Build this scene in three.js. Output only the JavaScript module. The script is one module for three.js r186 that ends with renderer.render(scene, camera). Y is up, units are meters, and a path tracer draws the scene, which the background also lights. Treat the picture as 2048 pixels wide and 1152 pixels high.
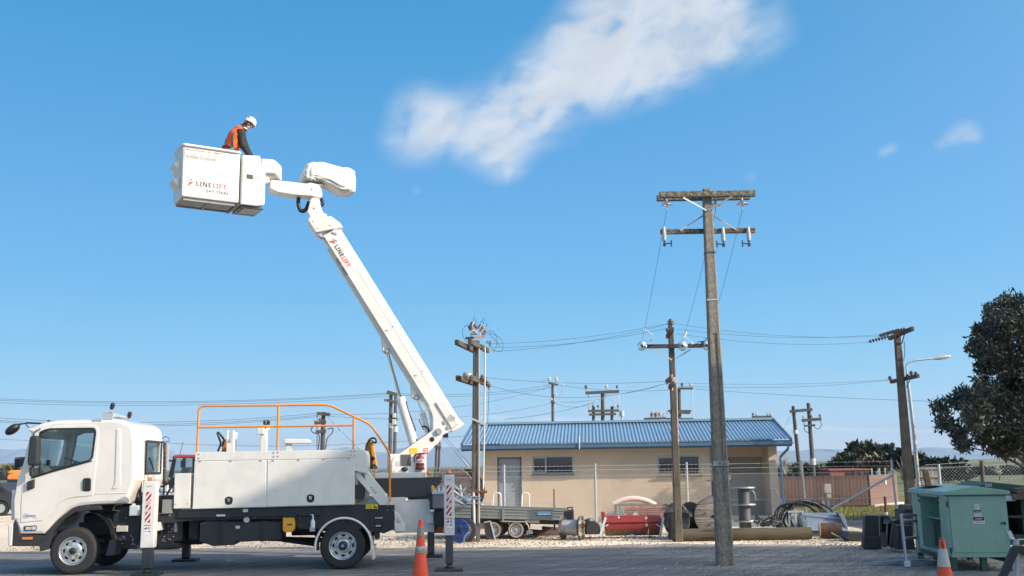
import * as THREE from 'three';
import { mergeGeometries, mergeVertices } from 'three/addons/utils/BufferGeometryUtils.js';
import { RoundedBoxGeometry } from 'three/addons/geometries/RoundedBoxGeometry.js';
import { MarchingCubes } from 'three/addons/objects/MarchingCubes.js';
import { Brush, Evaluator, SUBTRACTION } from 'three-bvh-csg';

// ---------------------------------------------------------------- camera, sky, sun, exposure
const scene = new THREE.Scene();
const EYE = new THREE.Vector3(0, 1.9, 0), FOCAL = 2001;          // focal length in pixels of a 2048 x 1152 picture
const camera = new THREE.PerspectiveCamera(2 * Math.atan(576 / FOCAL) * 180 / Math.PI, 16 / 9, 0.1, 30000);
camera.position.copy(EYE);
camera.rotation.order = 'YXZ';
camera.rotation.set(THREE.MathUtils.degToRad(10.06), 0, THREE.MathUtils.degToRad(-0.83));
camera.updateMatrixWorld(true);
const renderer = new THREE.WebGLRenderer({ antialias: true });
renderer.toneMapping = THREE.LinearToneMapping;
renderer.toneMappingExposure = 1.5;
renderer.shadowMap.enabled = true;
const SUN_AZ = THREE.MathUtils.degToRad(66), SUN_EL = THREE.MathUtils.degToRad(27);
const SUN = new THREE.Vector3(Math.sin(SUN_AZ) * Math.cos(SUN_EL), Math.sin(SUN_EL), Math.cos(SUN_AZ) * Math.cos(SUN_EL));
const sun = new THREE.DirectionalLight(new THREE.Color(1.0, 0.885, 0.73), 3.7);
sun.position.copy(SUN).multiplyScalar(80).add(new THREE.Vector3(0, 0, -22));
sun.target.position.set(0, 0, -22);
sun.castShadow = true;
sun.shadow.mapSize.set(4096, 4096);
Object.assign(sun.shadow.camera, { left: -32, right: 32, top: 26, bottom: -26, near: 1, far: 180 });
scene.add(sun, sun.target);
scene.fog = new THREE.FogExp2(new THREE.Color(0.58, 0.76, 1.0), 0.000085);

// ---------------------------------------------------------------- numbers
function rng(seed) { let s = seed | 0; return () => { s = (s + 0x6d2b79f5) | 0; let t = Math.imul(s ^ (s >>> 15), 1 | s); t = (t + Math.imul(t ^ (t >>> 7), 61 | t)) ^ t; return ((t ^ (t >>> 14)) >>> 0) / 4294967296; }; }
const V = (x, y, z) => new THREE.Vector3(x, y, z);
const clamp = THREE.MathUtils.clamp, lerp = THREE.MathUtils.lerp, smooth = THREE.MathUtils.smoothstep;
function hash2(x, y, s) { let h = Math.imul(x, 374761393) ^ Math.imul(y, 668265263) ^ Math.imul(s, 1442695041); h = Math.imul(h ^ (h >>> 13), 1274126177); return ((h ^ (h >>> 16)) >>> 0) / 4294967296; }
function vnoise(x, y, s, per = 0) {                                 // value noise, repeating after per cells when per > 0
 const ix = Math.floor(x), iy = Math.floor(y), fx = x - ix, fy = y - iy, u = fx * fx * (3 - 2 * fx), v = fy * fy * (3 - 2 * fy);
 const w = per ? (n) => ((n % per) + per) % per : (n) => n;
 const a = hash2(w(ix), w(iy), s), b = hash2(w(ix + 1), w(iy), s), c = hash2(w(ix), w(iy + 1), s), d = hash2(w(ix + 1), w(iy + 1), s);
 return a + (b - a) * u + (c - a) * v + (a - b - c + d) * u * v;
}
function fbm(x, y, s, oct = 4, per = 0) { let t = 0, a = 0.5, n = 0; for (let i = 0; i < oct; i++) { t += a * vnoise(x, y, s + i, per); n += a; a *= 0.5; x *= 2; y *= 2; per *= 2; } return t / n; }
const smin = (a, b, k) => { const h = clamp(0.5 + 0.5 * (b - a) / k, 0, 1); return b + (a - b) * h - k * h * (1 - h); };
const s2l = (c) => (c <= 0.04045 ? c / 12.92 : Math.pow((c + 0.055) / 1.055, 2.4));

// ---------------------------------------------------------------- sight lines: where a line of sight meets a real plane of the place
function sight(px, py) { return V((px - 1024) / FOCAL, (576 - py) / FOCAL, -1).applyQuaternion(camera.quaternion); }
function at(px, py, z) { const d = sight(px, py); return EYE.clone().addScaledVector(d, z / d.z); }
function onGround(px, py, h = 0) { const d = sight(px, py); return EYE.clone().addScaledVector(d, (h - EYE.y) / d.y); }
class Frame {                                                       // an upright frame of reference that stands on the ground
 constructor(x, z, yawDeg) { this.o = V(x, 0, z); this.yaw = THREE.MathUtils.degToRad(yawDeg); this.u = V(Math.cos(this.yaw), 0, -Math.sin(this.yaw)); this.n = V(Math.sin(this.yaw), 0, Math.cos(this.yaw)); }
 p(px, py, dz = 0) { const d = sight(px, py), o = this.o.clone().addScaledVector(this.n, dz), t = o.clone().sub(EYE).dot(this.n) / d.dot(this.n), q = EYE.clone().addScaledVector(d, t).sub(o); return V(q.dot(this.u), q.y, dz); }
 world(v) { return this.o.clone().addScaledVector(this.u, v.x).addScaledVector(this.n, v.z).add(V(0, v.y, 0)); }
}
const zoomed = (x0, y0, s) => (x, y) => [x0 + x / s, y0 + y / s];

// ---------------------------------------------------------------- the sky
{
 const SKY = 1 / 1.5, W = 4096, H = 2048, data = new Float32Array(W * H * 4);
 const stops = [[0, .81, .905, .965], [1.9, .72, .875, .965], [3.8, .63, .84, .968], [6.6, .52, .79, .962], [10.5, .435, .732, .945], [17.5, .355, .66, .90], [25, .265, .61, .845], [45, .18, .5, .76], [90, .15, .42, .7]];
 const tone = (el) => { let i = 0; while (i < stops.length - 2 && el > stops[i + 1][0]) i++; const a = stops[i], b = stops[i + 1], t = clamp((el - a[0]) / (b[0] - a[0]), 0, 1); return [1, 2, 3].map((k) => s2l(lerp(a[k], b[k], t))); };
 const deg = 180 / Math.PI, polar = (px, py) => { const d = sight(px, py).normalize(); return [Math.atan2(d.x, -d.z) * deg, Math.asin(d.y) * deg]; };
 // the large cumulus, the small wisps, then others out of the picture's field, some added to brighten shaded surfaces
 const puffs = [[845, 222, 66, 1.15], [822, 285, 64, 1.0], [895, 268, 62, .9], [1000, 330, 50, .6], [960, 250, 82, .95], [990, 300, 66, .7], [1020, 215, 82, .9], [1090, 195, 88, 1], [1085, 145, 66, .8], [1120, 75, 40, .5], [1155, 130, 92, 1], [1210, 115, 95, .95], [1235, 65, 92, 1], [1325, 60, 105, 1.1], [1300, 120, 84, .9],
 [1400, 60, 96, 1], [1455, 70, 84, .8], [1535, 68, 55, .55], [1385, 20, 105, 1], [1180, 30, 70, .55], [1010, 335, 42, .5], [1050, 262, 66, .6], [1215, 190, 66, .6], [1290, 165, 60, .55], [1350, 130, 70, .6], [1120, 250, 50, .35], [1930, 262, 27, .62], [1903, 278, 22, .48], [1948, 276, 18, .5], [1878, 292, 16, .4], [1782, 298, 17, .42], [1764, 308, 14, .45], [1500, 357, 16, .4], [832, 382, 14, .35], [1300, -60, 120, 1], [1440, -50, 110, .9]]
 .map(([x, y, r, k]) => [...polar(x, y), r * .86 / FOCAL * deg, k]);
 const R = rng(5);
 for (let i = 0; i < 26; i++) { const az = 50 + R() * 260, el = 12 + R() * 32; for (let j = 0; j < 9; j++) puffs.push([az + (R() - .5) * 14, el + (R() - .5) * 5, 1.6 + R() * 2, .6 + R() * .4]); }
 const streak = [[-8, 828], [960, 834], [1180, 841], [1500, 848], [1700, 860], [2060, 866]].map(([x, y]) => polar(x, y));
 const dens = new Float32Array(W * H);
 for (const [az, el, r, k] of puffs) {
 const c = Math.cos(el / deg), rx = r * 1.25 / c;
 for (let row = Math.max(0, Math.floor((el - 2.2 * r + 90) / 180 * H)); row < Math.min(H, (el + 2.2 * r + 90) / 180 * H); row++) {
 for (let i = Math.floor((az - 2.2 * rx) / 360 * W); i < (az + 2.2 * rx) / 360 * W; i++) {
 const col = (((i + Math.round(W * 0.25)) % W) + W) % W;      // azimuth 0 looks along -z
 const dx = (i / W * 360 - az) / rx, dy = (row / H * 180 - 90 - el) / r, q = dx * dx + dy * dy;
 if (q < 4.8) dens[row * W + col] += k * Math.exp(-1.6 * q);
 }
 }
 }
 const ground = [0.2, 0.2, 0.19];
 for (let row = 0; row < H; row++) {
 const el = (row + 0.5) / H * 180 - 90, base = el > 0 ? tone(el) : ground;
 for (let col = 0; col < W; col++) {
 const o = (row * W + col) * 4;
 const ux = Math.sin((col / W * 360 - 90) / deg) * Math.cos(el / deg), uz = -Math.cos((col / W * 360 - 90) / deg) * Math.cos(el / deg), near = Math.acos(clamp(ux * SUN.x + Math.sin(el / deg) * SUN.y + uz * SUN.z, -1, 1)) * deg, glow = el > 0 ? 2.2 * Math.exp(-Math.pow(near / 24, 2)) + 2.7 * Math.exp(-Math.pow(near / 40, 2)) : 0;  // sun glow made broad and strong out of view, to lift shaded surfaces
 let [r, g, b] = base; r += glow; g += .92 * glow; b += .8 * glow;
 if (el > 0) {
 const az = ((col + 0.5) / W * 360 - 90 + 540) % 360 - 180;
 const d0 = dens[row * W + col];
 if (d0 > 0.02) {
 const ca = Math.cos(.42), sa = Math.sin(.42), az0 = az * ca + el * sa, el0 = el * ca - az * sa, wx = az0 * .92 + 2.0 * (fbm(az * .35, el * .35, 71, 3) - .5), wy = el0 * 1.0 + 1.6 * (fbm(az * .35 + 9, el * .35, 72, 3) - .5);
 const n = fbm(wx * .42 - wy * .2, wy * .75, 31, 6), fine = fbm(wx * 2.6 + wy * 1.2, wy * 3.6, 41, 4);
 const mid = fbm(wx * 1.0 + wy * .6, wy * 1.5, 35, 5), body = smooth(n * .60 + mid * .34 + fine * .06, .24, .74);
 const a = .90 * (1 - Math.exp(-.95 * Math.pow(Math.min(d0, 1.9) * .86, 1.7) * (.22 + 1.4 * body))) * smooth(d0, .02, .3);
 const lit = .78 + .22 * fbm(wx * .5 + 3, wy * .9, 55, 4) - .05 * clamp(d0 - 1.1, 0, 1);
 r = lerp(r, .80 * lit + .1, a); g = lerp(g, .855 * lit + .085, a); b = lerp(b, .925 * lit + .07, a);
 }
 if (el < 8) {                                              // a bank of soft cloud and haze low over the mountains
 const n = fbm(az * .16, el * 1.5, 12, 5), n2 = fbm(az * .05 + 4, el * .9, 19, 4);
 const a = .8 * smooth(n * .65 + n2 * .5, .56, .8) * smooth(4.2 - el, 0, 2.4) ;
 r = lerp(r, .70, a); g = lerp(g, .76, a); b = lerp(b, .86, a);
 const band = smooth(fbm(az * .09 + 31, el * 2.3, 63, 4), .46, .66) * smooth(2.4 - el, 0, 1) * .7;
 r = lerp(r, .47, band); g = lerp(g, .64, band); b = lerp(b, .80, band);
 if (az > -29 && az < 29) {
 let k = 0; while (k < streak.length - 2 && az > streak[k + 1][0]) k++;
 const t = (az - streak[k][0]) / (streak[k + 1][0] - streak[k][0]), line = lerp(streak[k][1], streak[k + 1][1], t) + .05 * (fbm(az * 1.2, 3, 8, 3) - .5);
 const w = .8 * Math.exp(-Math.pow((el - line) / .075, 2)) * smooth(fbm(az * .5, 1, 9, 3), .25, .5) * smooth(az, -5, 1);
 r = lerp(r, .9, w); g = lerp(g, .92, w); b = lerp(b, .96, w);
 }
 }
 }
 data[o] = r * SKY; data[o + 1] = g * SKY; data[o + 2] = b * SKY; data[o + 3] = 1;
 }
 }
 const t = new THREE.DataTexture(data, W, H, THREE.RGBAFormat, THREE.FloatType);
 t.mapping = THREE.EquirectangularReflectionMapping; t.magFilter = THREE.LinearFilter; t.needsUpdate = true;
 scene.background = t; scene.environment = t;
}

// ---------------------------------------------------------------- textures and materials
function tex(size, fn, srgb = true, rep = 1) {
 const d = new Uint8Array(size * size * 4);
 for (let y = 0; y < size; y++) for (let x = 0; x < size; x++) { const c = fn(x / size, y / size), o = (y * size + x) * 4; const [r, g, b] = Array.isArray(c) ? c : [c, c, c]; d[o] = clamp(r, 0, 1) * 255; d[o + 1] = clamp(g, 0, 1) * 255; d[o + 2] = clamp(b, 0, 1) * 255; d[o + 3] = 255; }
 const t = new THREE.DataTexture(d, size, size); t.wrapS = t.wrapT = THREE.RepeatWrapping; t.magFilter = THREE.LinearFilter; if (srgb) t.colorSpace = THREE.SRGBColorSpace; t.repeat.set(rep, rep); t.needsUpdate = true; return t;
}
const upright = (t, x) => { const c = t.clone(); c.repeat.set(x, x); c.rotation = Math.PI / 2; c.needsUpdate = true; return c; };
const withRep = (t, x, y = x) => { const c = t.clone(); c.repeat.set(x, y); c.needsUpdate = true; return c; };
// tints around 1 (linear), to be multiplied with a material's colour
const wear = tex(512, (u, v) => { const n = fbm(u * 6, v * 6, 3, 6, 6), s = fbm(u * 40, v * 5, 7, 3, 40); return .93 + .07 * smooth(n, .25, .65) - .02 * smooth(s, .62, .8); }, false);
const rough = tex(512, (u, v) => .55 + .45 * fbm(u * 8, v * 8, 21, 5, 8), false);
const grain = tex(512, (u, v) => { const w = fbm(u * 3, v * 3, 8, 3, 3), n = fbm(u * 4 + 0, v * 90, 11, 3, 0) , k = fbm(u * 8, v * 64, 14, 4, 8), crack = smooth(fbm(u * 4, v * 64, 91, 2, 4), .66, .78); return clamp(.62 + .42 * (k - .4) + .25 * (w - .5) + 0 * n - .4 * crack, 0, 1); }, false);
const speck = tex(512, (u, v) => { const n = fbm(u * 24, v * 24, 4, 4, 24), h = hash2(Math.floor(u * 512), Math.floor(v * 512), 6), b = fbm(u * 5, v * 5, 2, 4, 5); return clamp(.55 + .5 * (n - .5) + .35 * (h - .5) + .5 * (b - .5), 0, 1); }, false);
const pebble = tex(512, (u, v) => { const n = fbm(u * 64, v * 64, 4, 3, 64), c = fbm(u * 16, v * 16, 44, 3, 16); return clamp(.55 + .75 * (n - .5) + .4 * (c - .5), 0, 1); }, false);
const lichen = tex(512, (u, v) => { const n = fbm(u * 7, v * 40, 14, 4, 7), l = smooth(fbm(u * 26, v * 26, 5, 4, 26), .50, .62), g = .42 + .5 * (n - .5); return [g + l * .42, g * .97 + l * .42, g * .86 + l * .33]; }, false);
const col = (r, g, b) => new THREE.Color().setRGB(r, g === undefined ? r : g, b === undefined ? r : b);
const std = (c, roughness, extra = {}) => new THREE.MeshStandardMaterial({ color: c, roughness, metalness: 0, ...extra });
const M = {
 white: new THREE.MeshPhysicalMaterial({ color: col(.75, .715, .655), roughness: .42, map: wear, clearcoat: .45, clearcoatRoughness: .12 }),
 cabWhite: new THREE.MeshPhysicalMaterial({ color: col(.76, .715, .65), roughness: .35, map: withRep(wear, .6), clearcoat: .8, clearcoatRoughness: .06 }),
 fibre: new THREE.MeshPhysicalMaterial({ color: col(.74, .72, .68), roughness: .45, map: withRep(wear, .8), clearcoat: .3, clearcoatRoughness: .2 }),
 greyPanel: std(col(.45, .47, .48), .5, { map: wear }),
 black: std(col(.018, .019, .022), .5, { roughnessMap: rough }),
 blackPlastic: std(col(.03, .031, .034), .62, { bumpMap: rough, bumpScale: .0015, map: wear }),
 chassis: std(col(.022, .023, .027), .55, { map: wear }),
 rubber: std(col(.026, .026, .027), .82, { bumpMap: rough, bumpScale: .002, map: wear }),
 rim: std(col(.62, .63, .64), .32, { metalness: .75, roughnessMap: rough }),
 chrome: std(col(.75, .76, .78), .12, { metalness: 1 }),
 steel: std(col(.42, .43, .44), .45, { metalness: .6, map: wear }),
 galv: std(col(.5, .51, .52), .5, { metalness: .45, map: wear }),
 glass: new THREE.MeshPhysicalMaterial({ color: col(.78, .84, .84), roughness: .02, transmission: 1, thickness: 0, ior: 1.5 }),
 darkGlass: new THREE.MeshPhysicalMaterial({ color: col(.02, .022, .026), roughness: .06, clearcoat: 1, clearcoatRoughness: .02 }),
 lampGlass: std(col(.5, .5, .5), .3),
 amber: new THREE.MeshPhysicalMaterial({ color: col(.75, .2, .02), roughness: .25, clearcoat: .8 }),
 orange: std(col(.82, .28, .025), .42, { map: wear }),
 yellow: std(col(.75, .38, .02), .45, { map: wear }),
 redPaint: std(col(.42, .03, .025), .45, { map: wear }),
 interior: std(col(.2, .2, .2), .8),
 hose: std(col(.015, .015, .018), .45),
 wood: std(col(.47, .41, .33), .9, { map: grain, bumpMap: grain, bumpScale: .006 }),
 darkWood: std(col(.15, .122, .096), .92, { map: grain, bumpMap: grain, bumpScale: .006 }),
 poleWood: std(col(.19, .155, .12), .95, { map: upright(grain, 1.1), bumpMap: upright(grain, 1.1), bumpScale: .006 }),
 poleGrey: std(col(.47, .405, .32), .95, { map: withRep(speck, 2), bumpMap: speck, bumpScale: .006 }),
 lichenWood: std(col(.31, .29, .25), .95, { map: withRep(lichen, 1.4), bumpMap: lichen, bumpScale: .01 }),
 greyPole: std(col(.13, .12, .11), .9, { map: grain }),
 porcelain: std(col(.16, .085, .07), .25),
 paleInsulator: std(col(.48, .49, .48), .3),
 glassDisc: new THREE.MeshPhysicalMaterial({ color: col(.75, .9, .88), roughness: .05, transmission: .9, thickness: .02, ior: 1.5 }),
 wire: std(col(.035, .04, .05), .5, { metalness: .3 }),
 barb: std(col(.55, .56, .58), .45, { metalness: .4 }),
 cloth: std(col(.72, .70, .66), .85, { map: wear }),
 skin: std(col(.52, .28, .2), .6),
 jacket: std(col(.02, .02, .022), .8, { bumpMap: rough, bumpScale: .004 }),
 vest: std(col(.86, .12, .012), .75),
 reflect: std(col(.06, .062, .075), .5),
 helmet: std(col(.80, .80, .74), .35),
};
// ---------------------------------------------------------------- geometry helpers
function finish(g) {                                               // plain triangles with normals and uv in metres, laid on along the main axis of each face
 let q = g.index ? g.toNonIndexed() : g.clone();
 for (const k of Object.keys(q.attributes)) if (!['position', 'normal', 'uv'].includes(k)) q.deleteAttribute(k);
 if (!q.attributes.normal) q.computeVertexNormals();
 const keep = g.userData.keepUV && q.attributes.uv;
 if (!keep) {
 const p = q.attributes.position, n = p.count, uv = new Float32Array(n * 2), a = V(), b = V(), c = V();
 for (let i = 0; i < n; i += 3) {
 a.fromBufferAttribute(p, i); b.fromBufferAttribute(p, i + 1); c.fromBufferAttribute(p, i + 2);
 const nx = (b.y - a.y) * (c.z - a.z) - (b.z - a.z) * (c.y - a.y), ny = (b.z - a.z) * (c.x - a.x) - (b.x - a.x) * (c.z - a.z), nz = (b.x - a.x) * (c.y - a.y) - (b.y - a.y) * (c.x - a.x);
 const ax = Math.abs(nx), ay = Math.abs(ny), az = Math.abs(nz);
 for (let k = 0; k < 3; k++) { const v = k === 0 ? a : k === 1 ? b : c, o = (i + k) * 2; if (ax >= ay && ax >= az) { uv[o] = v.z; uv[o + 1] = v.y; } else if (ay >= az) { uv[o] = v.x; uv[o + 1] = v.z; } else { uv[o] = v.x; uv[o + 1] = v.y; } }
 }
 q.setAttribute('uv', new THREE.BufferAttribute(uv, 2));
 }
 q.clearGroups(); q.morphAttributes = {}; q.userData.keepUV = true;
 return q;
}
const join = (list) => { const f = list.flat(Infinity).filter(Boolean).map(finish); const g = f.length === 1 ? f[0] : mergeGeometries(f, false); g.userData = { keepUV: true }; return g; };
const mv = (g, x, y, z) => g.translate(x, y, z);
function box(w, h, d, x = 0, y = 0, z = 0, r = 0) { const g = r ? new RoundedBoxGeometry(w, h, d, 2, Math.min(r, w / 2.01, h / 2.01, d / 2.01)) : new THREE.BoxGeometry(w, h, d); return g.translate(x, y, z); }
function boxAB(a, b, r = 0) { return box(Math.abs(b.x - a.x), Math.abs(b.y - a.y), Math.abs(b.z - a.z), (a.x + b.x) / 2, (a.y + b.y) / 2, (a.z + b.z) / 2, r); }
function along(g, a, b, spin = 0) {                                // a shape built along y from 0 to 1 length, laid from a to b
 const d = b.clone().sub(a), q = new THREE.Quaternion().setFromUnitVectors(V(0, 1, 0), d.clone().normalize());
 if (spin) g.rotateY(spin);
 return g.applyQuaternion(q).translate(a.x, a.y, a.z);
}
function bar(a, b, r, r2 = r, n = 10) { const l = a.distanceTo(b); return along(new THREE.CylinderGeometry(r2, r, l, n).translate(0, l / 2, 0), a, b); }
function beam(a, b, w, h, up = V(0, 1, 0), r = 0) {                  // box section w across, h along up
 const d = b.clone().sub(a), l = d.length(), z = d.normalize(), x = up.clone().cross(z).normalize(), y = z.clone().cross(x);
 const g = r ? new RoundedBoxGeometry(w, h, l, 1, r) : new THREE.BoxGeometry(w, h, l);
 return g.applyMatrix4(new THREE.Matrix4().makeBasis(x, y, z)).translate((a.x + b.x) / 2, (a.y + b.y) / 2, (a.z + b.z) / 2);
}
function shapeOf(pts, holes = []) { const s = new THREE.Shape(pts.map((p) => new THREE.Vector2(p.x, p.y))); for (const h of holes) s.holes.push(new THREE.Path(h.map((p) => new THREE.Vector2(p.x, p.y)))); return s; }
function plate(pts, z0, z1, bevel = 0, holes = [], seg = 2) {       // an outline in x, y with real thickness from z0 to z1
 const lo = Math.min(z0, z1), d = Math.abs(z1 - z0), b = Math.min(bevel, d / 2.02);
 return new THREE.ExtrudeGeometry(shapeOf(pts, holes), { depth: d - 2 * b, bevelEnabled: b > 0, bevelThickness: b, bevelSize: b, bevelOffset: -b, bevelSegments: seg, curveSegments: 10 }).translate(0, 0, lo + b);
}
function fillet(pts, rad, seg = 5, closed = true) {                 // rounds the corners of an outline
 const out = [], n = pts.length;
 for (let i = 0; i < n; i++) {
 const p = pts[i], a = pts[(i + n - 1) % n], b = pts[(i + 1) % n], r = (p.r ?? rad);
 if (!r || (!closed && (i === 0 || i === n - 1))) { out.push(p.clone()); continue; }
 const u = a.clone().sub(p), v = b.clone().sub(p), lu = u.length(), lv = v.length(), t = Math.min(r, lu * .48, lv * .48);
 const s = p.clone().addScaledVector(u, t / lu), e = p.clone().addScaledVector(v, t / lv);
 for (let k = 0; k <= seg; k++) { const f = k / seg; out.push(s.clone().multiplyScalar((1 - f) * (1 - f)).addScaledVector(p, 2 * f * (1 - f)).addScaledVector(e, f * f)); }
 }
 return out;
}
class Poly extends THREE.Curve { constructor(pts) { super(); this.pts = pts; this.len = [0]; for (let i = 1; i < pts.length; i++) this.len.push(this.len[i - 1] + Math.max(1e-6, pts[i].distanceTo(pts[i - 1]))); } getPoint(t, o = V()) { const l = t * this.len.at(-1); let i = 1; while (i < this.len.length - 1 && this.len[i] < l) i++; const f = clamp((l - this.len[i - 1]) / (this.len[i] - this.len[i - 1]), 0, 1); return o.copy(this.pts[i - 1]).lerp(this.pts[i], f); } }
function sweep(pts, r, n = 8, closed = false) {                     // a round section carried along exactly these points
 const q = closed ? [...pts, pts[0]] : pts, m = q.length, pos = [], nor = [], idx = [];
 let up = null;
 for (let i = 0; i < m; i++) {
 const a = q[Math.max(0, i - 1)], b = q[Math.min(m - 1, i + 1)], t = (closed && (i === 0 || i === m - 1) ? q[1].clone().sub(q[m - 2]) : b.clone().sub(a)).normalize();
 if (!up) up = Math.abs(t.y) < .9 ? V(0, 1, 0) : V(1, 0, 0);
 const x = up.clone().cross(t).normalize(), y = t.clone().cross(x); up = y.clone();
 const rr = typeof r === 'function' ? r(i / (m - 1)) : r;
 for (let k = 0; k < n; k++) { const c = Math.cos(k / n * 6.28319), s = Math.sin(k / n * 6.28319), d = x.clone().multiplyScalar(c).addScaledVector(y, s); nor.push(d.x, d.y, d.z); pos.push(q[i].x + d.x * rr, q[i].y + d.y * rr, q[i].z + d.z * rr); }
 }
 for (let i = 0; i < m - 1; i++) for (let k = 0; k < n; k++) { const a = i * n + k, b = i * n + (k + 1) % n, c = a + n, d = b + n; idx.push(a, c, b, b, c, d); }
 if (!closed) for (let k = 1; k < n - 1; k++) { idx.push(0, k, k + 1); const e = (m - 1) * n; idx.push(e, e + k + 1, e + k); }
 const g = new THREE.BufferGeometry(); g.setAttribute('position', new THREE.Float32BufferAttribute(pos, 3)); g.setAttribute('normal', new THREE.Float32BufferAttribute(nor, 3)); g.setIndex(idx.map((_, i) => idx[i])); return flipFix(g);
}
function flipFix(g) { const i = g.index.array, p = g.attributes.position, n = g.attributes.normal, a = V(), b = V(), c = V(), m = V(); for (let k = 0; k < i.length; k += 3) { a.fromBufferAttribute(p, i[k]); b.fromBufferAttribute(p, i[k + 1]); c.fromBufferAttribute(p, i[k + 2]); m.fromBufferAttribute(n, i[k]); if (b.sub(a).cross(c.sub(a)).dot(m) < 0) { const t = i[k + 1]; i[k + 1] = i[k + 2]; i[k + 2] = t; } } return g; }
const pipe = (pts, r, n = 8, rad = 0) => sweep(rad ? fillet(pts, rad, 6, false) : pts, r, n);
const curve = (pts, k = 24) => new THREE.CatmullRomCurve3(pts).getPoints(k);
function sag(a, b, drop, k = 14) { const o = []; for (let i = 0; i <= k; i++) { const t = i / k, p = a.clone().lerp(b, t); p.y -= drop * 4 * t * (1 - t); o.push(p); } return o; }
function lathe(profile, seg = 20) { return new THREE.LatheGeometry(profile.map(([r, y]) => new THREE.Vector2(r, y)), seg); }
function patch(fn, nu, nv, thick = 0) {                             // a curved sheet fn(u, v) -> point
 const pos = [], idx = [];
 for (let j = 0; j <= nv; j++) for (let i = 0; i <= nu; i++) { const p = fn(i / nu, j / nv); pos.push(p.x, p.y, p.z); }
 for (let j = 0; j < nv; j++) for (let i = 0; i < nu; i++) { const a = j * (nu + 1) + i; idx.push(a, a + 1, a + nu + 1, a + 1, a + nu + 2, a + nu + 1); }
 const g = new THREE.BufferGeometry(); g.setAttribute('position', new THREE.Float32BufferAttribute(pos, 3)); g.setIndex(idx); g.computeVertexNormals(); return g;
}
const csg = new Evaluator(); csg.useGroups = false; csg.attributes = ['position', 'normal'];
function minus(a, ...cuts) {
 const brush = (g) => { const q = finish(g); q.deleteAttribute('uv'); const b = new Brush(q); b.updateMatrixWorld(); return b; };
 let r = brush(a); for (const c of cuts) r = csg.evaluate(r, brush(c), SUBTRACTION);
 return r.geometry;
}

// ---------------------------------------------------------------- object helpers
const used = new Map();
function numbered(n) { const k = used.get(n) ?? -1; used.set(n, k + 1); return k < 0 ? n : n + '_' + String(k + 1).padStart(3, '0'); }
function tag(o, label, category, group, kind) { if (label) o.userData.label = label; if (category) o.userData.category = category; if (group) o.userData.group = group; if (kind) o.userData.kind = kind; return o; }
function meshOf(geos, mat) { const m = new THREE.Mesh(join([geos]), mat); m.castShadow = m.receiveShadow = true; return m; }
function thing(name, label, category, base = V(0, 0, 0), yaw = 0, group) { const o = new THREE.Group(); o.name = numbered(name); o.position.copy(base); o.rotation.y = yaw; scene.add(o); return tag(o, label, category, group); }
const EACH = new Set('verge gable side_window window_seal pane mirror_bracket fog_lamp_lens tank_strap hinges rail_bolts sticker roof_bracket ears eyes brows boots hands drop_wire side_post switch_post white_loop brackets rollers cover_screws slide_pads access_plugs screws vents chin_strap stay stand wheel_nuts skid leg cab_pillar pivot handle_bar lug_pin slots white_strip step_bolts rim_bolts sensor_lens lock dashboard_knob transformer_box foot_plate air_tank under_clutter outer_post jumper rear_seal bolts reflective_band valve_fitting small_post'.split(' '));
function part(parent, name, geos, mat, label) { if (Array.isArray(geos) && EACH.has(name)) { const f = geos.flat(Infinity).filter(Boolean); if (f.length > 1) return f.map((g) => part(parent, name, g, mat, label))[0]; } const m = meshOf(geos, mat); m.name = name; parent.add(m); if (label) m.userData.label = label; return m; }
function put(name, label, category, geos, mat, group, kind) {       // a thing that is one mesh: geometry in world coordinates, its base moved to the origin of the object
 const g = join([geos]); g.computeBoundingBox(); const c = g.boundingBox.getCenter(V()); c.y = g.boundingBox.min.y; g.translate(-c.x, -c.y, -c.z);
 const m = new THREE.Mesh(g, mat); m.castShadow = m.receiveShadow = true; m.name = numbered(name); m.position.copy(c); scene.add(m); return tag(m, label, category, group, kind);
}
function partW(o, name, geos, mat, label) { if (Array.isArray(geos) && EACH.has(name) && geos.length > 1) return geos.map((g) => partW(o, name, [g], mat, label))[0]; const g = join([geos]).translate(-o.position.x, -o.position.y, -o.position.z); const m = new THREE.Mesh(g, mat); m.castShadow = m.receiveShadow = true; m.name = name; o.add(m); if (label) m.userData.label = label; return m; }
function copy(o, pos, label, yaw) { const c = o.clone(); c.name = numbered(o.name.replace(/_\d{3}$/, '')); c.position.copy(pos); if (yaw !== undefined) c.rotation.y = yaw; scene.add(c); c.userData = { ...o.userData }; if (label) c.userData.label = label; return c; }
function structure(name, geos, mat) { const m = meshOf(geos, mat); m.name = numbered(name); m.userData.kind = 'structure'; scene.add(m); return m; }
// flat print: a sheet that carries what a canvas draws, in x, y at z
function printed(w, h, draw, ppm = 420, opts = {}) {
 const c = document.createElement('canvas'); c.width = Math.round(clamp(w * ppm, 16, 1024)); c.height = Math.round(clamp(h * ppm, 16, 1024)); const g = c.getContext('2d');
 draw(g, c.width, c.height);
 const t = new THREE.CanvasTexture(c); t.colorSpace = THREE.SRGBColorSpace; t.anisotropy = 8;
 const m = new THREE.MeshStandardMaterial({ map: t, roughness: .5, ...(opts.clear ? { transparent: true } : {}) });
 const q = new THREE.PlaneGeometry(w, h); q.userData.keepUV = true; q.userData.mat = m; return [q, m];
}
function text(g, s, x, y, px, color = '#222', weight = '', align = 'left', maxW) { g.fillStyle = color; g.font = `${weight} ${px}px sans-serif`; g.textAlign = align; g.textBaseline = 'middle'; g.fillText(s, x, y, maxW); }
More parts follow.
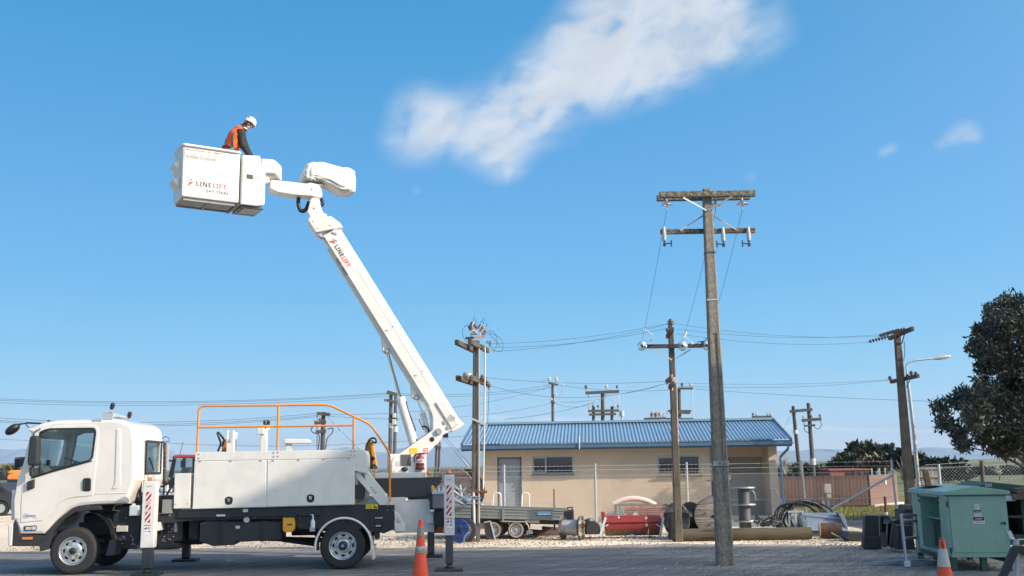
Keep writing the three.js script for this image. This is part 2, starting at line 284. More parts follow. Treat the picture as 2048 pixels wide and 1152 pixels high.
// ---------------------------------------------------------------- ground, lawn, hills
const noiseTint = (x, z, s, f) => fbm((x * .82 + z * .57) * f, (z * .82 - x * .57) * f, s, 5);
function sheet(x0, x1, z0, z1, nx, nz, y, tint, edge) {             // a ground sheet with tinted vertices; edge(x, z) < 0 cuts faces away
 const pos = [], colr = [], idx = [];
 for (let j = 0; j <= nz; j++) for (let i = 0; i <= nx; i++) { const x = lerp(x0, x1, i / nx), z = lerp(z0, z1, j / nz); pos.push(x, y, z); colr.push(...tint(x, z)); }
 for (let j = 0; j < nz; j++) for (let i = 0; i < nx; i++) { const a = j * (nx + 1) + i; if (edge && edge(lerp(x0, x1, (i + .5) / nx), lerp(z0, z1, (j + .5) / nz)) < 0) continue; idx.push(a, a + nx + 1, a + 1, a + 1, a + nx + 1, a + nx + 2); }
 const g = new THREE.BufferGeometry(); g.setAttribute('position', new THREE.Float32BufferAttribute(pos, 3)); g.setAttribute('color', new THREE.Float32BufferAttribute(colr, 3)); g.setIndex(idx); g.computeVertexNormals();
 const uv = new Float32Array(pos.length / 3 * 2); for (let i = 0; i < pos.length / 3; i++) { const ux = pos[3 * i], uz = pos[3 * i + 2]; uv[2 * i] = .86 * ux + .51 * uz; uv[2 * i + 1] = .86 * uz - .51 * ux; } g.setAttribute('uv', new THREE.BufferAttribute(uv, 2)); return g;
}
function layGround(name, g, mat) { const m = new THREE.Mesh(g, mat); m.name = numbered(name); m.receiveShadow = true; m.userData.kind = 'structure'; scene.add(m); return m; }
const groundMat = (map, bump, rep, r = .95, bs = .01) => { return new THREE.MeshPhysicalMaterial({ color: col(1.6), roughness: r, specularIntensity: .75, vertexColors: true, map: withRep(map, rep), bumpMap: withRep(bump, rep), bumpScale: bs }); };
// how far the asphalt reaches into the yard
const asphaltEdge = (x) => -24.6 + .0 * x + 1.5 * (fbm(x * .22, 3, 91, 3) - .5) + .7 * (fbm(x * 1.3, 7, 92, 3) - .5) + 1.6 * smooth(x, 4.5, 9) + 6 * smooth(x, 9, 14) - 1.0 * smooth(-x, 2, 8);
layGround('terrain', sheet(-6000, 6000, -9000, 600, 30, 60, -.02, (x, z) => { const n = noiseTint(x, z, 5, .002); return [.13 + .05 * n, .14 + .05 * n, .07 + .02 * n]; }), groundMat(speck, speck, .25));
layGround('gravel_lot', sheet(-70, 12.5, -75, -20, 200, 130, -.008, (x, z) => { const n = noiseTint(x, z, 7, .5), m = noiseTint(x, z, 17, .09), t = .66 + .5 * (n - .5) + .3 * (m - .5); return [1.15 * t, .94 * t, .70 * t]; }), groundMat(pebble, pebble, .9, .95, .012));
layGround('gravel_lot', sheet(12.5, 34, -33, -8, 80, 80, -.008, (x, z) => { const n = noiseTint(x, z, 7, .5), m = noiseTint(x, z, 17, .09), t = .56 + .5 * (n - .5) + .3 * (m - .5); return [.95 * t, .80 * t, .61 * t]; }), groundMat(pebble, pebble, .9, .95, .02));
layGround('driveway', sheet(9.8, 40, -33.2, -28.6, 60, 20, -.003, (x, z) => { const t = .75 + .4 * (noiseTint(x, z, 27, .7) - .5); return [.27 * t, .26 * t, .25 * t]; }), groundMat(speck, pebble, 1.2, .95, .006));
layGround('asphalt_yard', sheet(-40, 30, -29, 24, 560, 424, 0, (x, z) => {
 const n = noiseTint(x, z, 3, .6), m = noiseTint(x, z, 13, .12), streak = smooth(fbm(x * .16 + .5 * m, z * 1.5, 23, 4), .50, .72), fine = smooth(fbm(x * .7, z * 5, 29, 4), .50, .74);
 const stony = smooth(x + 1.6 * (n - .5), 1.2, 6) * .6, edge = smooth(asphaltEdge(x) + 2.2 - z, 0, 2.2) * fbm(x * 2, z * 4, 61, 3) * 1.5;
 const d = clamp((.42 * streak + .36 * fine) * (1 - .3 * stony) + .72 * stony * n + .45 * edge, 0, .85), t = .88 + .45 * (n - .5) + .3 * (m - .5);
 return [lerp(.20, .54, d) * t, lerp(.20, .455, d) * t, lerp(.20, .35, d) * t];
}, (x, z) => z - asphaltEdge(x)), groundMat(speck, pebble, 1.6, .9, .006));
layGround('lawn', sheet(9.6, 46, -60, -33.2, 60, 60, -.004, (x, z) => { const t = .75 + .6 * (noiseTint(x, z, 37, .6) - .5); return [.25 * t, .245 * t, .075 * t]; }), groundMat(speck, pebble, .8, 1, .03));
layGround('driveway', sheet(22, 26, -60, -44, 20, 20, -.001, (x, z) => { const t = .8 + .4 * (noiseTint(x, z, 28, .7) - .5); return [.36 * t, .34 * t, .3 * t]; }), groundMat(speck, pebble, 1.2));
// grass blades of the lawn: one mass of ground cover
{
 const R = rng(77), tri = new THREE.BufferGeometry();
 tri.setAttribute('position', new THREE.Float32BufferAttribute([-.012, 0, 0, .012, 0, 0, .012, .055, .01, 0, 0, .012, .03, 0, -.008, .035, .045, 0], 3)); tri.computeVertexNormals();
 const mat = std(col(.22, .235, .06), .9, { side: THREE.DoubleSide }), n = 26000, im = new THREE.InstancedMesh(tri, mat, n), o = new THREE.Object3D();
 for (let i = 0; i < n; i++) { o.position.set(9.8 + R() * 13, -.004, -33.3 - R() * 10); o.rotation.set(0, R() * 6.3, 0); o.scale.setScalar(.7 + R() * 1.1); o.updateMatrix(); im.setMatrixAt(i, o.matrix); im.setColorAt(i, col(.75 + .5 * R(), .75 + .4 * R(), .6 + .5 * R())); }
 im.name = 'grass'; im.castShadow = true; tag(im, 'short green and yellow grass before the brown shed', 'grass', null, 'stuff'); scene.add(im);
}
// loose stones on the gravel strip and on the dirty asphalt by the concrete pole
{
 const R = rng(78), st = new THREE.IcosahedronGeometry(1, 0), p = st.attributes.position;
 for (let i = 0; i < p.count; i++) { const k = .75 + .5 * hash2(Math.round(p.getX(i) * 50), Math.round(p.getY(i) * 50 + p.getZ(i) * 90), 4); p.setXYZ(i, p.getX(i) * k, p.getY(i) * .62 * k, p.getZ(i) * k * .9); }
 st.computeVertexNormals();
 const n = 12000, im = new THREE.InstancedMesh(st, std(col(.36, .315, .26), .95), n), o = new THREE.Object3D();
 for (let i = 0; i < n; i++) {
 const far = i < 7500; let x, z;
 if (far) { x = -13 + R() * 25; z = asphaltEdge(x) + .6 - Math.pow(R(), .7) * 4.5; } else { x = 1.5 + Math.pow(R(), .6) * 9.5; z = -15 - R() * 8.5; if (fbm(x * .8, z * .8, 77, 3) < .44) z -= 3; }
 const s = (far ? .008 : .006) + .017 * Math.pow(R(), 3);
 o.position.set(x, .002 + s * .2, z); o.rotation.set(R(), R() * 6.3, R()); o.scale.setScalar(s); o.updateMatrix(); im.setMatrixAt(i, o.matrix); const t = .5 + .8 * R(); im.setColorAt(i, col(t, t * (.94 + .08 * R()), t * (.88 + .14 * R())));
 }
 im.name = 'gravel'; im.castShadow = im.receiveShadow = true; tag(im, 'loose pale stones scattered over the gravel strip and dusty yard', 'gravel', null, 'stuff'); scene.add(im);
}
// mountains and a low green hill, far away
function ridge(name, x0, x1, z, top, base, color, seed, rough_ = 1) {
 const nx = 260, pos = [], idx = [], rows = 7;
 for (let j = 0; j <= rows; j++) for (let i = 0; i <= nx; i++) {
 const x = lerp(x0, x1, i / nx), f = j / rows, h = top(x) * (0.72 + .56 * (fbm(x / z * 26 * rough_, 1, seed, 6) - .25)) * Math.pow(f, .9);
 pos.push(x + (fbm(i * .3, j, seed + 3, 2) - .5) * base * .12, h * (.8 + .4 * fbm(i * .22, j * .9, seed + 9, 3)) , z - f * base);
 }
 for (let j = 0; j < rows; j++) for (let i = 0; i < nx; i++) { const a = j * (nx + 1) + i; idx.push(a, a + 1, a + nx + 1, a + 1, a + nx + 2, a + nx + 1); }
 const g = new THREE.BufferGeometry(); g.setAttribute('position', new THREE.Float32BufferAttribute(pos, 3)); g.setIndex(idx); g.computeVertexNormals();
 return structure(name, g, std(color, 1));
}
ridge('mountains', -5600, 5600, -7600, (x) => 150 - 45 * smooth(x, 500, 2500) + 130 * smooth(-x, 2500, 4200) + 60 * Math.exp(-Math.pow((x + 1300) / 800, 2)), 1500, col(.15, .20, .24), 101);
ridge('hills', -2600, -900, -2300, (x) => 34 * smooth(-x, 850, 1500), 300, col(.06, .075, .035), 111);
// ---------------------------------------------------------------- the low depot building
const B = new Frame(-1.1, -36.1, -4.5);
{
 const wallMat = std(col(.70, .545, .39), .9, { map: withRep(wear, .35), bumpMap: speck, bumpScale: .003 });
 const roofMat = new THREE.MeshPhysicalMaterial({ color: col(.20, .31, .41), roughness: .38, metalness: .15, clearcoat: .35, clearcoatRoughness: .3, map: withRep(wear, .3) });
 const blue = std(col(.085, .17, .26), .4, { map: wear });
 const frameM = std(col(.42, .43, .43), .45, { metalness: .3 });
 const b = thing('depot_building', 'long low cream building with blue corrugated roof behind the wire fence', 'building', B.o, B.yaw);
 const X = (px, dz = 0) => B.p(px, 960, dz).x, Y = (px, py, dz = 0) => B.p(px, py, dz).y;
 const top = 2.52, xr = X(1422), xe = X(1557), xi = X(1540), back = -5.6;
 const rect = (x0, y0, x1, y1) => [V(x0, y0, 0), V(x1, y0, 0), V(x1, y1, 0), V(x0, y1, 0)];
 const win = [[1065, 1148, 912, 949, 1092], [1316, 1402, 911, 951, 1349]].map(([a, c, t, u, m]) => ({ x0: X(a), x1: X(c), y1: Y(a, t), y0: Y(a, u), m: X(m) }));
 const door = { x0: X(995), x1: X(1043.5), y1: Y(1000, 915), y0: .08 };
 const dz0 = -1.35, gar = { x0: X(1457, dz0), x1: X(1526, dz0), y1: Y(1490, 914, dz0), y0: .06 };
 part(b, 'wall', [
 plate(rect(0, 0, xr, top), -.2, 0, 0, [...win.map((w) => rect(w.x0, w.y0, w.x1, w.y1)), rect(door.x0, .02, door.x1, door.y1)]),
 box(.2, top, -back - .2, .1, top / 2, (back - .2) / 2), box(.2, top, -dz0 - .2, xr - .1, top / 2, (dz0 - .2) / 2),
 plate(rect(xr - .2, 0, xi, top), dz0 - .2, dz0, 0, [rect(gar.x0, .02, gar.x1, gar.y1)]),
 box(xe - xi, top, -back, (xe + xi) / 2, top / 2, back / 2), box(xe, top, .2, xe / 2, top / 2, back - .1),
 box(xr - .2 - .2, .02, .02, xr / 2, .06, .011)], wallMat);
 part(b, 'floor_slab', [box(xe + 1.2, .07, -back + .9, xe / 2, .035, back / 2 + .3)], std(col(.42, .40, .37), .9, { map: wear }));
 part(b, 'ceiling', [box(xe + 1.0, .03, -back + .9, xe / 2, top + .016, back / 2 + .2)], std(col(.55, .48, .38), .9));
 const d = part(b, 'door', [box(door.x1 - door.x0 - .08, door.y1 - door.y0 - .04, .045, (door.x0 + door.x1) / 2, (door.y0 + door.y1) / 2 - .02, -.09, .006)], std(col(.33, .36, .385), .5, { map: withRep(wear, .8) }), 'plain grey blue door');
 part(d, 'frame', [box(.05, door.y1, .14, door.x0 + .025, door.y1 / 2 + .02, -.065), box(.05, door.y1, .14, door.x1 - .025, door.y1 / 2 + .02, -.065), box(door.x1 - door.x0 - .1, .05, .14, (door.x0 + door.x1) / 2, door.y1 - .025, -.065)], std(col(.1, .1, .105), .5));
 part(d, 'handle', [bar(V(door.x1 - .12, 1.08, -.06), V(door.x1 - .12, 1.08, -.01), .012), bar(V(door.x1 - .12, 1.08, -.012), V(door.x1 - .24, 1.08, -.012), .01)], M.chrome);
 for (const w of win) {
 const cx = (w.x0 + w.x1) / 2, cy = (w.y0 + w.y1) / 2, W = w.x1 - w.x0, H = w.y1 - w.y0;
 const f = part(b, 'window', [box(W, .055, .1, cx, w.y1 - .0275, -.07), box(W, .06, .1, cx, w.y0 + .03, -.07), box(.055, H - .115, .1, w.x0 + .0275, cy, -.07), box(.055, H - .115, .1, w.x1 - .0275, cy, -.07), box(.06, H - .115, .09, w.m, cy, -.07), box(w.m - w.x0 - .08, .035, .05, (w.m + w.x0) / 2, w.y0 + .078, -.06), box(w.m - w.x0 - .08, .035, .05, (w.m + w.x0) / 2, w.y1 - .073, -.06)], frameM);
 part(f, 'pane', [box(w.m - w.x0 - .08, H - .1, .012, (w.x0 + w.m) / 2, cy, -.09), box(w.x1 - w.m - .08, H - .1, .012, (w.x1 + w.m) / 2, cy, -.10)], M.darkGlass);
 const mesh = []; for (let x = w.x0 + .1; x < w.x1 - .06; x += .075) mesh.push(box(.008, H - .12, .006, x, cy, -.078)); for (let y = w.y0 + .1; y < w.y1 - .06; y += .075) mesh.push(box(W - .12, .008, .006, cx, y, -.0785));
 part(f, 'security_mesh', mesh, std(col(.1, .105, .11), .6));
 part(f, 'sill', [box(W + .06, .055, .17, cx, w.y0 - .03, .035, .008)], std(col(.12, .125, .13), .6));
 }
 const gd = []; const gh = gar.y1 - gar.y0, ns = 5;
 const gDoor = part(b, 'garage_door', [box(gar.x1 - gar.x0, gh, .03, (gar.x0 + gar.x1) / 2, (gar.y0 + gar.y1) / 2, dz0 - .12)], std(col(.30, .275, .24), .7));
 for (let i = 0; i < ns; i++) part(gDoor, 'panel', [box(gar.x1 - gar.x0 - .02, gh / ns - .015, .02, (gar.x0 + gar.x1) / 2, gar.y0 + gh * (i + .5) / ns, dz0 - .094, .005)], std(col(.36, .33, .285), .7, { map: withRep(wear, .5) }));
 // roof: ribbed sheets on two slopes
 const zf = .62, zr = -2.75, zb = -6.15, yf = top + .09, yr = 3.44, x0 = -.72, x1 = xe + .42, pitch = .127;
 const ribs = (za, ya, zb2, yb) => {
 const pos = [], idx = []; let k = 0; const steps = 3;
 for (let x = x0; x <= x1 + 1e-6; x += pitch) for (const [dx, dy] of [[0, 0], [.016, .005], [.032, .017], [.048, .029], [.0635, .034], [.079, .029], [.095, .017], [.111, .005]]) { if (x + dx > x1) break; for (let s = 0; s <= steps; s++) pos.push(x + dx, lerp(ya, yb, s / steps) + dy, lerp(za, zb2, s / steps)); k++; }
 for (let i = 0; i < k - 1; i++) for (let s = 0; s < steps; s++) { const a = i * (steps + 1) + s, c = a + steps + 1; if (za > zb2) idx.push(a, c, a + 1, c, c + 1, a + 1); else idx.push(a, a + 1, c, c, a + 1, c + 1); }
 const g = new THREE.BufferGeometry(); g.setAttribute('position', new THREE.Float32BufferAttribute(pos, 3)); g.setIndex(idx); g.computeVertexNormals(); return g;
 };
 const roof = part(b, 'roof', [ribs(zf - .03, yf + .03, zr, yr), ribs(zb, yf + .03, zr, yr)], roofMat, 'blue corrugated steel roof');
 part(roof, 'ridge_cap', [beam(V(x0, yr + .045, zr + .1), V(x1, yr + .045, zr + .1), .22, .012, V(0, 1, .27)), beam(V(x0, yr + .045, zr - .1), V(x1, yr + .045, zr - .1), .22, .012, V(0, 1, -.27)), bar(V(x0, yr + .075, zr), V(x1, yr + .075, zr), .03, .03, 8)], roofMat);
 part(roof, 'verge', [x0, x1].flatMap((x) => [beam(V(x, yf + .02, zf - .02), V(x, yr + .035, zr), .04, .12), beam(V(x, yf + .02, zb + .02), V(x, yr + .035, zr), .04, .12)]), blue);
 part(roof, 'gable', [[0.1], [xe - .1]].map(([x]) => new THREE.ExtrudeGeometry(shapeOf([V(zb + .6, 0, 0), V(zf - .6, 0, 0), V(zr, yr - top - .12, 0)]), { depth: .1, bevelEnabled: false }).rotateY(-Math.PI / 2).translate(x + .05, top + .035, 0)), wallMat);
 const gut = part(b, 'gutter', [plate([V(0, 0, 0), V(-.12, 0, 0), V(-.12, .115, 0), V(-.135, .13, 0), V(-.135, .145, 0), V(-.105, .145, 0), V(-.105, .02, 0), V(-.015, .02, 0), V(-.015, .145, 0), V(0, .145, 0)], x0, x1).rotateY(Math.PI / 2).translate(0, top - .04, zf - .02)], blue, 'dark blue gutter');
 part(b, 'fascia', [box(x1 - x0, .16, .025, (x0 + x1) / 2, top - .02, zf - .04), box(.03, .15, .6, x1 - .015, top - .03, zf - .35), box(.03, .15, .6, x0 + .015, top - .03, zf - .35), box(x1 - x0 - .06, .012, .6, (x0 + x1) / 2, top - .045, zf - .36)], blue);
 const dx = xe + .1;
 part(b, 'downpipe', [pipe([V(dx + .18, top - .02, zf + .02), V(dx + .18, top - .18, zf + .02), V(dx, top - .45, .1), V(dx, .05, .1)], .045, 10, .08), box(.14, .03, .06, dx, 1.7, .06), box(.14, .03, .06, dx, .7, .06)], std(col(.13, .26, .40), .4), 'blue downpipe at the right corner');
 const vx = X(1248, -4); part(b, 'chimney', [bar(V(vx, 3.0, -4), V(vx, Y(1248, 833, -4), -4), .035), bar(V(vx, Y(1248, 833, -4), -4), V(vx, Y(1248, 822, -4), -4), .1, .1, 14)], M.galv, 'thin flue with grey cowl');
 part(b, 'overflow_pipe', [bar(V(X(1161), top - .1, zf + .16), V(X(1161), top + .34, zf + .1), .02)], M.galv);
 // handrails by the doors
 const rail = (px, py, w, dz) => { const q = B.p(px, 1030, dz); const h = B.p(px, py, dz).y; return pipe([V(q.x, .05, dz), V(q.x + .05, h, dz), V(q.x + .05 + w, h, dz), V(q.x + .05 + w, .05, dz)], .025, 8, .1); };
 part(b, 'handrail', [rail(984, 986, .26, .7)], std(col(.78, .78, .76), .4)); part(b, 'handrail', [rail(1042, 986, .24, .7)], std(col(.78, .78, .76), .4));
 const hx = X(1541, .9); part(b, 'handrail', [pipe([V(hx, .05, .9), V(hx, 1.0, .9), V(hx + .12, 1.0, .9), V(hx + .32, .55, .9), V(hx + .32, .05, .9)], .022, 8, .1)], M.galv);
 const [sg, sm] = printed(.14, .3, (g, w, h) => { g.fillStyle = '#e9e6e0'; g.fillRect(0, 0, w, h); g.fillStyle = '#b5231d'; g.fillRect(0, 0, w, h * .5); g.fillStyle = '#fff'; g.beginPath(); g.arc(w / 2, h * .25, w * .2, 0, 7); g.fill(); g.fillStyle = '#b5231d'; g.fillRect(w * .36, h * .235, w * .28, h * .03); g.fillStyle = '#444'; for (let i = 0; i < 3; i++) g.fillRect(w * .15, h * (.6 + i * .1), w * .7, h * .03); }, 500);
 part(b, 'notice', [box(.15, .31, .008, X(1457), Y(1457, 950), .005), ], std(col(.7, .7, .68), .5)); part(b, 'notice', [sg.translate(X(1457), Y(1457, 950), .0105)], sm);
}
// ---------------------------------------------------------------- the bucket truck
const T = new Frame(-8.28, -19.35, 3.5);
const truck = thing('bucket_truck', 'white crew truck with raised boom, work bucket and orange deck railing', 'truck', T.o, T.yaw);
const zA = zoomed(0, 780, 3.097), zB = zoomed(300, 780, 3.097), zC = zoomed(600, 780, 3.097), zE = zoomed(700, 840, 5.235), zRaw = (x, y) => [x, y];
const tp = (z, x, y, dz = 0) => T.p(...z(x, y), dz);
const tl = (z, list, dz = 0) => list.map(([x, y, r]) => { const p = tp(z, x, y, dz); if (r !== undefined) p.r = r; return p; });
const flat = (pts, z0, z1, bevel = .006, holes = [], rad = 0) => plate(rad ? fillet(pts.map((p) => Object.assign(V(p.x, p.y, 0), { r: p.r })), rad) : pts.map((p) => V(p.x, p.y, 0)), z0, z1, bevel, holes.map((h) => h.map((p) => V(p.x, p.y, 0))));
const rectP = (z, x0, y0, x1, y1, z0, z1, r = .006, dz = Math.max(z0, z1)) => { const a = tp(z, x0, y0, dz), b = tp(z, x1, y1, dz); return boxAB(V(a.x, a.y, z0), V(b.x, b.y, z1), r); };
const tpart = (name, g, m, label) => part(truck, name, g, m, label);

// ---- cab
{
 const outline = tl(zA, [[168, 246, .02], [250, 204, .1], [345, 187, .3], [740, 178, .5], [826, 214, .25], [842, 330, .3], [838, 560, .05], [786, 704, .03], [560, 712, .2], [452, 728, .15], [368, 790, .15], [298, 868, .05], [270, 894, .03], [120, 894, .03], [82, 800, .02], [82, 690, .1], [112, 520, .1], [158, 430, .2], [178, 330, .05], [186, 268, .03]]);
 outline.forEach((p) => { if (p.r < .09) p.r = 0; });
 const W = 1.9, body = flat(outline, 0, -W, .065, [], .05), c = outline.reduce((a, p) => a.add(p), V()).multiplyScalar(1 / outline.length);
 const inner = plate(tl(zA, [[205, 262], [300, 222], [735, 212], [790, 240], [800, 560], [780, 660], [560, 680], [440, 690], [330, 760], [180, 800], [130, 760], [140, 600], [182, 450]]).map((p) => V(p.x, p.y, 0)), -.07, -W + .07);
 const winPts = tl(zA, [[246, 262, .03], [300, 240, .06], [580, 236, .06], [592, 262, .06], [572, 420, .06], [556, 436, .05], [330, 500, .05], [196, 544, .02], [200, 480, .05], [236, 330, .05]]);
 const win = fillet(winPts.map((p) => Object.assign(V(p.x, p.y, 0), { r: p.r })), .03);
 const wsL = T.p(...zA(182, 285), -.2), wsB = T.p(...zA(128, 500), -.2);
 const ws = new THREE.BoxGeometry(.7, wsL.y - wsB.y - .08, W - .34).translate(wsB.x + .1, (wsL.y + wsB.y) / 2, -W / 2);
 const rearX = Math.max(...outline.map((p) => p.x)), ra = T.p(...zA(880, 268), -.9), rb = T.p(...zA(942, 458), -.9);
 const rear = new THREE.BoxGeometry(.5, .60, 1.0).translate(rearX, 2.16, -1.12);
 const shell = minus(body, inner, plate(win, .1, -W - .1), ws, rear);
 const cab = tpart('cab', shell, M.cabWhite);
 const inset = (pts, k) => { const m = pts.reduce((a, p) => a.add(p), V()).multiplyScalar(1 / pts.length); return pts.map((p) => p.clone().sub(m).multiplyScalar(k).add(m)); };
 part(cab, 'side_window', [plate(win, -.035, -.04), plate(win, -W + .04, -W + .035)], M.glass);
 part(cab, 'window_seal', [plate(inset(win, 1.02), -.02, .004, .004, [inset(win, .962)]), plate(inset(win, 1.02), -W - .004, -W + .03, .004, [inset(win, .962)])], M.black);
 const wdir = V(wsL.x - wsB.x, wsL.y - wsB.y, 0);
 part(cab, 'windscreen', [beam(V(wsB.x + .035, wsB.y + .02, -W / 2), V(wsL.x + .035, wsL.y - .02, -W / 2), W - .3, .008, V(-1, 0, 0))], M.glass);
 part(cab, 'rear_window', [box(.008, .6, 1.0, rearX - .035, 2.16, -1.12)], M.glass);
 part(cab, 'rear_seal', [box(.02, .04, 1.08, rearX + .004, 2.48, -1.12), box(.02, .04, 1.08, rearX + .004, 1.85, -1.12), box(.02, .6, .04, rearX + .004, 2.165, -.60), box(.02, .6, .04, rearX + .004, 2.165, -1.64)], M.black);
 // rear grille, wiper-like strap and marker lamp on the back of the cab
 part(cab, 'vent_ribs', [...Array(6).keys()].map((i) => box(.012, .26, .03, rearX + .004, 1.62, -.45 - i * .09, .004)), M.cabWhite);
 part(cab, 'rear_strap', [pipe([V(rearX + .03, 2.16, -.72), V(rearX + .05, 2.02, -.86), V(rearX + .03, 1.92, -1.05)], .012)], M.black);
 part(cab, 'marker_lamp', [rectP(zA, 912, 540, 936, 562, -.5, -.42, .01, -.42)], M.amber);
 // panel creases and the tall rib behind the door
 part(cab, 'rib', [flat(tl(zA, [[722, 236], [748, 244], [748, 590], [728, 612], [688, 616], [712, 580]]), -.01, .014, .012, [], .08)], M.cabWhite);
 part(cab, 'sill_crease', [pipe(tl(zA, [[586, 642], [700, 640], [786, 636]], .0), .009, 6)], M.cabWhite);
 part(cab, 'slot', [rectP(zA, 796, 348, 808, 460, -.08, -.04, .004, -.04)], M.black);
 // door: its own skin with the seam round it
 const doorPts = tl(zA, [[140, 478, .06], [190, 300, .05], [246, 250, .05], [330, 226, .1], [520, 216, .1], [596, 218, .12], [614, 250, .08], [598, 440, .2], [578, 654, .06], [420, 668, .15], [330, 724, .15], [268, 808, .04], [128, 822, .02]]);
 const door = part(truck, 'cab_door', [plate(fillet(doorPts.map((p) => Object.assign(V(p.x, p.y, 0), { r: p.r })), .05), -.02, .012, .010, [inset(win, 1.05)], 3)], M.cabWhite);
 const h0 = tl(zA, [[514, 546], [566, 544], [564, 628], [512, 628]]);
 part(door, 'door_handle', [flat(h0, 0, .022, .01, [], .05)], M.black);
 part(door, 'handle_bar', [flat(tl(zA, [[520, 556], [530, 556], [528, 616], [518, 612]]), .02, .045, .008)], M.blackPlastic);
 part(door, 'window_trim', [pipe(tl(zA, [[196, 546], [330, 504], [570, 438]], .02), .012, 6)], M.black);
 // front corner panel, lamps, bumper
 const pillar = flat(tl(zA, [[150, 470], [136, 480], [124, 800], [86, 802], [84, 690], [112, 530]]), -.09, .006, .02);
 part(cab, 'corner_panel', [pillar], M.cabWhite);
 tpart('headlight', [flat(tl(zA, [[70, 620], [104, 616], [100, 676], [92, 800], [64, 806], [62, 700]]), -.38, -.03, .02)], M.lampGlass);
 tpart('headlight', [flat(tl(zA, [[70, 620], [104, 616], [100, 676], [92, 800], [64, 806], [62, 700]]), -W + .04, -W + .38, .02)], M.lampGlass);
 tpart('fog_lamp', [flat(tl(zA, [[148, 842], [230, 838], [228, 870], [150, 872]]), -.02, .016, .006, [], .03)], M.blackPlastic);
 tpart('fog_lamp_lens', [rectP(zA, 158, 848, 188, 866, .012, .022, .004), rectP(zA, 194, 846, 222, 866, .012, .022, .004)], M.lampGlass);
 tpart('bumper', [flat(tl(zA, [[42, 832, .04], [80, 822, .02], [72, 968, .02], [44, 974, .05]]), -W - .02, -.02, .03, [], .02)], M.cabWhite, 'white front bumper');
 tpart('lower_valance', [flat(tl(zA, [[84, 806], [120, 804], [122, 896], [272, 900], [268, 968], [76, 968]]), -W + .03, -.012, .02)], M.blackPlastic);
 tpart('side_indicator', [rectP(zA, 136, 912, 198, 926, -.02, .008, .004)], M.amber);
 tpart('front_panel', [flat(tl(zA, [[96, 640], [108, 540], [128, 500], [150, 470], [170, 480], [160, 640], [140, 800], [92, 800]]), -W + .14, -.14, .03)], M.cabWhite);
 // wheel-arch lip
 tpart('arch_trim', [flat(tl(zA, [[276, 900], [300, 870], [372, 792], [452, 732], [560, 716], [624, 714], [622, 742], [560, 744], [470, 756], [398, 800], [330, 878], [300, 985], [246, 1000], [240, 962]]), -.22, -.004, .01)], M.blackPlastic);
 tpart('mudguard', [sweep(tl(zA, [[560, 758], [600, 770], [648, 812], [676, 870], [684, 925]], -.22), .001, 4), patch((u, v) => { const pts = tl(zA, [[548, 756], [600, 770], [650, 812], [680, 870], [690, 930]], 0), k = u * 3.999, i = Math.floor(k), p = pts[i].clone().lerp(pts[i + 1], k - i); return V(p.x, p.y, -.02 - .36 * v); }, 16, 2), flat(tl(zA, [[676, 930], [720, 926], [708, 1024], [652, 1028]]), -.38, -.02, .004)], std(col(.035, .036, .04), .6, { side: THREE.DoubleSide }));
 // visor, mirror arms and mirrors
 tpart('sun_visor', [flat(tl(zA, [[165, 242, .02], [232, 226, .02], [250, 236, .02], [190, 262, .02]]), -W + .1, -.02, .012, [], .02)], M.cabWhite);
 const m1 = tpart('side_mirror', [flat(tl(zA, [[186, 286, .05], [226, 280, .04], [244, 300, .03], [240, 456, .04], [222, 470, .05], [176, 470, .04], [170, 440, .06]], .22), .10, .26, .04, [], .04)], M.blackPlastic, 'large black side mirror');
 part(m1, 'mirror_bracket', [pipe([tp(zA, 238, 420, .1), tp(zA, 250, 440, .08), tp(zA, 244, 520, .03)], .014, 8, .03), pipe([tp(zA, 205, 286, .16), tp(zA, 215, 258, .1), tp(zA, 250, 240, .02)], .014, 8, .03)], M.black);
 part(m1, 'lower_mirror', [flat(tl(zA, [[180, 478, .02], [204, 476, .02], [204, 532, .02], [186, 540, .03], [176, 520, .03]], .2), .11, .20, .02, [], .02)], M.blackPlastic);
 part(m1, 'mount', [flat(tl(zA, [[168, 568], [212, 552], [210, 606], [166, 622]], .05), -.02, .07, .02)], M.blackPlastic);
 const mA = tp(zA, 124, 214, -.6), mB = tp(zA, 250, 206, -.6);
 const m2 = tpart('round_mirror', [new THREE.SphereGeometry(1, 24, 14).scale(.155, .085, .12).rotateZ(.62).translate(tp(zA, 78, 244, -.6).x, tp(zA, 78, 244, -.6).y, -.6)], M.black, 'round black convex mirror ahead of the cab');
 part(m2, 'mirror_arm', [pipe(tl(zA, [[112, 214], [150, 208], [168, 204], [250, 206], [262, 212]], -.6), .014, 8, .05), pipe(tl(zA, [[160, 208], [172, 228], [182, 232]], -.6), .01, 6)], M.black);
 tpart('far_mirror', [flat(tl(zA, [[120, 420, .03], [160, 418, .03], [150, 470, .05], [118, 482, .03]], -2.1), -2.16, -2.06, .02, [], .02), pipe(tl(zA, [[92, 430], [92, 490], [118, 492]], -2.15), .01, 6), pipe(tl(zA, [[92, 430], [96, 420], [160, 416]], -2.15), .01, 6), flat(tl(zA, [[90, 424], [126, 422], [116, 486], [88, 494]], -2.2), -2.215, -2.2, .004, [], .04)], M.blackPlastic);
 // roof beacons, light bar mounts and roof pods
 tpart('roof_bracket', [rectP(zA, 638, 140, 700, 182, -.30, -.26, .004, -.26), rectP(zA, 640, 178, 694, 198, -.28, -.02, .006, -.02), rectP(zA, 570, 180, 630, 200, -.1, -.005, .008, -.005)], M.galv);
 tpart('roof_pod', [flat(tl(zA, [[700, 142], [740, 160], [770, 160], [764, 172], [710, 174]], -.5), -.75, -.3, .012)], M.greyPanel);
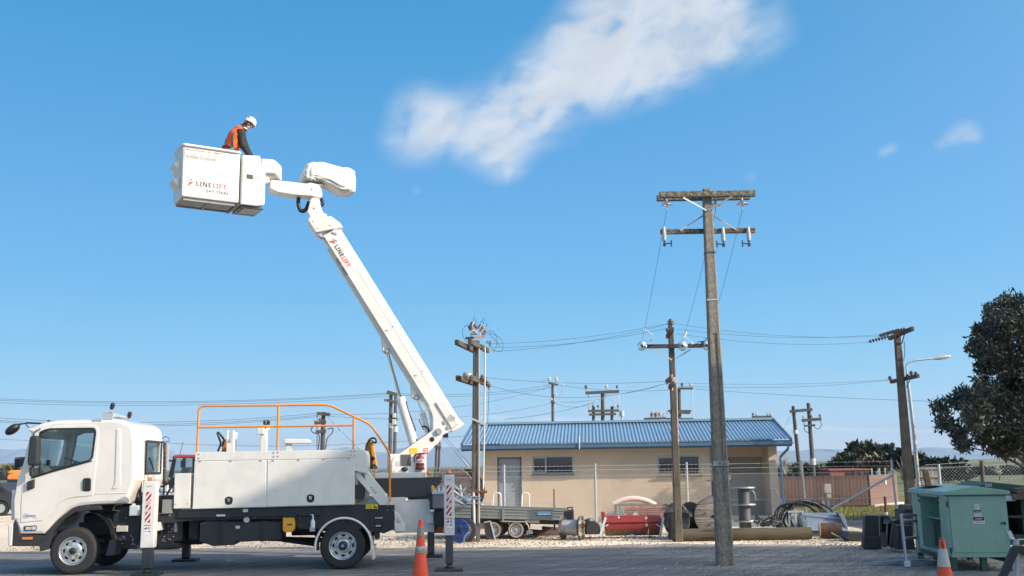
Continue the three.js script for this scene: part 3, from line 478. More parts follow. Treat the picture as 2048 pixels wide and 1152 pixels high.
 for (const [x, y, x2, y2, dz] of [[696, 100, 688, 136, -.28], [802, 155, 796, 180, -.75]]) {
 const a = tp(zA, x, y, dz), b = tp(zA, x2, y2, dz);
 const l = tpart('beacon', [new THREE.CapsuleGeometry(.042, .06, 6, 14).rotateZ(-.25).translate(a.x, a.y, dz)], M.black, 'small black beacon on the cab roof');
 part(l, 'stem', [bar(b, V(b.x, a.y - .05, dz), .012), box(.06, .02, .06, b.x, b.y, dz)], M.galv);
 }
 tpart('roof_knob', [lathe([[0, .03], [.02, .03], [.035, 0], [0, 0]]).translate(tp(zA, 302, 205, -.2).x, tp(zA, 302, 196, -.2).y, -.2)], M.black);
 // inside: floor, dash, wheel, seats, ceiling
 const ia = (x, y, dz) => tp(zA, x, y, dz);
 tpart('dashboard', [flat(tl(zA, [[150, 560], [190, 500], [270, 470], [300, 500], [290, 640], [150, 700]], -.3), -W + .12, -.14, .03)], M.interior);
 const sw = ia(476, 430, -.55);
 tpart('steering_wheel', [new THREE.TorusGeometry(.21, .017, 8, 28).rotateX(Math.PI / 2 - .1).rotateZ(-.32).translate(sw.x - .02, sw.y - .04, -.55), bar(V(sw.x - .02, sw.y - .05, -.55), V(sw.x - .3, sw.y - .32, -.55), .025)], M.black);
 for (const z of [-.55, -1.45]) { const s = ia(560, 640, z); tpart('seat', [box(.5, .14, .5, s.x - .02, s.y + .14, z, .05), box(.13, .62, .48, s.x + .26, s.y + .47, z, .05).rotateZ(0), box(.1, .2, .26, s.x + .28, s.y + .86, z, .04)], M.interior); }
 tpart('dash_gadget', [box(.07, .12, .05, ia(300, 450, -.9).x, ia(300, 452, -.9).y, -.9, .015), bar(ia(300, 470, -.9), ia(290, 510, -.9), .012)], M.black);
 const [lq, lm] = printed(.285, .1, (g, w, h) => { g.clearRect(0, 0, w, h); g.strokeStyle = '#4a6fb0'; g.lineWidth = h * .07; g.beginPath(); g.ellipse(h * .55, h * .48, h * .48, h * .40, 0, .4, 5.9); g.stroke(); text(g, 'WAIMEA', h * .28, h * .48, h * .52, '#3d5f9f', 'bold italic', 'left', w * .88); g.fillStyle = '#7f9ccb'; g.fillRect(w * .66, h * .80, w * .3, h * .09); }, 900, { clear: true });
 const lo = tp(zA, 188, 781, .015); part(door, 'lettering', [lq.translate(lo.x, lo.y, .0150)], lm);
}
// ---- wheels
{
 const tyre = lathe([[.245, -.12], [.30, -.125], [.385, -.125], [.42, -.105], [.432, -.075], [.435, -.06], [.425, -.055], [.425, -.045], [.435, -.04], [.435, -.012], [.425, -.008], [.425, .008], [.435, .012], [.435, .04], [.425, .045], [.425, .055], [.435, .06], [.432, .075], [.42, .105], [.385, .122], [.375, .118], [.30, .125], [.262, .12], [.245, .11]], 44).rotateX(Math.PI / 2);
 const nuts = (r, n, s, z) => [...Array(n).keys()].map((i) => new THREE.CylinderGeometry(s, s, .03, 6).rotateX(Math.PI / 2).translate(r * Math.cos(i / n * 6.283 + .5), r * Math.sin(i / n * 6.283 + .5), z));
 const holed = (r0, r1, n, hr, z0, z1, off = 0) => { const ring = []; for (let i = 0; i < 44; i++) ring.push(V(r1 * Math.cos(i / 44 * 6.2832), r1 * Math.sin(i / 44 * 6.2832), 0)); const holes = [[...Array(24).keys()].map((i) => V(r0 * Math.cos(-i / 24 * 6.2832), r0 * Math.sin(-i / 24 * 6.2832), 0))]; for (let k = 0; k < n; k++) { const a = k / n * 6.2832 + off, cx = (r0 + r1) * .54 * Math.cos(a), cy = (r0 + r1) * .54 * Math.sin(a); holes.push([...Array(14).keys()].map((i) => { const u = hr * 1.5 * Math.cos(-i / 14 * 6.2832), v = hr * .8 * Math.sin(-i / 14 * 6.2832); return V(cx - u * Math.sin(a) + v * Math.cos(a), cy + u * Math.cos(a) + v * Math.sin(a), 0); })); } return plate(ring, z0, z1, 0, holes); };
 function wheel(x, z, front, near) {
 const c = front ? .435 : .435, s = near ? 1 : -1, place = (g) => (s < 0 ? g.rotateY(Math.PI) : g).translate(x, c, z);
 const w = tpart('wheel', [place(tyre.clone())], M.rubber);
 part(w, 'rim', [place(lathe([[.245, .112], [.252, .12], [.262, .118], [.262, .11], [.24, .09], [.225, .02], [.225, -.1]], 40).rotateX(Math.PI / 2)), place(front ? holed(.10, .228, 8, .026, .055, .07) : holed(.12, .228, 8, .028, -.02, -.005)), place(front ? lathe([[.16, .065], [.14, .085], [.10, .095], [.0, .095]], 30).rotateX(Math.PI / 2) : lathe([[.15, -.01], [.135, .02], [.11, .03], [0, .03]], 30).rotateX(Math.PI / 2))], M.rim);
 part(w, 'hub', [place(lathe(front ? [[.062, .09], [.06, .15], [.045, .165], [0, .168]] : [[.085, .03], [.085, .08], [.06, .10], [.05, .11], [0, .112]], 22).rotateX(Math.PI / 2))], front ? M.black : std(col(.03, .03, .032), .5));
 if (!front) part(w, 'hub_cap', [place(new THREE.CylinderGeometry(.03, .03, .02, 16).rotateX(Math.PI / 2).translate(0, 0, .118))], std(col(.12, .32, .6), .5));
 part(w, 'wheel_nuts', [nuts(front ? .125 : .118, 6, front ? .017 : .015, front ? .10 : .04).map(place)], std(col(.52, .52, .30), .5));
 part(w, 'backing', [place(new THREE.CylinderGeometry(.22, .22, .02, 24).rotateX(Math.PI / 2).translate(0, 0, -.09))], M.black);
 }
 const f = T.p(145, 1104, 0).x, r = T.p(685, 1091, 0).x;
 wheel(f, -.125, true, true); wheel(f, -1.95, true, false);
 wheel(r, -.125, false, true); wheel(r, -.42, false, false); wheel(r, -2.15, false, false); wheel(r, -1.85, false, true);
 tpart('front_axle', [bar(V(f, .42, -.2), V(f, .42, -1.9), .06), box(.9, .06, .09, f, .6, -.4, .01), box(.9, .06, .09, f, .6, -1.6, .01)], M.chassis);
 tpart('rear_axle', [bar(V(r, .43, -.3), V(r, .43, -2), .09), new THREE.SphereGeometry(.2, 16, 12).translate(r, .43, -1.1), box(1.2, .08, .09, r, .62, -.55, .01)], M.chassis);
 // white mudguard over the rear wheel, with its stays
 const arc = []; for (let i = 0; i <= 26; i++) { const a = -.10 + i / 26 * (Math.PI + .26); arc.push([Math.cos(a), Math.sin(a)]); }
 const rr = .535, gx = r + .02, gy = .42;
 tpart('rear_mudguard', [patch((u, v) => { const k = Math.min(25.999, u * 26), i = Math.floor(k), a = arc[i], b = arc[i + 1], t = k - i; return V(gx + rr * lerp(a[0], b[0], t), gy + rr * lerp(a[1], b[1], t), .02 - .62 * v); }, 26, 2), sweep(arc.map(([c, s]) => V(gx + rr * c, gy + rr * s, .02)), .022, 8), box(.03, .26, .5, gx + rr + .03, gy - .12, -.25, .008)], std(col(.74, .73, .70), .4, { side: THREE.DoubleSide }), 'white rounded mudguard');
}
// ---- chassis, skirts and tanks
{
 tpart('chassis_rail', [box(7.1, .25, .08, 3.35, .80, -.72, .01)], M.chassis); tpart('chassis_rail', [box(7.1, .25, .08, 3.35, .80, -1.52, .01)], M.chassis);
 tpart('cross_members', [...Array(9).keys()].map((i) => box(.1, .18, .74, .1 + i * .82, .8, -1.12, .01)), M.chassis);
 const yB = 1.17;
 tpart('side_skirt', [flat([...tl(zB, [[20, 780], [145, 742], [262, 740], [1053, 716]]), ...tl(zC, [[338, 712], [585, 712], [585, 860], [520, 890]]), ...tl(zC, [[400, 862], [60, 862], [0, 862]]).map((p) => p), ...tl(zB, [[820, 800], [300, 806], [20, 828]])], -.10, -.02, .006)], M.chassis);
 tpart('skirt_rail', [rectP(zB, 175, 742, 1060, 778, -.03, .02, .006)], M.black);
 tpart('fuel_tank', [flat(tl(zB, [[306, 822, .02], [816, 818, .02], [812, 930, .03], [520, 944, .02], [515, 962, .02], [385, 968, .03], [300, 940, .03]]), -.6, -.04, .02, [], .02)], M.blackPlastic, 'black plastic tank');
 tpart('tank_strap', [rectP(zB, 430, 818, 442, 945, -.5, -.02, .004), rectP(zB, 686, 818, 698, 940, -.5, -.02, .004)], M.black);
 tpart('under_clutter', [rectP(zB, 20, 826, 145, 975, -.6, -.25, .02), rectP(zB, 150, 800, 200, 940, -.7, -.28, .02), rectP(zB, 52, 950, 182, 984, -.5, -.2, .02), rectP(zA, 700, 720, 860, 985, -.75, -.35, .03), rectP(zA, 620, 760, 700, 900, -1.4, -.7, .03), rectP(zB, 240, 800, 300, 930, -.8, -.4, .02), rectP(zA, 560, 600, 800, 760, -1.9, -.5, .03), bar(tp(zB, 815, 925, -.9), tp(zB, 1030, 955, -.9), .05), bar(tp(zB, 300, 900, -1.2), tp(zB, 820, 915, -1.2), .06)], M.chassis);
 tpart('air_tank', [bar(V(tp(zB, 60, 900).x, .72, -.9), V(tp(zB, 300, 900).x, .72, -.9), .13, .13, 16), bar(V(tp(zB, 830, 900).x, .7, -1.0), V(tp(zB, 1000, 900).x, .7, -1.0), .12, .12, 16)], M.chassis);
 tpart('gearbox', [box(1.5, .35, .5, 1.4, .62, -1.12, .06), box(.9, .5, .7, .3, .85, -1.1, .06), bar(V(2.1, .58, -1.12), V(4.8, .46, -1.12), .05)], M.chassis);
 const R = rng(33), bolts = []; for (let i = 0; i < 26; i++) { const p = tp(zB, 40 + R() * 1000, 770 + R() * 22, -.02); bolts.push(new THREE.CylinderGeometry(.009, .009, .012, 6).rotateX(Math.PI / 2).translate(p.x, p.y, -.012)); } for (let i = 0; i < 22; i++) { const p = tp(zA, 700 + R() * 160, 730 + R() * 230, -.34); bolts.push(new THREE.CylinderGeometry(.011, .011, .02, 6).rotateX(Math.PI / 2).translate(p.x, p.y, -.34)); }
 for (let i = 0; i < 16; i++) { const p = tp(zB, 60 + R() * 90, 840 + R() * 100, -.24); bolts.push(new THREE.CylinderGeometry(.01, .01, .02, 6).rotateX(Math.PI / 2).translate(p.x, p.y, -.24)); }
 tpart('bolt_heads', bolts, M.galv);
 tpart('coolant_bottle', [rectP(zA, 800, 716, 858, 780, -.34, -.22, .02, -.22), rectP(zA, 812, 704, 832, 718, -.3, -.25, .01, -.22)], std(col(.55, .6, .62), .4), 'pale plastic fluid bottle');
 tpart('pale_bracket', [rectP(zA, 720, 842, 786, 878, -.34, -.26, .01, -.26)], std(col(.55, .5, .4), .6));
 tpart('step_ring', [pipe(tl(zA, [[698, 744], [716, 712], [756, 708], [740, 748], [698, 744]], -.3), .010, 6)], M.galv);
 tpart('hose_bundle', [pipe(tl(zA, [[810, 590], [830, 640], [815, 690], [845, 730]], -.3), .018, 8, .05), pipe(tl(zA, [[860, 580], [850, 640], [870, 690]], -.4), .02, 8, .05), rectP(zA, 800, 570, 880, 700, -1.2, -.45, .03, -.45), pipe(tl(zA, [[205, 968], [216, 990], [240, 990]], -.1), .006, 6)], M.hose);
 tpart('air_dryer', [bar(tp(zB, 160, 880, -.3), tp(zB, 160, 828, -.3), .05, .05, 14), bar(tp(zB, 160, 828, -.3), tp(zB, 160, 818, -.3), .035)], M.steel);
 tpart('pressure_gauge', [new THREE.CylinderGeometry(.055, .055, .03, 20).rotateX(Math.PI / 2).translate(tp(zB, 597, 804).x, tp(zB, 597, 804).y, -.02)], M.lampGlass);
 tpart('sticker', [rectP(zB, 576, 738, 606, 756, .018, .0235, .001), rectP(zB, 531, 842, 556, 858, -.045, -.0355, .001), rectP(zB, 412, 772, 466, 782, .018, .0225, .001)], std(col(.6, .6, .6), .5));
 const [yq, ym] = printed(.23, .085, (g, w, h) => { g.fillStyle = '#e3c428'; g.fillRect(0, 0, w, h); text(g, 'CAUTION', w * .06, h * .26, h * .27, '#2b2513', 'bold'); g.fillStyle = '#57491a'; for (let i = 0; i < 3; i++) g.fillRect(w * .06, h * (.48 + i * .16), w * .5, h * .06); g.fillStyle = '#1b1710'; g.beginPath(); g.moveTo(w * .66, h * .85); g.lineTo(w * .95, h * .85); g.lineTo(w * .95, h * .45); g.lineTo(w * .8, h * .62); g.lineTo(w * .74, h * .2); g.lineTo(w * .66, h * .3); g.fill(); }, 500);
 const yo = tp(zC, 445, 722, 0); tpart('caution_plate', [box(.235, .09, .01, yo.x, yo.y, -.012)], M.black); tpart('caution_print', [yq.translate(yo.x, yo.y, -.004)], ym);
 // hydraulic valve hanging under the skirt behind the rear wheel
 tpart('valve_block', [rectP(zC, 472, 750, 500, 800, -.2, -.005, .01), rectP(zC, 466, 800, 506, 850, -.22, .0, .01), rectP(zC, 462, 880, 492, 924, -.2, -.05, .01)], M.black);
 tpart('valve_hose', [pipe(tl(zC, [[432, 745], [432, 790], [440, 840], [470, 866]], .01), .008, 6, .04), pipe(tl(zC, [[500, 826], [508, 846], [488, 876]], .01), .008, 6)], M.hose);
 tpart('valve_fitting', [rectP(zC, 464, 790, 512, 796, -.05, .01, .003), rectP(zC, 470, 838, 500, 846, -.05, .012, .003)], M.galv);
 // yellow wheel chock in its holder
 const ch = tpart('wheel_chock', [flat(tl(zB, [[830, 788], [902, 788], [900, 860], [888, 876], [838, 880], [828, 862]]), -.01, .14, .015)], M.yellow, 'yellow wheel chock');
 part(ch, 'chock_holder', [rectP(zB, 826, 770, 910, 786, -.02, .15, .004), rectP(zB, 902, 770, 910, 800, -.02, .15, .004), rectP(zB, 850, 830, 880, 838, .14, .146, .001)], M.black);
}
// ---- body with side lockers
{
 const z0 = .05, a = tl(zB, [[283, 385], [262, 740]], z0), TL = a[0], BL = a[1], yT = TL.y, yBt = BL.y;
 const top = [Object.assign(tp(zB, 283, 386, z0), { r: .02 }), Object.assign(tp(zC, 416, 368, z0), { r: .16 }), Object.assign(tp(zC, 416, 520, z0), { r: .01 }), Object.assign(tp(zC, 338, 500, z0), { r: .01 }), Object.assign(tp(zC, 336, 712, z0), { r: .01 }), Object.assign(tp(zB, 262, 740, z0), { r: .01 })];
 tpart('locker_body', [flat(top, -.62, z0, .012, [], .02)], M.white, 'white locker body along the near side');
 tpart('locker_body', [box(3.1, 1.08, .62, 3.72, 1.71, -2.04, .012)], M.white, 'white locker body along the far side');
 tpart('deck_floor', [box(3.4, .06, 1.2, 3.8, 1.9, -1.18, .005)], M.black);
 tpart('top_rail', [flat([...tl(zB, [[281, 387], [1060, 372]], z0), ...tl(zC, [[344, 370], [344, 418]], z0), ...tl(zB, [[1060, 426], [279, 438]], z0)], z0 - .01, z0 + .012, .006)], M.white);
 for (const [l, r] of [[[276, 442, 263, 738], [721, 433, 716, 724]]]) tpart('locker_door', [flat(tl(zB, [[277, 442], [721, 435], [716, 724], [264, 737]], z0), z0 - .01, z0 + .016, .009)], M.white);
 tpart('locker_door', [flat([...tl(zB, [[729, 435], [1058, 430]], z0), ...tl(zC, [[337, 424], [335, 708]], z0), ...tl(zB, [[1058, 718], [724, 723]], z0)].filter((p, i) => ![1, 4].includes(i)), z0 - .01, z0 + .016, .009)], M.white);
 for (const [z, x, y] of [[zB, 490, 682], [zC, 66, 668]]) {
 const lt = tpart('locker_latch', [flat(fillet([[0, .075], [.075, .045], [.07, -.05], [.035, -.085], [-.035, -.085], [-.07, -.05], [-.075, .045]].map(([u, v]) => V(u, v, 0)), .03), z0, z0 + .026, .01).translate(tp(z, x, y, z0).x, tp(z, x, y, z0).y, 0)], M.black);
 part(lt, 'latch_handle', [flat([[-.03, .04], [.0, .02], [.03, .04], [.02, -.04], [-.02, -.03]].map(([u, v]) => V(u, v, 0)), z0 + .02, z0 + .036, .006).translate(tp(z, x, y, z0).x, tp(z, x, y, z0).y, 0)], M.chrome);
 }
 const dots = [[zB, 305, 397], [zB, 305, 421], [zB, 768, 388], [zB, 794, 386], [zB, 768, 412], [zB, 794, 410], [zC, 316, 378], [zC, 341, 377], [zC, 316, 403], [zC, 341, 403]];
 tpart('rail_bolts', dots.map(([z, x, y]) => { const p = tp(z, x, y, z0); return new THREE.CylinderGeometry(.014, .016, .016, 8).rotateX(Math.PI / 2).translate(p.x, p.y, z0 + .016); }), M.steel);
 tpart('hinges', [[zB, 310, 442], [zB, 500, 441], [zB, 686, 438], [zB, 762, 437], [zB, 920, 434], [zC, 148, 428], [zC, 302, 427]].map(([z, x, y]) => { const p = tp(z, x, y, z0); return box(.045, .02, .014, p.x, p.y, z0 + .018, .004); }), M.steel);
 const fb = tpart('front_locker', [flat(tl(zB, [[152, 517, .01], [254, 514, .01], [247, 733, .01], [145, 736, .01]], z0), z0 - .36, z0, .012, [], .01)], M.white, 'narrow white locker behind the cab');
 part(fb, 'lock', [[160, 706], [232, 704]].map(([x, y]) => { const p = tp(zB, x, y, z0); return box(.03, .012, .012, p.x, p.y, z0 + .004, .004); }), M.steel);
 tpart('grey_box', [rectP(zB, 76, 680, 136, 765, -.2, .02, .008)], std(col(.26, .255, .245), .6, { map: wear }));
 tpart('battery_box', [rectP(zB, 24, 680, 68, 762, -.3, -.03, .01), rectP(zB, 20, 655, 260, 690, -.5, -.1, .01, -.1)], M.black);
 // orange railing along the near edge
 const rp = (z, list) => tl(z, list, z0 - .03), r = .0215;
 const railing = tpart('railing', [pipe([...rp(zB, [[291, 388], [303, 100]]), ...rp(zC, [[182, 92], [333, 164], [440, 215], [555, 388], [557, 697]])].map((p) => p), r, 10, .12)], M.orange, 'orange tube handrail');
 part(railing, 'mid_rail', [pipe([...rp(zB, [[297, 232]]), ...rp(zC, [[333, 219]])], r * .95, 10)], M.orange);
 part(railing, 'post', [pipe(rp(zB, [[795, 94], [789, 375]]), r, 10)], M.orange); part(railing, 'post', [pipe(rp(zC, [[333, 166], [331, 368]]), r, 10)], M.orange);
 // boom rests standing on the deck
 const dzr = -1.1, rect = (x0, y0, x1, y1, a, b, rad = .012) => rectP(zB, x0, y0, x1, y1, a, b, rad, Math.max(a, b));
 const r1 = tpart('boom_rest', [rect(474, 300, 518, 420, -1.2, -1.08), rect(474, 250, 484, 305, -1.2, -1.08), rect(508, 250, 518, 305, -1.2, -1.08), flat(tl(zB, [[518, 258], [537, 262], [520, 420], [508, 420]], -1.3), -1.42, -1.32, .01)], M.white, 'forked white rest');
 part(r1, 'rest_pin', [bar(V(tp(zB, 495, 314, -1.08).x, tp(zB, 495, 314, -1.08).y, -1.2), V(tp(zB, 495, 314, -1.08).x, tp(zB, 495, 314, -1.08).y, -1.06), .022), rect(484, 300, 508, 326, -1.1, -1.075)], M.galv);
 const r2 = tpart('boom_rest', [rect(686, 245, 720, 420, -1.15, -1.02), flat(tl(zB, [[716, 232], [738, 232], [736, 246], [718, 262]], -1.02), -1.12, -1.03, .01)], M.white, 'tall white post with a black sensor on top');
 part(r2, 'switch_box', [rect(662, 224, 704, 274, -1.1, -.92, .015)], std(col(.62, .60, .56), .5)); part(r2, 'sensor', [rect(701, 188, 737, 214, -1.1, -.96), ], M.black); part(r2, 'sensor_foot', [rect(704, 213, 732, 228, -1.1, -.98)], M.white);
 part(r2, 'sensor_lens', [[718, 196], [718, 206]].map(([x, y]) => { const p = tp(zB, x, y, -.955); return new THREE.SphereGeometry(.012, 8, 6).translate(p.x, p.y, -.958); }), M.lampGlass);
 tpart('boom_rest', [rect(838, 330, 874, 420, -1.1, -1.0), flat(tl(zB, [[828, 308, .02], [838, 303, .02], [978, 304, .03], [990, 314, .04], [988, 328, .03], [976, 332, .02], [830, 332, .01]], -.95), -1.2, -.95, .015, [], .02)], M.white, 'white arm shaped rest');
 const dg = tpart('tool_rack', [flat(tl(zB, [[442, 318], [470, 300], [470, 420], [440, 420]], -1.3), -1.45, -1.35, .01)], std(col(.42, .17, .04), .6));
 part(dg, 'rack_hose', [pipe(tl(zB, [[420, 380], [432, 350], [440, 330], [416, 268], [424, 262], [462, 310], [446, 350]], -1.25), .02, 8, .05)], M.hose);
}
// ---- rear subframe, steps and control box
{
 tpart('rear_plate', [flat([...tl(zE, [[50, 826], [570, 812], [570, 850], [605, 850], [605, 836], [812, 832], [812, 850], [834, 850], [834, 962], [882, 966], [880, 1150]]), ...tl(zC, [[828, 886], [590, 892], [560, 860], [480, 712]]), ...tl(zE, [[300, 884], [50, 884]])], -.34, -.28, .008)], M.white, 'white plate under the turret');
 tpart('rear_skirt', [flat(tl(zC, [[336, 712], [420, 712], [420, 560], [336, 600]]), -.5, -.28, .006)], M.white);
 tpart('black_cover', [flat(tl(zE, [[240, 615], [960, 600], [965, 650], [900, 700], [834, 850], [605, 852], [590, 800], [580, 820], [410, 818], [330, 720]]), -.75, -.30, .01)], std(col(.05, .051, .054), .6, { map: wear }));
 tpart('ledge', [rectP(zE, 600, 797, 800, 815, -.34, -.24, .004)], M.black); tpart('turntable_base', [rectP(zE, 265, 555, 785, 604, -1.9, -.30, .01, -.3)], M.white);
 tpart('black_box', [rectP(zE, 54, 680, 145, 820, -.3, -.06, .012)], M.blackPlastic); tpart('deck_grate', [rectP(zE, 60, 800, 240, 826, -.6, -.26, .005)], M.galv);
 tpart('small_post', [rectP(zE, 92, 540, 156, 640, -.5, -.45, .005, -.45), rectP(zE, 180, 516, 390, 526, -.4, -.37, .004, -.37)], M.galv);
 const st = tpart('steps', [flat(tl(zE, [[48, 545, .01], [195, 545, .01], [395, 810, .02], [430, 865, .02], [475, 965, .02], [505, 975, .02], [582, 1100, .02], [585, 1170, .01], [468, 1170, .01], [466, 1130, .02], [300, 880, .02], [60, 600, .01]]), -.12, -.03, .008, [tl(zE, [[104, 560], [150, 560], [168, 640]]), tl(zE, [[198, 694], [226, 692], [300, 780], [258, 784]]), tl(zE, [[404, 988], [462, 986], [478, 1002], [474, 1068]]), tl(zE, [[488, 1004], [544, 1080], [484, 1084]])])], M.white, 'white ladder of steps');
 part(st, 'tread', [rectP(zE, 160, 640, 250, 652, -.7, -.1, .004, -.1)], M.galv); part(st, 'tread', [rectP(zE, 270, 785, 360, 797, -.7, -.1, .004, -.1)], M.galv); part(st, 'tread', [rectP(zE, 470, 1084, 560, 1096, -.7, -.1, .004, -.1)], M.galv);
 part(st, 'step_bolts', [[396, 904], [396, 946], [446, 944], [640, 948]].map(([x, y]) => { const p = tp(zE, x, y, -.03); return new THREE.CylinderGeometry(.012, .012, .02, 8).rotateX(Math.PI / 2).translate(p.x, p.y, x > 600 ? -.28 : -.03); }), M.steel);
 tpart('side_locker', [rectP(zE, 806, 984, 876, 1080, -.3, -.08, .012)], M.white, 'small white box on the rear corner');
 const cb = tpart('control_box', [rectP(zE, 864, 774, 984, 926, -.2, .12, .012)], std(col(.20, .205, .21), .55, { map: wear }), 'grey steel control box');
 part(cb, 'box_lid', [rectP(zE, 858, 752, 988, 776, -.22, .14, .006)], std(col(.55, .60, .66), .35, { metalness: .4 })); part(cb, 'box_frame', [rectP(zE, 832, 755, 860, 936, -.25, .12, .006), rectP(zE, 832, 924, 985, 938, -.25, .13, .004), rectP(zE, 880, 938, 984, 1120, -.3, .0, .02)], M.black);
 part(cb, 'lever_knob', [new THREE.CapsuleGeometry(.035, .08, 6, 12).rotateZ(.1).translate(tp(zE, 866, 726, 0).x, tp(zE, 866, 726, 0).y, 0)], M.yellow, 'yellow knob');
 tpart('rear_beacon', [lathe([[0, .07], [.035, .065], [.05, .03], [.05, 0], [0, 0]], 16).translate(tp(zE, 826, 574, -.3).x, tp(zE, 826, 574, -.3).y, -.3)], M.amber); tpart('rear_beacon', [lathe([[0, .08], [.035, .075], [.045, .03], [.05, 0], [0, 0]], 16).translate(tp(zE, 1034, 562, .6).x, tp(zE, 1034, 566, .6).y, .6)], M.amber);
 tpart('coiled_rope', [pipe(tl(zE, [[870, 590], [900, 575], [930, 592], [900, 600], [880, 580], [930, 578]], -.3), .012, 6, .02), pipe(tl(zE, [[965, 560], [972, 620], [955, 640]], -.1), .015, 6, .03)], std(col(.38, .34, .27), .9));
 tpart('hydraulic_pipes', [pipe(tl(zE, [[250, 540], [300, 548], [340, 530], [380, 548]], -.9), .014, 6, .03), pipe(tl(zE, [[190, 600], [200, 640], [215, 620], [240, 650]], -.9), .012, 6, .03)], std(col(.08, .16, .32), .5));
 tpart('red_pipe', [bar(tp(zC, 826, 868, -.9), tp(zC, 900, 868, -.5), .06, .06, 14)], std(col(.62, .22, .14), .5));
}
// ---- outriggers
{
 const chevron = (g, w, h) => { g.fillStyle = '#e4e0dc'; g.fillRect(0, 0, w, h); g.fillStyle = '#b3202c'; for (const [y0, y1] of [[0, .30], [.42, .58], [.66, 1]]) { g.save(); g.beginPath(); g.rect(w * .04, h * y0, w * .92, h * (y1 - y0)); g.clip(); for (let k = -1; k < 9; k++) { const y = k * h * .21 + h * .1; g.beginPath(); g.moveTo(0, y + w * .9); g.lineTo(w, y - w * .5); g.lineTo(w, y + w * .15); g.lineTo(0, y + w * 1.55); g.fill(); } g.restore(); } g.fillStyle = '#bcb8b6'; g.fillRect(w * .1, h * .31, w * .8, h * .1); g.fillRect(w * .1, h * .59, w * .8, h * .06); };
 const [cq, cm] = printed(.1, .56, chevron, 900);
 const [pq, pm] = printed(.12, .17, (g, w, h) => { g.fillStyle = '#e9e6e2'; g.fillRect(0, 0, w, h); g.fillStyle = '#b5372a'; g.fillRect(0, 0, w, h * .1); g.fillStyle = '#23242c'; for (const [x, y, a, b] of [[.05, .3, .2, .16], [.3, .22, .16, .24], [.62, .2, .1, .26], [.8, .2, .1, .26], [.05, .66, .28, .07], [.42, .7, .16, .05], [.64, .6, .16, .14], [.84, .58, .1, .2]]) g.fillRect(w * x, h * y, w * a, h * b); g.beginPath(); g.moveTo(w * .02, h * .46); g.lineTo(w * .2, h * .2); g.lineTo(w * .26, h * .46); g.fill(); }, 900);
 const leg = (name, zt, x0, y0, x1, y1, dz, foot, lab) => {
 const a = T.p(x0, y0, dz), b = T.p(x1, y1, dz), w = Math.abs(b.x - a.x), cx = (a.x + b.x) / 2;
 const l = tpart('outrigger', [boxAB(V(a.x, a.y, dz - .2), V(b.x, b.y, dz), .016), box(Math.abs(w) * .9, .16, 1.6, cx, .86, dz - .95, .02)], M.white, lab);
 part(l, 'inner_leg', [boxAB(V(cx - w * .38, b.y + .1, dz - .17), V(cx + w * .38, .13, dz - .03), .01), box(w * .07, b.y - .15, .01, cx - w * .16, b.y / 2 + .07, dz - .028), box(w * .07, b.y - .15, .01, cx + w * .16, b.y / 2 + .07, dz - .028)], std(col(.09, .09, .095), .45, { metalness: .4, map: wear }));
 part(l, 'foot_plate', [lathe([[0, .13], [.05, .12], [.06, .08], [.09, .05], [0, .05]], 16).translate(cx, 0, dz - .1), box(.5, .045, .42, cx, .024, dz - .1, .01)], std(col(.05, .05, .05), .6, { map: wear }));
 const q = cq.clone(); q.userData.keepUV = true; part(l, 'hazard_stripes', [q.translate(cx - .005, a.y - .47, dz + .004)], cm);
 const q2 = pq.clone(); q2.userData.keepUV = true; part(l, 'pictograms', [q2.translate(cx, a.y - .88, dz + .004)], pm);
 part(l, 'slots', [box(.024, .014, .006, cx - .025, a.y - .09, dz), box(.024, .014, .006, cx + .02, a.y - .09, dz)], M.black);
 return l;
 };
 leg('near', zRaw, 286, 963, 307, 1096, .45, 1152, 'front near outrigger leg');
 leg('near', zRaw, 888, 950, 909, 1071, .72, 1145, 'rear near outrigger leg');
 for (const [px, py, w] of [[372, 1122, .16], [862, 1114, .15]]) { const g0 = onGround(px, py); const q = g0.clone().sub(T.o), lx = q.dot(T.u), lz = q.dot(T.n); const l = tpart('outrigger', [box(w + .06, .9, .2, lx, 1.1, lz, .01), box(w, .16, 1.6, lx, .86, lz + .8, .02)], M.white); part(l, 'inner_leg', [box(w, .7, .15, lx, .42, lz, .01)], std(col(.06, .06, .065), .5, { metalness: .3 })); part(l, 'foot_plate', [box(.5, .05, .42, lx, .026, lz, .01), lathe([[0, .12], [.05, .11], [.09, .05], [0, .05]], 14).translate(lx, 0, lz)], M.chassis); }
}
// ---------------------------------------------------------------- turret, boom, jib and bucket (parts of the truck)
const toTruck = (F) => { const m = new THREE.Matrix4().makeBasis(F.u, V(0, 1, 0), F.n).setPosition(F.o), t = new THREE.Matrix4().makeBasis(T.u, V(0, 1, 0), T.n).setPosition(T.o).invert(); return t.multiply(m); };
const kc = T.world(V(T.p(835, 950, -1.15).x, 0, -1.15));
const K = new Frame(kc.x, kc.z, 12), KM = toTruck(K);
const kp = (px, py, dz = 0) => K.p(px, py, dz), kz = (z, list, dz) => list.map(([x, y, r]) => { const p = K.p(...z(x, y), dz); if (r !== undefined) p.r = r; return p; });
const inK = (g) => { g = join([g]); return g.applyMatrix4(KM); };
const kpart = (name, g, m, label) => tpart(name, inK(g), m, label);
const zG = zoomed(740, 640, 5.238), zH = zoomed(600, 420, 7.2), zI = zoomed(500, 300, 8.227), zD = zoomed(320, 200, 4.431);
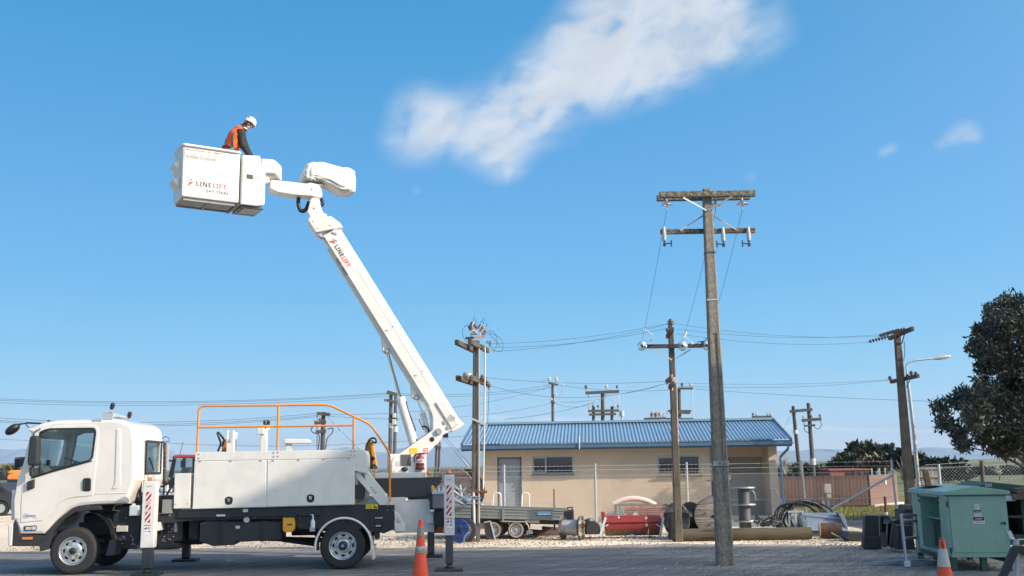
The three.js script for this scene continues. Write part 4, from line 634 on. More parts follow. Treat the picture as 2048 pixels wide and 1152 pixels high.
{
 const d = .24, side = kz(zE, [[436, 552, .01], [438, 430, .06], [462, 392, .06], [640, 266, .02], [886, 92, .06], [930, 72, .08], [966, 92, .06], [978, 130, .06], [966, 190, .06], [812, 352, .06], [800, 380, .05], [802, 552, .01]], d);
 const tur = kpart('turret', [flat(side, d - .05, d, .012, [], .02), flat(side, -d, -d + .05, .012, [], .02), box(.75, .35, .42, kp(815, 925, d).x, kp(815, 925, d).y, 0, .02)], M.white, 'white slewing turret');
 const tpK = (name, g, m) => part(tur, name, inK(g), m);
 tpK('pivot_pin', [new THREE.CylinderGeometry(.062, .07, .06, 22).rotateX(Math.PI / 2).translate(kp(...zE(930, 120), d).x, kp(...zE(930, 120), d).y, d + .03)], M.steel);
 tpK('hole', [new THREE.CylinderGeometry(.05, .05, .012, 20).rotateX(Math.PI / 2).translate(kp(...zE(858, 203), d).x, kp(...zE(858, 203), d).y, d)], M.black);
 tpK('grille', [boxAB(kp(...zE(530, 362), d), kp(...zE(638, 480), d).setZ(d + .012), .003)], std(col(.085, .085, .08), .7, { bumpMap: speck, bumpScale: .004 }));
 tpK('decal_plate', [boxAB(kp(...zE(474, 434), d), kp(...zE(520, 482), d).setZ(d + .006), 0)], std(col(.45, .5, .56), .5));
 tpK('cable_gland', [new THREE.SphereGeometry(1, 16, 10).scale(.07, .05, .05).translate(kp(...zE(572, 516), d).x, kp(...zE(572, 516), d).y, d)], M.black);
 tpK('rim_bolts', [[462, 536], [520, 536], [622, 534], [690, 534], [748, 534]].map(([x, y]) => { const p = kp(...zE(x, y), d); return new THREE.CylinderGeometry(.012, .012, .02, 6).rotateX(Math.PI / 2).translate(p.x, p.y, d); }), M.steel);
 const [yq, ym] = printed(.16, .12, (g, w, h) => { g.fillStyle = '#cdb96a'; g.fillRect(0, 0, w, h); for (let i = 0; i < 4; i++) { g.fillStyle = '#e8c92a'; g.fillRect(w * (.02 + i * .25), 0, w * .21, h); g.fillStyle = '#7c6a20'; for (let k = 0; k < 6; k++) g.fillRect(w * (.05 + i * .25), h * (.1 + k * .15), w * (.06 + .08 * ((k * 7 + i * 3) % 3) / 2), h * .05); } }, 900);
 const yo = kp(...zE(662, 323), d); tpK('warning_labels', [yq.translate(yo.x, yo.y, d + .004)], ym);
 const [rq, rm] = printed(.085, .12, (g, w, h) => { g.fillStyle = '#b8242b'; g.fillRect(0, 0, w, h); g.fillStyle = '#f0e8e6'; g.fillRect(w * .12, h * .1, w * .3, h * .5); g.fillRect(w * .54, h * .1, w * .3, h * .5); g.fillStyle = '#b8242b'; g.fillRect(w * .2, h * .2, w * .12, h * .35); g.fillRect(w * .6, h * .3, w * .16, h * .1); g.fillStyle = '#f0e8e6'; g.fillRect(w * .1, h * .7, w * .8, h * .05); g.fillRect(w * .1, h * .82, w * .6, h * .05); }, 900);
 const ro = kp(...zE(793, 326), d); tpK('extinguisher_sign', [rq.translate(ro.x, ro.y, d + .004)], rm);

 // boom: an eight-sided box section laid from the knuckle to the head
 const dB = .19;
 const A = kp(905, 851, dB), E1 = kp(664, 464, dB), ax = V(E1.x - A.x, E1.y - A.y, 0), L = ax.length(); ax.normalize(); const nn = V(ax.y, -ax.x, 0);        // nn points up-right, away from the cylinders
 const prof = [[-.20, -.13], [-.16, -.18], [.02, dB], [.15, .15], [.20, .08]], sec = [];
 const ring = [[-.225, .12], [-.185, dB], [.035, dB], [.17, .14], [.20, .10], [.20, -.10], [.17, -.14], [.035, -dB], [-.185, -dB], [-.225, -.12]];
 const tube = (rg, l0, l1) => { const g = new THREE.ExtrudeGeometry(new THREE.Shape(rg.map(([u, v]) => new THREE.Vector2(u, v))), { depth: l1 - l0, bevelEnabled: false }); g.applyMatrix4(new THREE.Matrix4().makeBasis(nn, V(0, 0, 1), ax)); g.applyMatrix4(new THREE.Matrix4().makeTranslation(A.x + ax.x * l0, A.y + ax.y * l0, 0)); return g; };
 const fixed = (g) => { const m = g.index ? g.toNonIndexed() : g; const e = new THREE.Matrix4(); const p = m.attributes.position; const det = new THREE.Matrix4().makeBasis(nn, V(0, 0, 1), ax).determinant(); if (det < 0) { for (let i = 0; i < p.count; i += 3) for (let k = 0; k < 3; k++) { const t = p.getComponent(i + 1, k); p.setComponent(i + 1, k, p.getComponent(i + 2, k)); p.setComponent(i + 2, k, t); } m.computeVertexNormals(); } return m; };
 const onB = (s, u, v) => V(A.x + ax.x * s + nn.x * u, A.y + ax.y * s + nn.y * u, v);
 const at2 = (px, py, v = dB) => { const p = kp(px, py, v).sub(A); return [p.x * ax.x + p.y * ax.y, p.x * nn.x + p.y * nn.y]; };
 const boom = kpart('boom', [fixed(tube(ring, .12, L + .02)), fixed(tube([[-.262, .10], [-.225, .12], [-.225, -.12], [-.262, -.10]], .75, L - .25))], M.white, 'long white telescopic boom');
 const bp = (name, g, m, l) => part(boom, name, inK(g), m, l);
 bp('weld_seam', [beam(onB(.9, .036, dB + .001), onB(L - .9, .036, dB + .001), .006, .006)], M.greyPanel);
 bp('lower_edge', [beam(onB(.7, -.19, .165), onB(L, -.19, .165), .02, .012)], M.greyPanel);
 const dotsB = [[zG, 276, 12], [zG, 440, 267], [zG, 603, 527], [zG, 622, 555], [zG, 768, 790], [zG, 876, 958], [zG, 938, 1040], [zH, 570, 290], [zH, 594, 352], [zH, 690, 503], [zH, 862, 774], [zH, 978, 955], [zH, 1004, 995]];
 bp('bolts', dotsB.map(([z, x, y]) => { const [s, u] = at2(...z(x, y), .15); return new THREE.SphereGeometry(.012, 8, 6).translate(onB(s, u, .15 - .02 * (u - .1) / .1).x, onB(s, u, 0).y, u > .035 ? lerp(dB, .10, clamp((u - .035) / .165, 0, 1)) + .004 : dB + .004); }), M.steel);
 bp('access_plugs', [[176, 108], [243, 66], [476, 580], [545, 538]].map(([x, y], i) => { const [s, u] = at2(...zG(x, y)); const zz = u > .035 ? lerp(dB, .14, clamp((u - .035) / .135, 0, 1)) : dB; const p = onB(s, u, zz); return new THREE.SphereGeometry(1, 14, 10).scale(.042, .018, .012).rotateZ(.25).translate(p.x, p.y, zz + .001); }), M.greyPanel);
 const logoAng = Math.atan2(-ax.y, -ax.x);
 const [bq, bm] = printed(1.06, .306, (g, w, h) => { g.clearRect(0, 0, w, h); const k = h * .40; text(g, 'LINE', w * .16, h * .33, k, '#1c2026', 'bold', 'left'); const lw = g.measureText('LINE').width; text(g, 'LIFT', w * .165 + lw, h * .33, k, '#d8402c', 'bold'); text(g, 'DHT-150AS', w * .40, h * .75, h * .26, '#2c2e33', 'bold', 'left'); bolt(g, w * .01, h * .02, h * .62); }, 900, { clear: true });
 const [lsq, lu] = at2(...zH(620, 730)); const lpos = onB(lsq, lu - .012, dB + .004);
 bp('lettering', [bq.rotateZ(logoAng).translate(lpos.x, lpos.y, lpos.z)], bm);
 // boss plates and lift cylinders
 const boss = (pts, pin, name) => { const g = kz(zG, pts, .08); const o = bp(name, [flat(g, .05, .09, .008, [], .02), flat(g, -.09, -.05, .008, [], .02), flat(g.slice(0, 4), -.05, .05, 0)], M.white); const p = kp(...zG(...pin), .09); part(o, 'pin', [inK([new THREE.CylinderGeometry(.034, .034, .24, 16).rotateX(Math.PI / 2).translate(p.x, p.y, 0)])], M.steel); };
 const bossP = (pts, pin) => { const g = kz(zG, pts, .08), p = kp(...zG(...pin), .09); bp('cylinder_lug', [flat(g, .05, .09, .008, [], .02), flat(g, -.09, -.05, .008, [], .02), flat(g.slice(0, 3), -.05, .05, 0)], M.white); bp('lug_pin', [new THREE.CylinderGeometry(.036, .036, .23, 16).rotateX(Math.PI / 2).translate(p.x, p.y, 0), new THREE.TorusGeometry(.05, .01, 6, 18).translate(p.x, p.y, .095)], M.steel); };
 bossP([[112, 115], [245, 290], [238, 325], [200, 356], [160, 352], [134, 318]], [178, 325]); bossP([[420, 600], [560, 790], [548, 824], [505, 836], [460, 828], [440, 800]], [486, 812]);
 const cyl = (a, b, c, r1, r2, off) => { const p = kp(...zG(...a), off).setZ(off), q = kp(...zG(...b), off).setZ(off), e = kp(...zE(...c), off).setZ(off); const o = kpart('lift_cylinder', [bar(q, e, r1, r1, 20), bar(q.clone().add(q.clone().sub(e).normalize().multiplyScalar(.03)), q, r1 * 1.08, r1 * 1.08, 20)], M.white, 'white hydraulic cylinder'); part(o, 'rod', inK([bar(p, q, r2, r2, 16)]), M.chrome); return o; };
 cyl([178, 330], [320, 828], [672, 262], .095, .032, 0); cyl([486, 815], [552, 985], [815, 130], .06, .022, 0);
 kpart('hydraulic_line', [pipe(kz(zG, [[378, 850], [400, 950], [440, 1050], [470, 1130], [480, 1160]], .06), .012, 6), pipe(kz(zG, [[200, 360], [250, 560], [322, 800]], .05), .008, 6), pipe(kz(zG, [[516, 1040], [520, 1060], [560, 1150]], .07), .01, 6), pipe(kz(zE, [[820, 132], [826, 100], [800, 70], [765, 65], [758, 78]], .08), .016, 8, .05)], M.hose);
 kpart('cylinder_bracket', [boxAB(kp(...zE(700, 190), .1), kp(...zE(735, 215), .1).setZ(-.1), .01), boxAB(kp(...zE(860, 60), .1), kp(...zE(874, 80), .1).setZ(.04), .004)], M.steel);
 // knuckle: the wide sleeve at the boom foot with its covers
 const knk = kz(zG, [[612, 902, .04], [690, 850, .03], [755, 822, .08], [778, 850, .02], [985, 1095, .03], [850, 1160, .03], [700, 1240, .1], [655, 1180, .1], [658, 1020, .2], [640, 960, .1]], .225);
 bp('boom_sleeve', [flat(knk, -.225, .225, .014, [], .02)], M.white);
 bp('cover_panel', [flat(kz(zG, [[682, 866, .03], [776, 830, .1], [930, 1085, .02], [852, 1140, .02]], .23), .2, .262, .018, [], .02)], M.white); bp('end_cap', [flat(kz(zG, [[846, 1136], [940, 1075], [985, 1080], [990, 1098], [930, 1140], [862, 1172]], .23), -.2, .23, .01)], M.white); bp('rollers', [[786, 1072], [822, 1126]].map(([x, y]) => { const p = kp(...zG(x, y), .23); return new THREE.CylinderGeometry(.045, .045, .05, 18).rotateX(Math.PI / 2).translate(p.x, p.y, .222); }), M.steel); bp('cable_end', [boxAB(kp(...zE(985, 140), .1), kp(...zE(1030, 180), .1).setZ(-.1), .01)], M.black);
 const [dq, dm] = printed(.26, .20, (g, w, h) => { g.clearRect(0, 0, w, h); g.strokeStyle = '#6f7480'; g.lineWidth = h * .012; const R = rng(4); for (let i = 0; i < 26; i++) { g.beginPath(); g.arc(w * (.2 + .6 * R()), h * (.2 + .6 * R()), h * (.05 + .28 * R()), R() * 6, R() * 6 + 1.5); g.stroke(); } g.fillStyle = '#5a5f70'; for (let i = 0; i < 30; i++) g.fillRect(w * (.1 + .8 * R()), h * (.1 + .8 * R()), w * .05, h * .015); }, 700, { clear: true });
 const dp = kp(...zG(850, 1026), .265); bp('load_chart', [dq.rotateZ(-.12).translate(dp.x, dp.y, .266)], dm);
 // head cover, neck and hoses
 bp('head_cover', [flat(kz(zH, [[128, 102, .03], [335, 66, .02], [420, 98, .01], [516, 268, .02], [228, 326, .02], [112, 145, .03]], .23), -.23, .23, .018, [], .02)], M.white); bp('cover_screws', [[186, 164], [432, 220], [250, 260]].map(([x, y]) => { const p = kp(...zH(x, y), .23); return new THREE.SphereGeometry(.014, 8, 6).translate(p.x, p.y, .232); }), M.steel);
 bp('end_plate', [flat(kz(zH, [[410, 92], [440, 80], [580, 185], [620, 250], [520, 275]], .2), -.19, .19, .012)], M.white);
 bp('slide_pads', [[315, 375], [500, 330]].map(([x, y]) => { const p = kp(...zH(x, y), .2); return box(.11, .05, .03, 0, 0, 0, .006).rotateZ(-.25).translate(p.x, p.y, .195); }), M.galv); bp('pad_bracket', [flat(kz(zH, [[230, 335], [290, 325], [340, 400], [330, 430], [260, 390]], .16), .10, .18, .006)], M.steel);
 const neck = kpart('jib_neck', [flat(kz(zI, [[995, 800, .04], [1030, 768, .06], [1105, 768, .06], [1140, 800, .04], [1150, 880, .03], [1200, 1030, .05], [1270, 1060, .02], [1260, 1110, .02], [990, 1105, .02], [938, 1010, .03], [955, 970, .03]], .15), -.15, .15, .02, [], .02)], M.white, 'white neck of the jib');
 part(neck, 'neck_pin', [inK([new THREE.CylinderGeometry(.02, .02, .32, 10).rotateX(Math.PI / 2).translate(kp(...zI(1058, 960), .15).x, kp(...zI(1058, 960), .15).y, 0)])], M.steel);
 kpart('jib_hose', [pipe(kz(zI, [[745, 740], [800, 770], [790, 900], [830, 1000], [880, 1010], [930, 970], [975, 850]], .0), .042, 10, .12), pipe(kz(zI, [[1150, 790], [1190, 830], [1205, 880], [1175, 925]], -.1), .035, 10, .05), boxAB(kp(...zI(715, 735), .1), kp(...zI(868, 765), .1).setZ(-.1), .01)], M.hose, 'black looped hoses');
 var headP = K.world(kp(...zI(1070, 740), 0).setZ(0));
}
function bolt(g, x, y, s) { g.fillStyle = '#8f949b'; g.beginPath(); g.moveTo(x + s * .62, y); g.lineTo(x + s * .02, y + s * .44); g.lineTo(x + s * .46, y + s * .40); g.closePath(); g.fill(); g.fillStyle = '#d8402c'; g.beginPath(); g.moveTo(x + s * .74, y + s * .40); g.lineTo(x + s * .24, y + s * .50); g.lineTo(x + s * .10, y + s); g.closePath(); g.fill(); }
// jib arm and bucket stand in planes of their own, turned further towards the camera
const Jo = headP, J = new Frame(Jo.x, Jo.z, 22), JM = toTruck(J);
const inJ = (g) => join([g]).applyMatrix4(JM), jz = (z, list, dz) => list.map(([x, y, r]) => { const p = J.p(...z(x, y), dz); if (r !== undefined) p.r = r; return p; });
{
 const jib = tpart('jib_arm', inJ([flat(jz(zI, [[345, 486, .02], [540, 505, .02], [850, 540, .03], [930, 556, .05], [1000, 522, .06], [1060, 545, .05], [1130, 560, .06], [1190, 660, .08], [1190, 770, .04], [1160, 790, .03], [980, 752, .03], [720, 735, .03], [450, 690, .02], [335, 628, .02]], .17), -.17, .17, .02, [], .02)]), M.fibre, 'white horizontal jib arm');
 part(jib, 'band', inJ([flat(jz(zI, [[755, 534], [918, 556], [918, 708], [752, 690]], .17), .165, .1735, .001)]), M.cloth); part(jib, 'plug', inJ([new THREE.CylinderGeometry(.014, .014, .02, 10).rotateX(Math.PI / 2).translate(jz(zI, [[1014, 646]], .17)[0].x, jz(zI, [[1014, 646]], .17)[0].y, .17)]), M.black);
 const c0 = jz(zI, [[1285, 440]], 0)[0], cw = jz(zI, [[835, 400], [1712, 400]], 0), hw = (cw[1].x - cw[0].x) / 2;
 const pos = [], idx = [], NU = 96, NV = 64, se = (c, e) => Math.sign(c) * Math.pow(Math.abs(c), e);
 for (let j = 0; j <= NV; j++) for (let i = 0; i < NU; i++) {
 const th = i / NU * 2 * Math.PI, ph = (j / NV - .5) * Math.PI, cp = se(Math.cos(ph), .28), x = cp * se(Math.cos(th), .34), z = cp * se(Math.sin(th), .34), y = se(Math.sin(ph), .30);
 const px = c0.x + hw * x * (1 - .10 * clamp(y, 0, 1) * (x < 0 ? 1.7 : .35)), sag = -.07 * (x * .5 + .5) - (y < 0 ? .13 * smooth(x, -.2, .5) : 0) + (y > 0 ? .03 * Math.exp(-Math.pow((x + .3) / .3, 2)) : 0), py = c0.y + .03 + .205 * y + sag;
 const fold = fbm(x * 2.2 + y * 1.4 + 3, y * 1.5 - x + z * 2, 51, 3), crease = Math.abs(vnoise(x * 3.4 - y * 2.6 + 7, y * 1.3 + z * 3 + x, 61) - .5), hang = Math.abs(vnoise(x * 7 + 2, z * 4, 67) - .5) * clamp(.5 - y, 0, 1);
 const d = .045 * (fold - .5) - .022 * Math.exp(-crease * 14) - .02 * Math.exp(-hang * 12) * clamp(.6 - y, 0, 1);
 pos.push(px + d * x, py + d * y, .0 + .30 * z + d * z * 1.4);
 }
 for (let j = 0; j < NV; j++) for (let i = 0; i < NU; i++) { const a = j * NU + i, b = j * NU + (i + 1) % NU; idx.push(a, a + NU, b, b, a + NU, b + NU); }
 const g = new THREE.BufferGeometry(); g.setAttribute('position', new THREE.Float32BufferAttribute(pos, 3)); g.setIndex(idx); g.computeVertexNormals();
 tpart('winch_cover', inJ([g]), M.cloth, 'creased white cloth cover over the jib head'); tpart('winch_seat', inJ([boxAB(jz(zI, [[860, 530]], .16)[0], jz(zI, [[1225, 600]], .16)[0].setZ(-.16), .03)]), M.steel);
}
const Qo = at(366.5, 287, -18.75), Q = new Frame(Qo.x, Qo.z, 31), QM = toTruck(Q);
const inQ = (g) => join([g]).applyMatrix4(QM), qp = (z, x, y, dz = 0) => Q.p(...z(x, y), dz);
let bucketFloor, bucketRim, bucketMid;
{
 const tl0 = qp(zD, 206, 386), tr0 = qp(zD, 712, 524), bl0 = qp(zD, 190, 852), br0 = qp(zD, 690, 922), cr = qp(zD, 930, 560), cb = qp(zD, 930, 950);
 const rim = tl0.y, w = tr0.x - .0, bot = bl0.y, D = .74; bucketRim = rim; bucketFloor = bot + .05; bucketMid = Q.world(V(w * .60, 0, -D * .58));
 const o = [Object.assign(V(0, rim, 0), { r: .02 }), Object.assign(V(w, rim, 0), { r: .02 }), Object.assign(V(w, bot, 0), { r: .04 }), Object.assign(V(bl0.x, bot, 0), { r: .05 })];
 const outer = flat(o, -D, 0, .03, [], .02), inner = boxAB(V(.05, bot + .05, -D + .05), V(w - .05, rim + .3, -.05));
 const bk = tpart('work_bucket', inQ([minus(outer, inner)]), M.fibre, 'white fibreglass work bucket');
 const bp = (n, g, m, l) => part(bk, n, inQ(g), m, l);
 bp('rim_lip', [sweep(fillet([V(0, rim - .02, .01), V(w, rim - .02, .01), V(w, rim - .02, -D - .01), V(0, rim - .02, -D - .01)], .06), .03, 8, true)], M.fibre);
 for (const y of [560, 705]) { const p = qp(zD, 165, y + 40, -.35); bp('foot_hold', [new THREE.ExtrudeGeometry(shapeOf([V(0, .12, 0), V(-.11, .05, 0), V(-.07, -.02, 0), V(0, -.09, 0)]), { depth: .34, bevelEnabled: true, bevelSize: .01, bevelThickness: .01, bevelSegments: 2 }).translate(.0, p.y - .02, -.54)], M.fibre); }
 bp('liner_base', [box(w - .1, .03, D - .1, w / 2, bot - .012, -D / 2, .01), box(.04, .045, D - .12, w * .5, bot - .03, -D / 2), box(w - .12, .045, .04, w / 2, bot - .03, -.08), box(w - .12, .045, .04, w / 2, bot - .03, -D + .08)], std(col(.33, .34, .34), .6, { map: wear }));
 // control console column at the right end and its cover
 const x1 = cr.x, col0 = tpart('bucket_console', inQ([flat([Object.assign(V(w + .03, rim - .06, 0), { r: .02 }), Object.assign(V(w + .40, rim - .02, 0), { r: .03 }), Object.assign(V(w + .44, rim - .30, 0), { r: .03 }), Object.assign(V(x1 + .02, rim - .38, 0), { r: .04 }), Object.assign(V(x1 + .02, bot + .02, 0), { r: .05 }), Object.assign(V(w + .36, bot - .02, 0), { r: .03 }), Object.assign(V(w + .03, bot - .02, 0), { r: .02 })], -D + .04, .02, .025, [], .02)]), M.fibre, 'white console column beside the bucket');
 const cpp = (n, g, m) => part(col0, n, inQ(g), m);
 cpp('joint_strip', [box(.16, rim - bot - .16, .012, w + .13, (rim + bot) / 2 - .02, .02, .004)], M.cloth);
 const sw = qp(zD, 795, 680, .02); cpp('control_slot', [box(.13, .09, .03, sw.x, sw.y, .02, .008)], M.black);
 cpp('screws', [590, 730, 824].map((y) => { const p = qp(zD, 818, y, .02); return new THREE.ConeGeometry(.022, .02, 8).rotateX(Math.PI / 2).translate(p.x, p.y, .026); }), M.galv);
 cpp('base_plate', [box(.46, .03, D - .1, w + .28, bot - .05, -D / 2, .006), box(.05, .03, D + .02, w - .02, bot - .035, -D / 2)], M.black); cpp('under_panel', [box(.36, .02, .4, w + .3, bot - .075, -.28, .004)], M.greyPanel);
 const hd = jz(zI, [[185, 135, .03], [400, 150, .06], [525, 270, .04], [525, 490, .03], [490, 495, .03], [410, 380, .05], [200, 375, .02]], .2);
 const head = tpart('rotator_cover', inJ([flat(hd, -.22, .2, .03, [], .02)]), M.fibre, 'white cover of the bucket rotator');
 part(head, 'rotator', inJ([boxAB(jz(zI, [[245, 380]], .1)[0], jz(zI, [[470, 486]], .1)[0].setZ(-.1), .04), bar(jz(zI, [[270, 480]], 0)[0].setZ(0), jz(zI, [[270, 560]], 0)[0].setZ(0), .09, .08, 16)]), M.cloth);
 // print on the bucket
 const dec = (n, wd, hh, ang, px, py, draw, ppm = 420) => { const [q, m] = printed(wd, hh, draw, ppm, { clear: true }); const p = qp(zD, px, py, .003); bp(n, [q.rotateZ(ang).translate(p.x, p.y, .0035)], m); };
 dec('load_notice', w * .93, .30, 0, 452, 512, (g, W, H) => { g.clearRect(0, 0, W, H); g.strokeStyle = '#6d6963'; g.lineWidth = H * .022; g.strokeRect(W * .01, H * .02, W * .97, H * .40); text(g, 'MAX 2 PERSONS S.W.L. 300KG', W * .03, H * .15, H * .165, '#6a665f', 'bold', 'left', W * .93); text(g, '14.5m WORK HEIGHT', W * .30, H * .33, H * .10, '#857f78', '', 'left', W * .44); g.strokeRect(W * .01, H * .50, W * .88, H * .22); text(g, 'WORKING VOLTAGE 46KV', W * .04, H * .61, H * .165, '#6a665f', 'bold', 'left', W * .82); text(g, 'BUCKET LINER 53.0kV', W * .01, H * .83, H * .09, '#94867c', '', 'left', W * .34); }, 320);
 dec('lettering', .86, .30, 0, 434, 770, (g, W, H) => { g.clearRect(0, 0, W, H); bolt(g, 0, 0, H * .66); const k = H * .46; text(g, 'LINE', W * .20, H * .38, k, '#1b1d22', 'bold'); const lw = g.measureText('LINE').width; text(g, 'LIFT', W * .205 + lw, H * .38, k, '#dc4a30', 'bold'); text(g, 'DHT-150AS', W * .42, H * .80, H * .30, '#2c2d32', 'bold'); });
}
// ---------------------------------------------------------------- the person standing in the bucket
function field(bones, cell, blend) {                                // one smooth surface round tapered bones [a, b, ra, rb]
 const bb = new THREE.Box3(); for (const [a, b, ra, rb] of bones) { bb.expandByPoint(a.clone().subScalar(ra + .05)); bb.expandByPoint(a.clone().addScalar(ra + .05)); bb.expandByPoint(b.clone().subScalar(rb + .05)); bb.expandByPoint(b.clone().addScalar(rb + .05)); }
 const size = bb.getSize(V()), m = Math.max(size.x, size.y, size.z), n = Math.ceil(m / cell) + 4, c = bb.getCenter(V()), half = n * cell / 2;
 const mc = new MarchingCubes(n, new THREE.MeshBasicMaterial(), false, false, 200000); mc.isolation = 0;
 const p = V(), pa = V(), ba = V();
 for (let k = 0; k < n; k++) for (let j = 0; j < n; j++) for (let i = 0; i < n; i++) {
 p.set(c.x + (i - n / 2) * cell, c.y + (j - n / 2) * cell, c.z + (k - n / 2) * cell);
 let d = 9;
 for (const [a, b, ra, rb, sc] of bones) { pa.copy(p).sub(a); ba.copy(b).sub(a); const h = clamp(pa.dot(ba) / Math.max(1e-9, ba.lengthSq()), 0, 1); pa.addScaledVector(ba, -h); if (sc) pa.multiply(sc); d = smin(d, pa.length() - lerp(ra, rb, h), blend); }
 mc.field[k * n * n + j * n + i] = -d;
 }
 mc.update();
 const cnt = mc.count, g = new THREE.BufferGeometry(); g.setAttribute('position', new THREE.BufferAttribute(mc.positionArray.slice(0, cnt * 3), 3)); g.setAttribute('normal', new THREE.BufferAttribute(mc.normalArray.slice(0, cnt * 3), 3));
 g.scale(half, half, half).translate(c.x, c.y, c.z);
 { const q = g.attributes.position, a = V(), b = V(), d = V(), nn = g.attributes.normal, m2 = V(); for (let i = 0; i < q.count; i += 3) { a.fromBufferAttribute(q, i); b.fromBufferAttribute(q, i + 1); d.fromBufferAttribute(q, i + 2); m2.fromBufferAttribute(nn, i); if (b.clone().sub(a).cross(d.clone().sub(a)).dot(m2) < 0) { q.setXYZ(i + 1, d.x, d.y, d.z); q.setXYZ(i + 2, b.x, b.y, b.z); const x = V().fromBufferAttribute(nn, i + 1), y = V().fromBufferAttribute(nn, i + 2); nn.setXYZ(i + 1, y.x, y.y, y.z); nn.setXYZ(i + 2, x.x, x.y, x.z); } } }
 return g;
}
{
 // a frame of reference at the person's feet, x the way the person faces (to the right and a little to the camera)
 const zPn = zoomed(430, 220, 11.52), Fp = new Frame(bucketMid.x, bucketMid.z, 20);
 const hp = (x, y, dz = 0) => Fp.p(...zPn(x, y), dz);
 const person = thing('person', 'person in white helmet and orange vest leaning over the bucket rim', 'person', V(Fp.o.x, bucketFloor, Fp.o.z), Fp.yaw);
 const y0 = bucketFloor, L = (p) => V(p.x, p.y - y0, p.z), P = (x, y, dz = 0) => L(hp(x, y, dz));
 const hip = P(330, 1010), chest = P(480, 640), neckB = P(610, 440), shN = P(590, 540, .17), shF = P(600, 545, -.17), head = P(800, 320);
 const sh = (x, y, z) => P(x, y, z), elN = P(640, 830, .20), wrN = P(800, 1070, .10), elF = P(700, 830, -.22), wrF = P(830, 1040, -.2);
 const waist = P(400, 830);
 const kneeN = V(hip.x + .02, .5, .11), kneeF = V(hip.x + .04, .5, -.11), fN = V(hip.x - .02, .07, .12), fF = V(hip.x, .07, -.12);
 const flat2 = V(1.15, 1.0, .78);
 const torso = [[hip, waist, .15, .145, V(1.1, 1, .82)], [waist, chest, .145, .165, V(1.12, 1, .78)], [chest, P(575, 500), .165, .12, V(1.1, 1, .72)], [P(575, 500, .06), shN, .10, .088], [P(575, 500, -.06), shF, .10, .088]];
 const arms = [[shN, elN, .082, .062], [elN, wrN, .06, .042], [shF, elF, .082, .062], [elF, wrF, .06, .042]];
 part(person, 'body', [field([[neckB, P(690, 400), .062, .058], ...torso.map(([a, b, r, s, k]) => [a, b, r - .02, s - .02, k]), [hip.clone().add(V(0, 0, .08)), kneeN, .11, .075], [kneeN, fN, .075, .05], [hip.clone().add(V(0, 0, -.08)), kneeF, .11, .075], [kneeF, fF, .075, .05], [fN, fN.clone().add(V(.10, -.03, 0)), .05, .035], [fF, fF.clone().add(V(.10, -.03, 0)), .05, .035]], .014, .04)], std(col(.03, .035, .05), .85));
 part(person, 'jacket', [field([...torso, ...arms, [neckB, P(640, 405), .088, .075]], .012, .035)], M.jacket, 'black jacket');
 // vest: a slightly larger shell of the trunk, open at the arms and the neck
 {
 const shell = field([[hip, waist, .168, .165, V(1.1, 1, .82)], [waist, chest, .165, .182, V(1.12, 1, .78)], [chest, P(560, 505), .182, .135, V(1.1, 1, .80)], [P(560, 505, .05), P(575, 490, .115), .115, .085], [P(560, 505, -.05), P(575, 490, -.115), .115, .085]], .011, .03);
 const cut = (p, q, r) => bar(p, q, r, r, 20); const nk = P(640, 420), s1 = shN.clone().add(V(.01, -.04, .10)), s2 = shF.clone().add(V(.01, -.04, -.10));
 const hole = (c, z) => { const g = new THREE.SphereGeometry(1, 20, 14).scale(.125, .22, .085).rotateZ(-.42); return g.translate(c.x + .02, c.y - .07, c.z); };
 const vest = part(person, 'vest', [minus(shell, hole(s1), hole(s2), new THREE.SphereGeometry(.105, 16, 12).translate(nk.x + .02, nk.y + .01, 0), box(.6, .3, .7, hip.x, hip.y - .26, 0))], M.vest, 'orange safety vest');
 // harness webbing and reflective bands over the vest
 const ringAt = (c, d, rx, rz, n = 28) => { const t = d.clone().normalize(), u = V(0, 0, 1), v = t.clone().cross(u).normalize(); return [...Array(n).keys()].map((i) => c.clone().addScaledVector(v, rx * Math.cos(i / n * 6.2832)).addScaledVector(u, rz * Math.sin(i / n * 6.2832))); };
 const ax = chest.clone().sub(hip);
 const band = (c, rx, rz) => sweep(ringAt(c, ax, rx, rz), .022, 6, true);
 part(vest, 'reflective_band', [band(P(352, 925), .158, .215)], M.reflect); 
 part(vest, 'harness', [sweep(curve([P(420, 900, .205), P(410, 740, .228), P(420, 600, .235), P(480, 490, .19), P(575, 420, .10)], 24), .019, 6), sweep(curve([P(300, 800, .05), P(335, 620, .08), P(420, 480, .08), P(540, 400, .05)], 24), .02, 6), sweep(curve([P(420, 900, .205), P(350, 830, .18), P(310, 760, .07)], 14), .018, 6), sweep(curve([P(300, 800, -.05), P(335, 620, -.08), P(420, 480, -.08), P(540, 400, -.05)], 24), .02, 6)], M.reflect);
 part(vest, 'hip_buckle', [box(.07, .08, .02, P(392, 880, .215).x, P(392, 880, .215).y, P(392, 880, .215).z, .01)], std(col(.1, .28, .5), .5));
 part(vest, 'lanyard', [pipe([P(290, 640, 0), P(250, 680, .02), P(232, 760, .02), P(238, 830, .02), P(228, 900, .02)], .012, 6, .03), pipe([P(285, 660, 0), P(262, 700, .04), P(270, 780, .04), P(240, 830, .03)], .010, 6, .03)], std(col(.03, .07, .2), .6));
 }
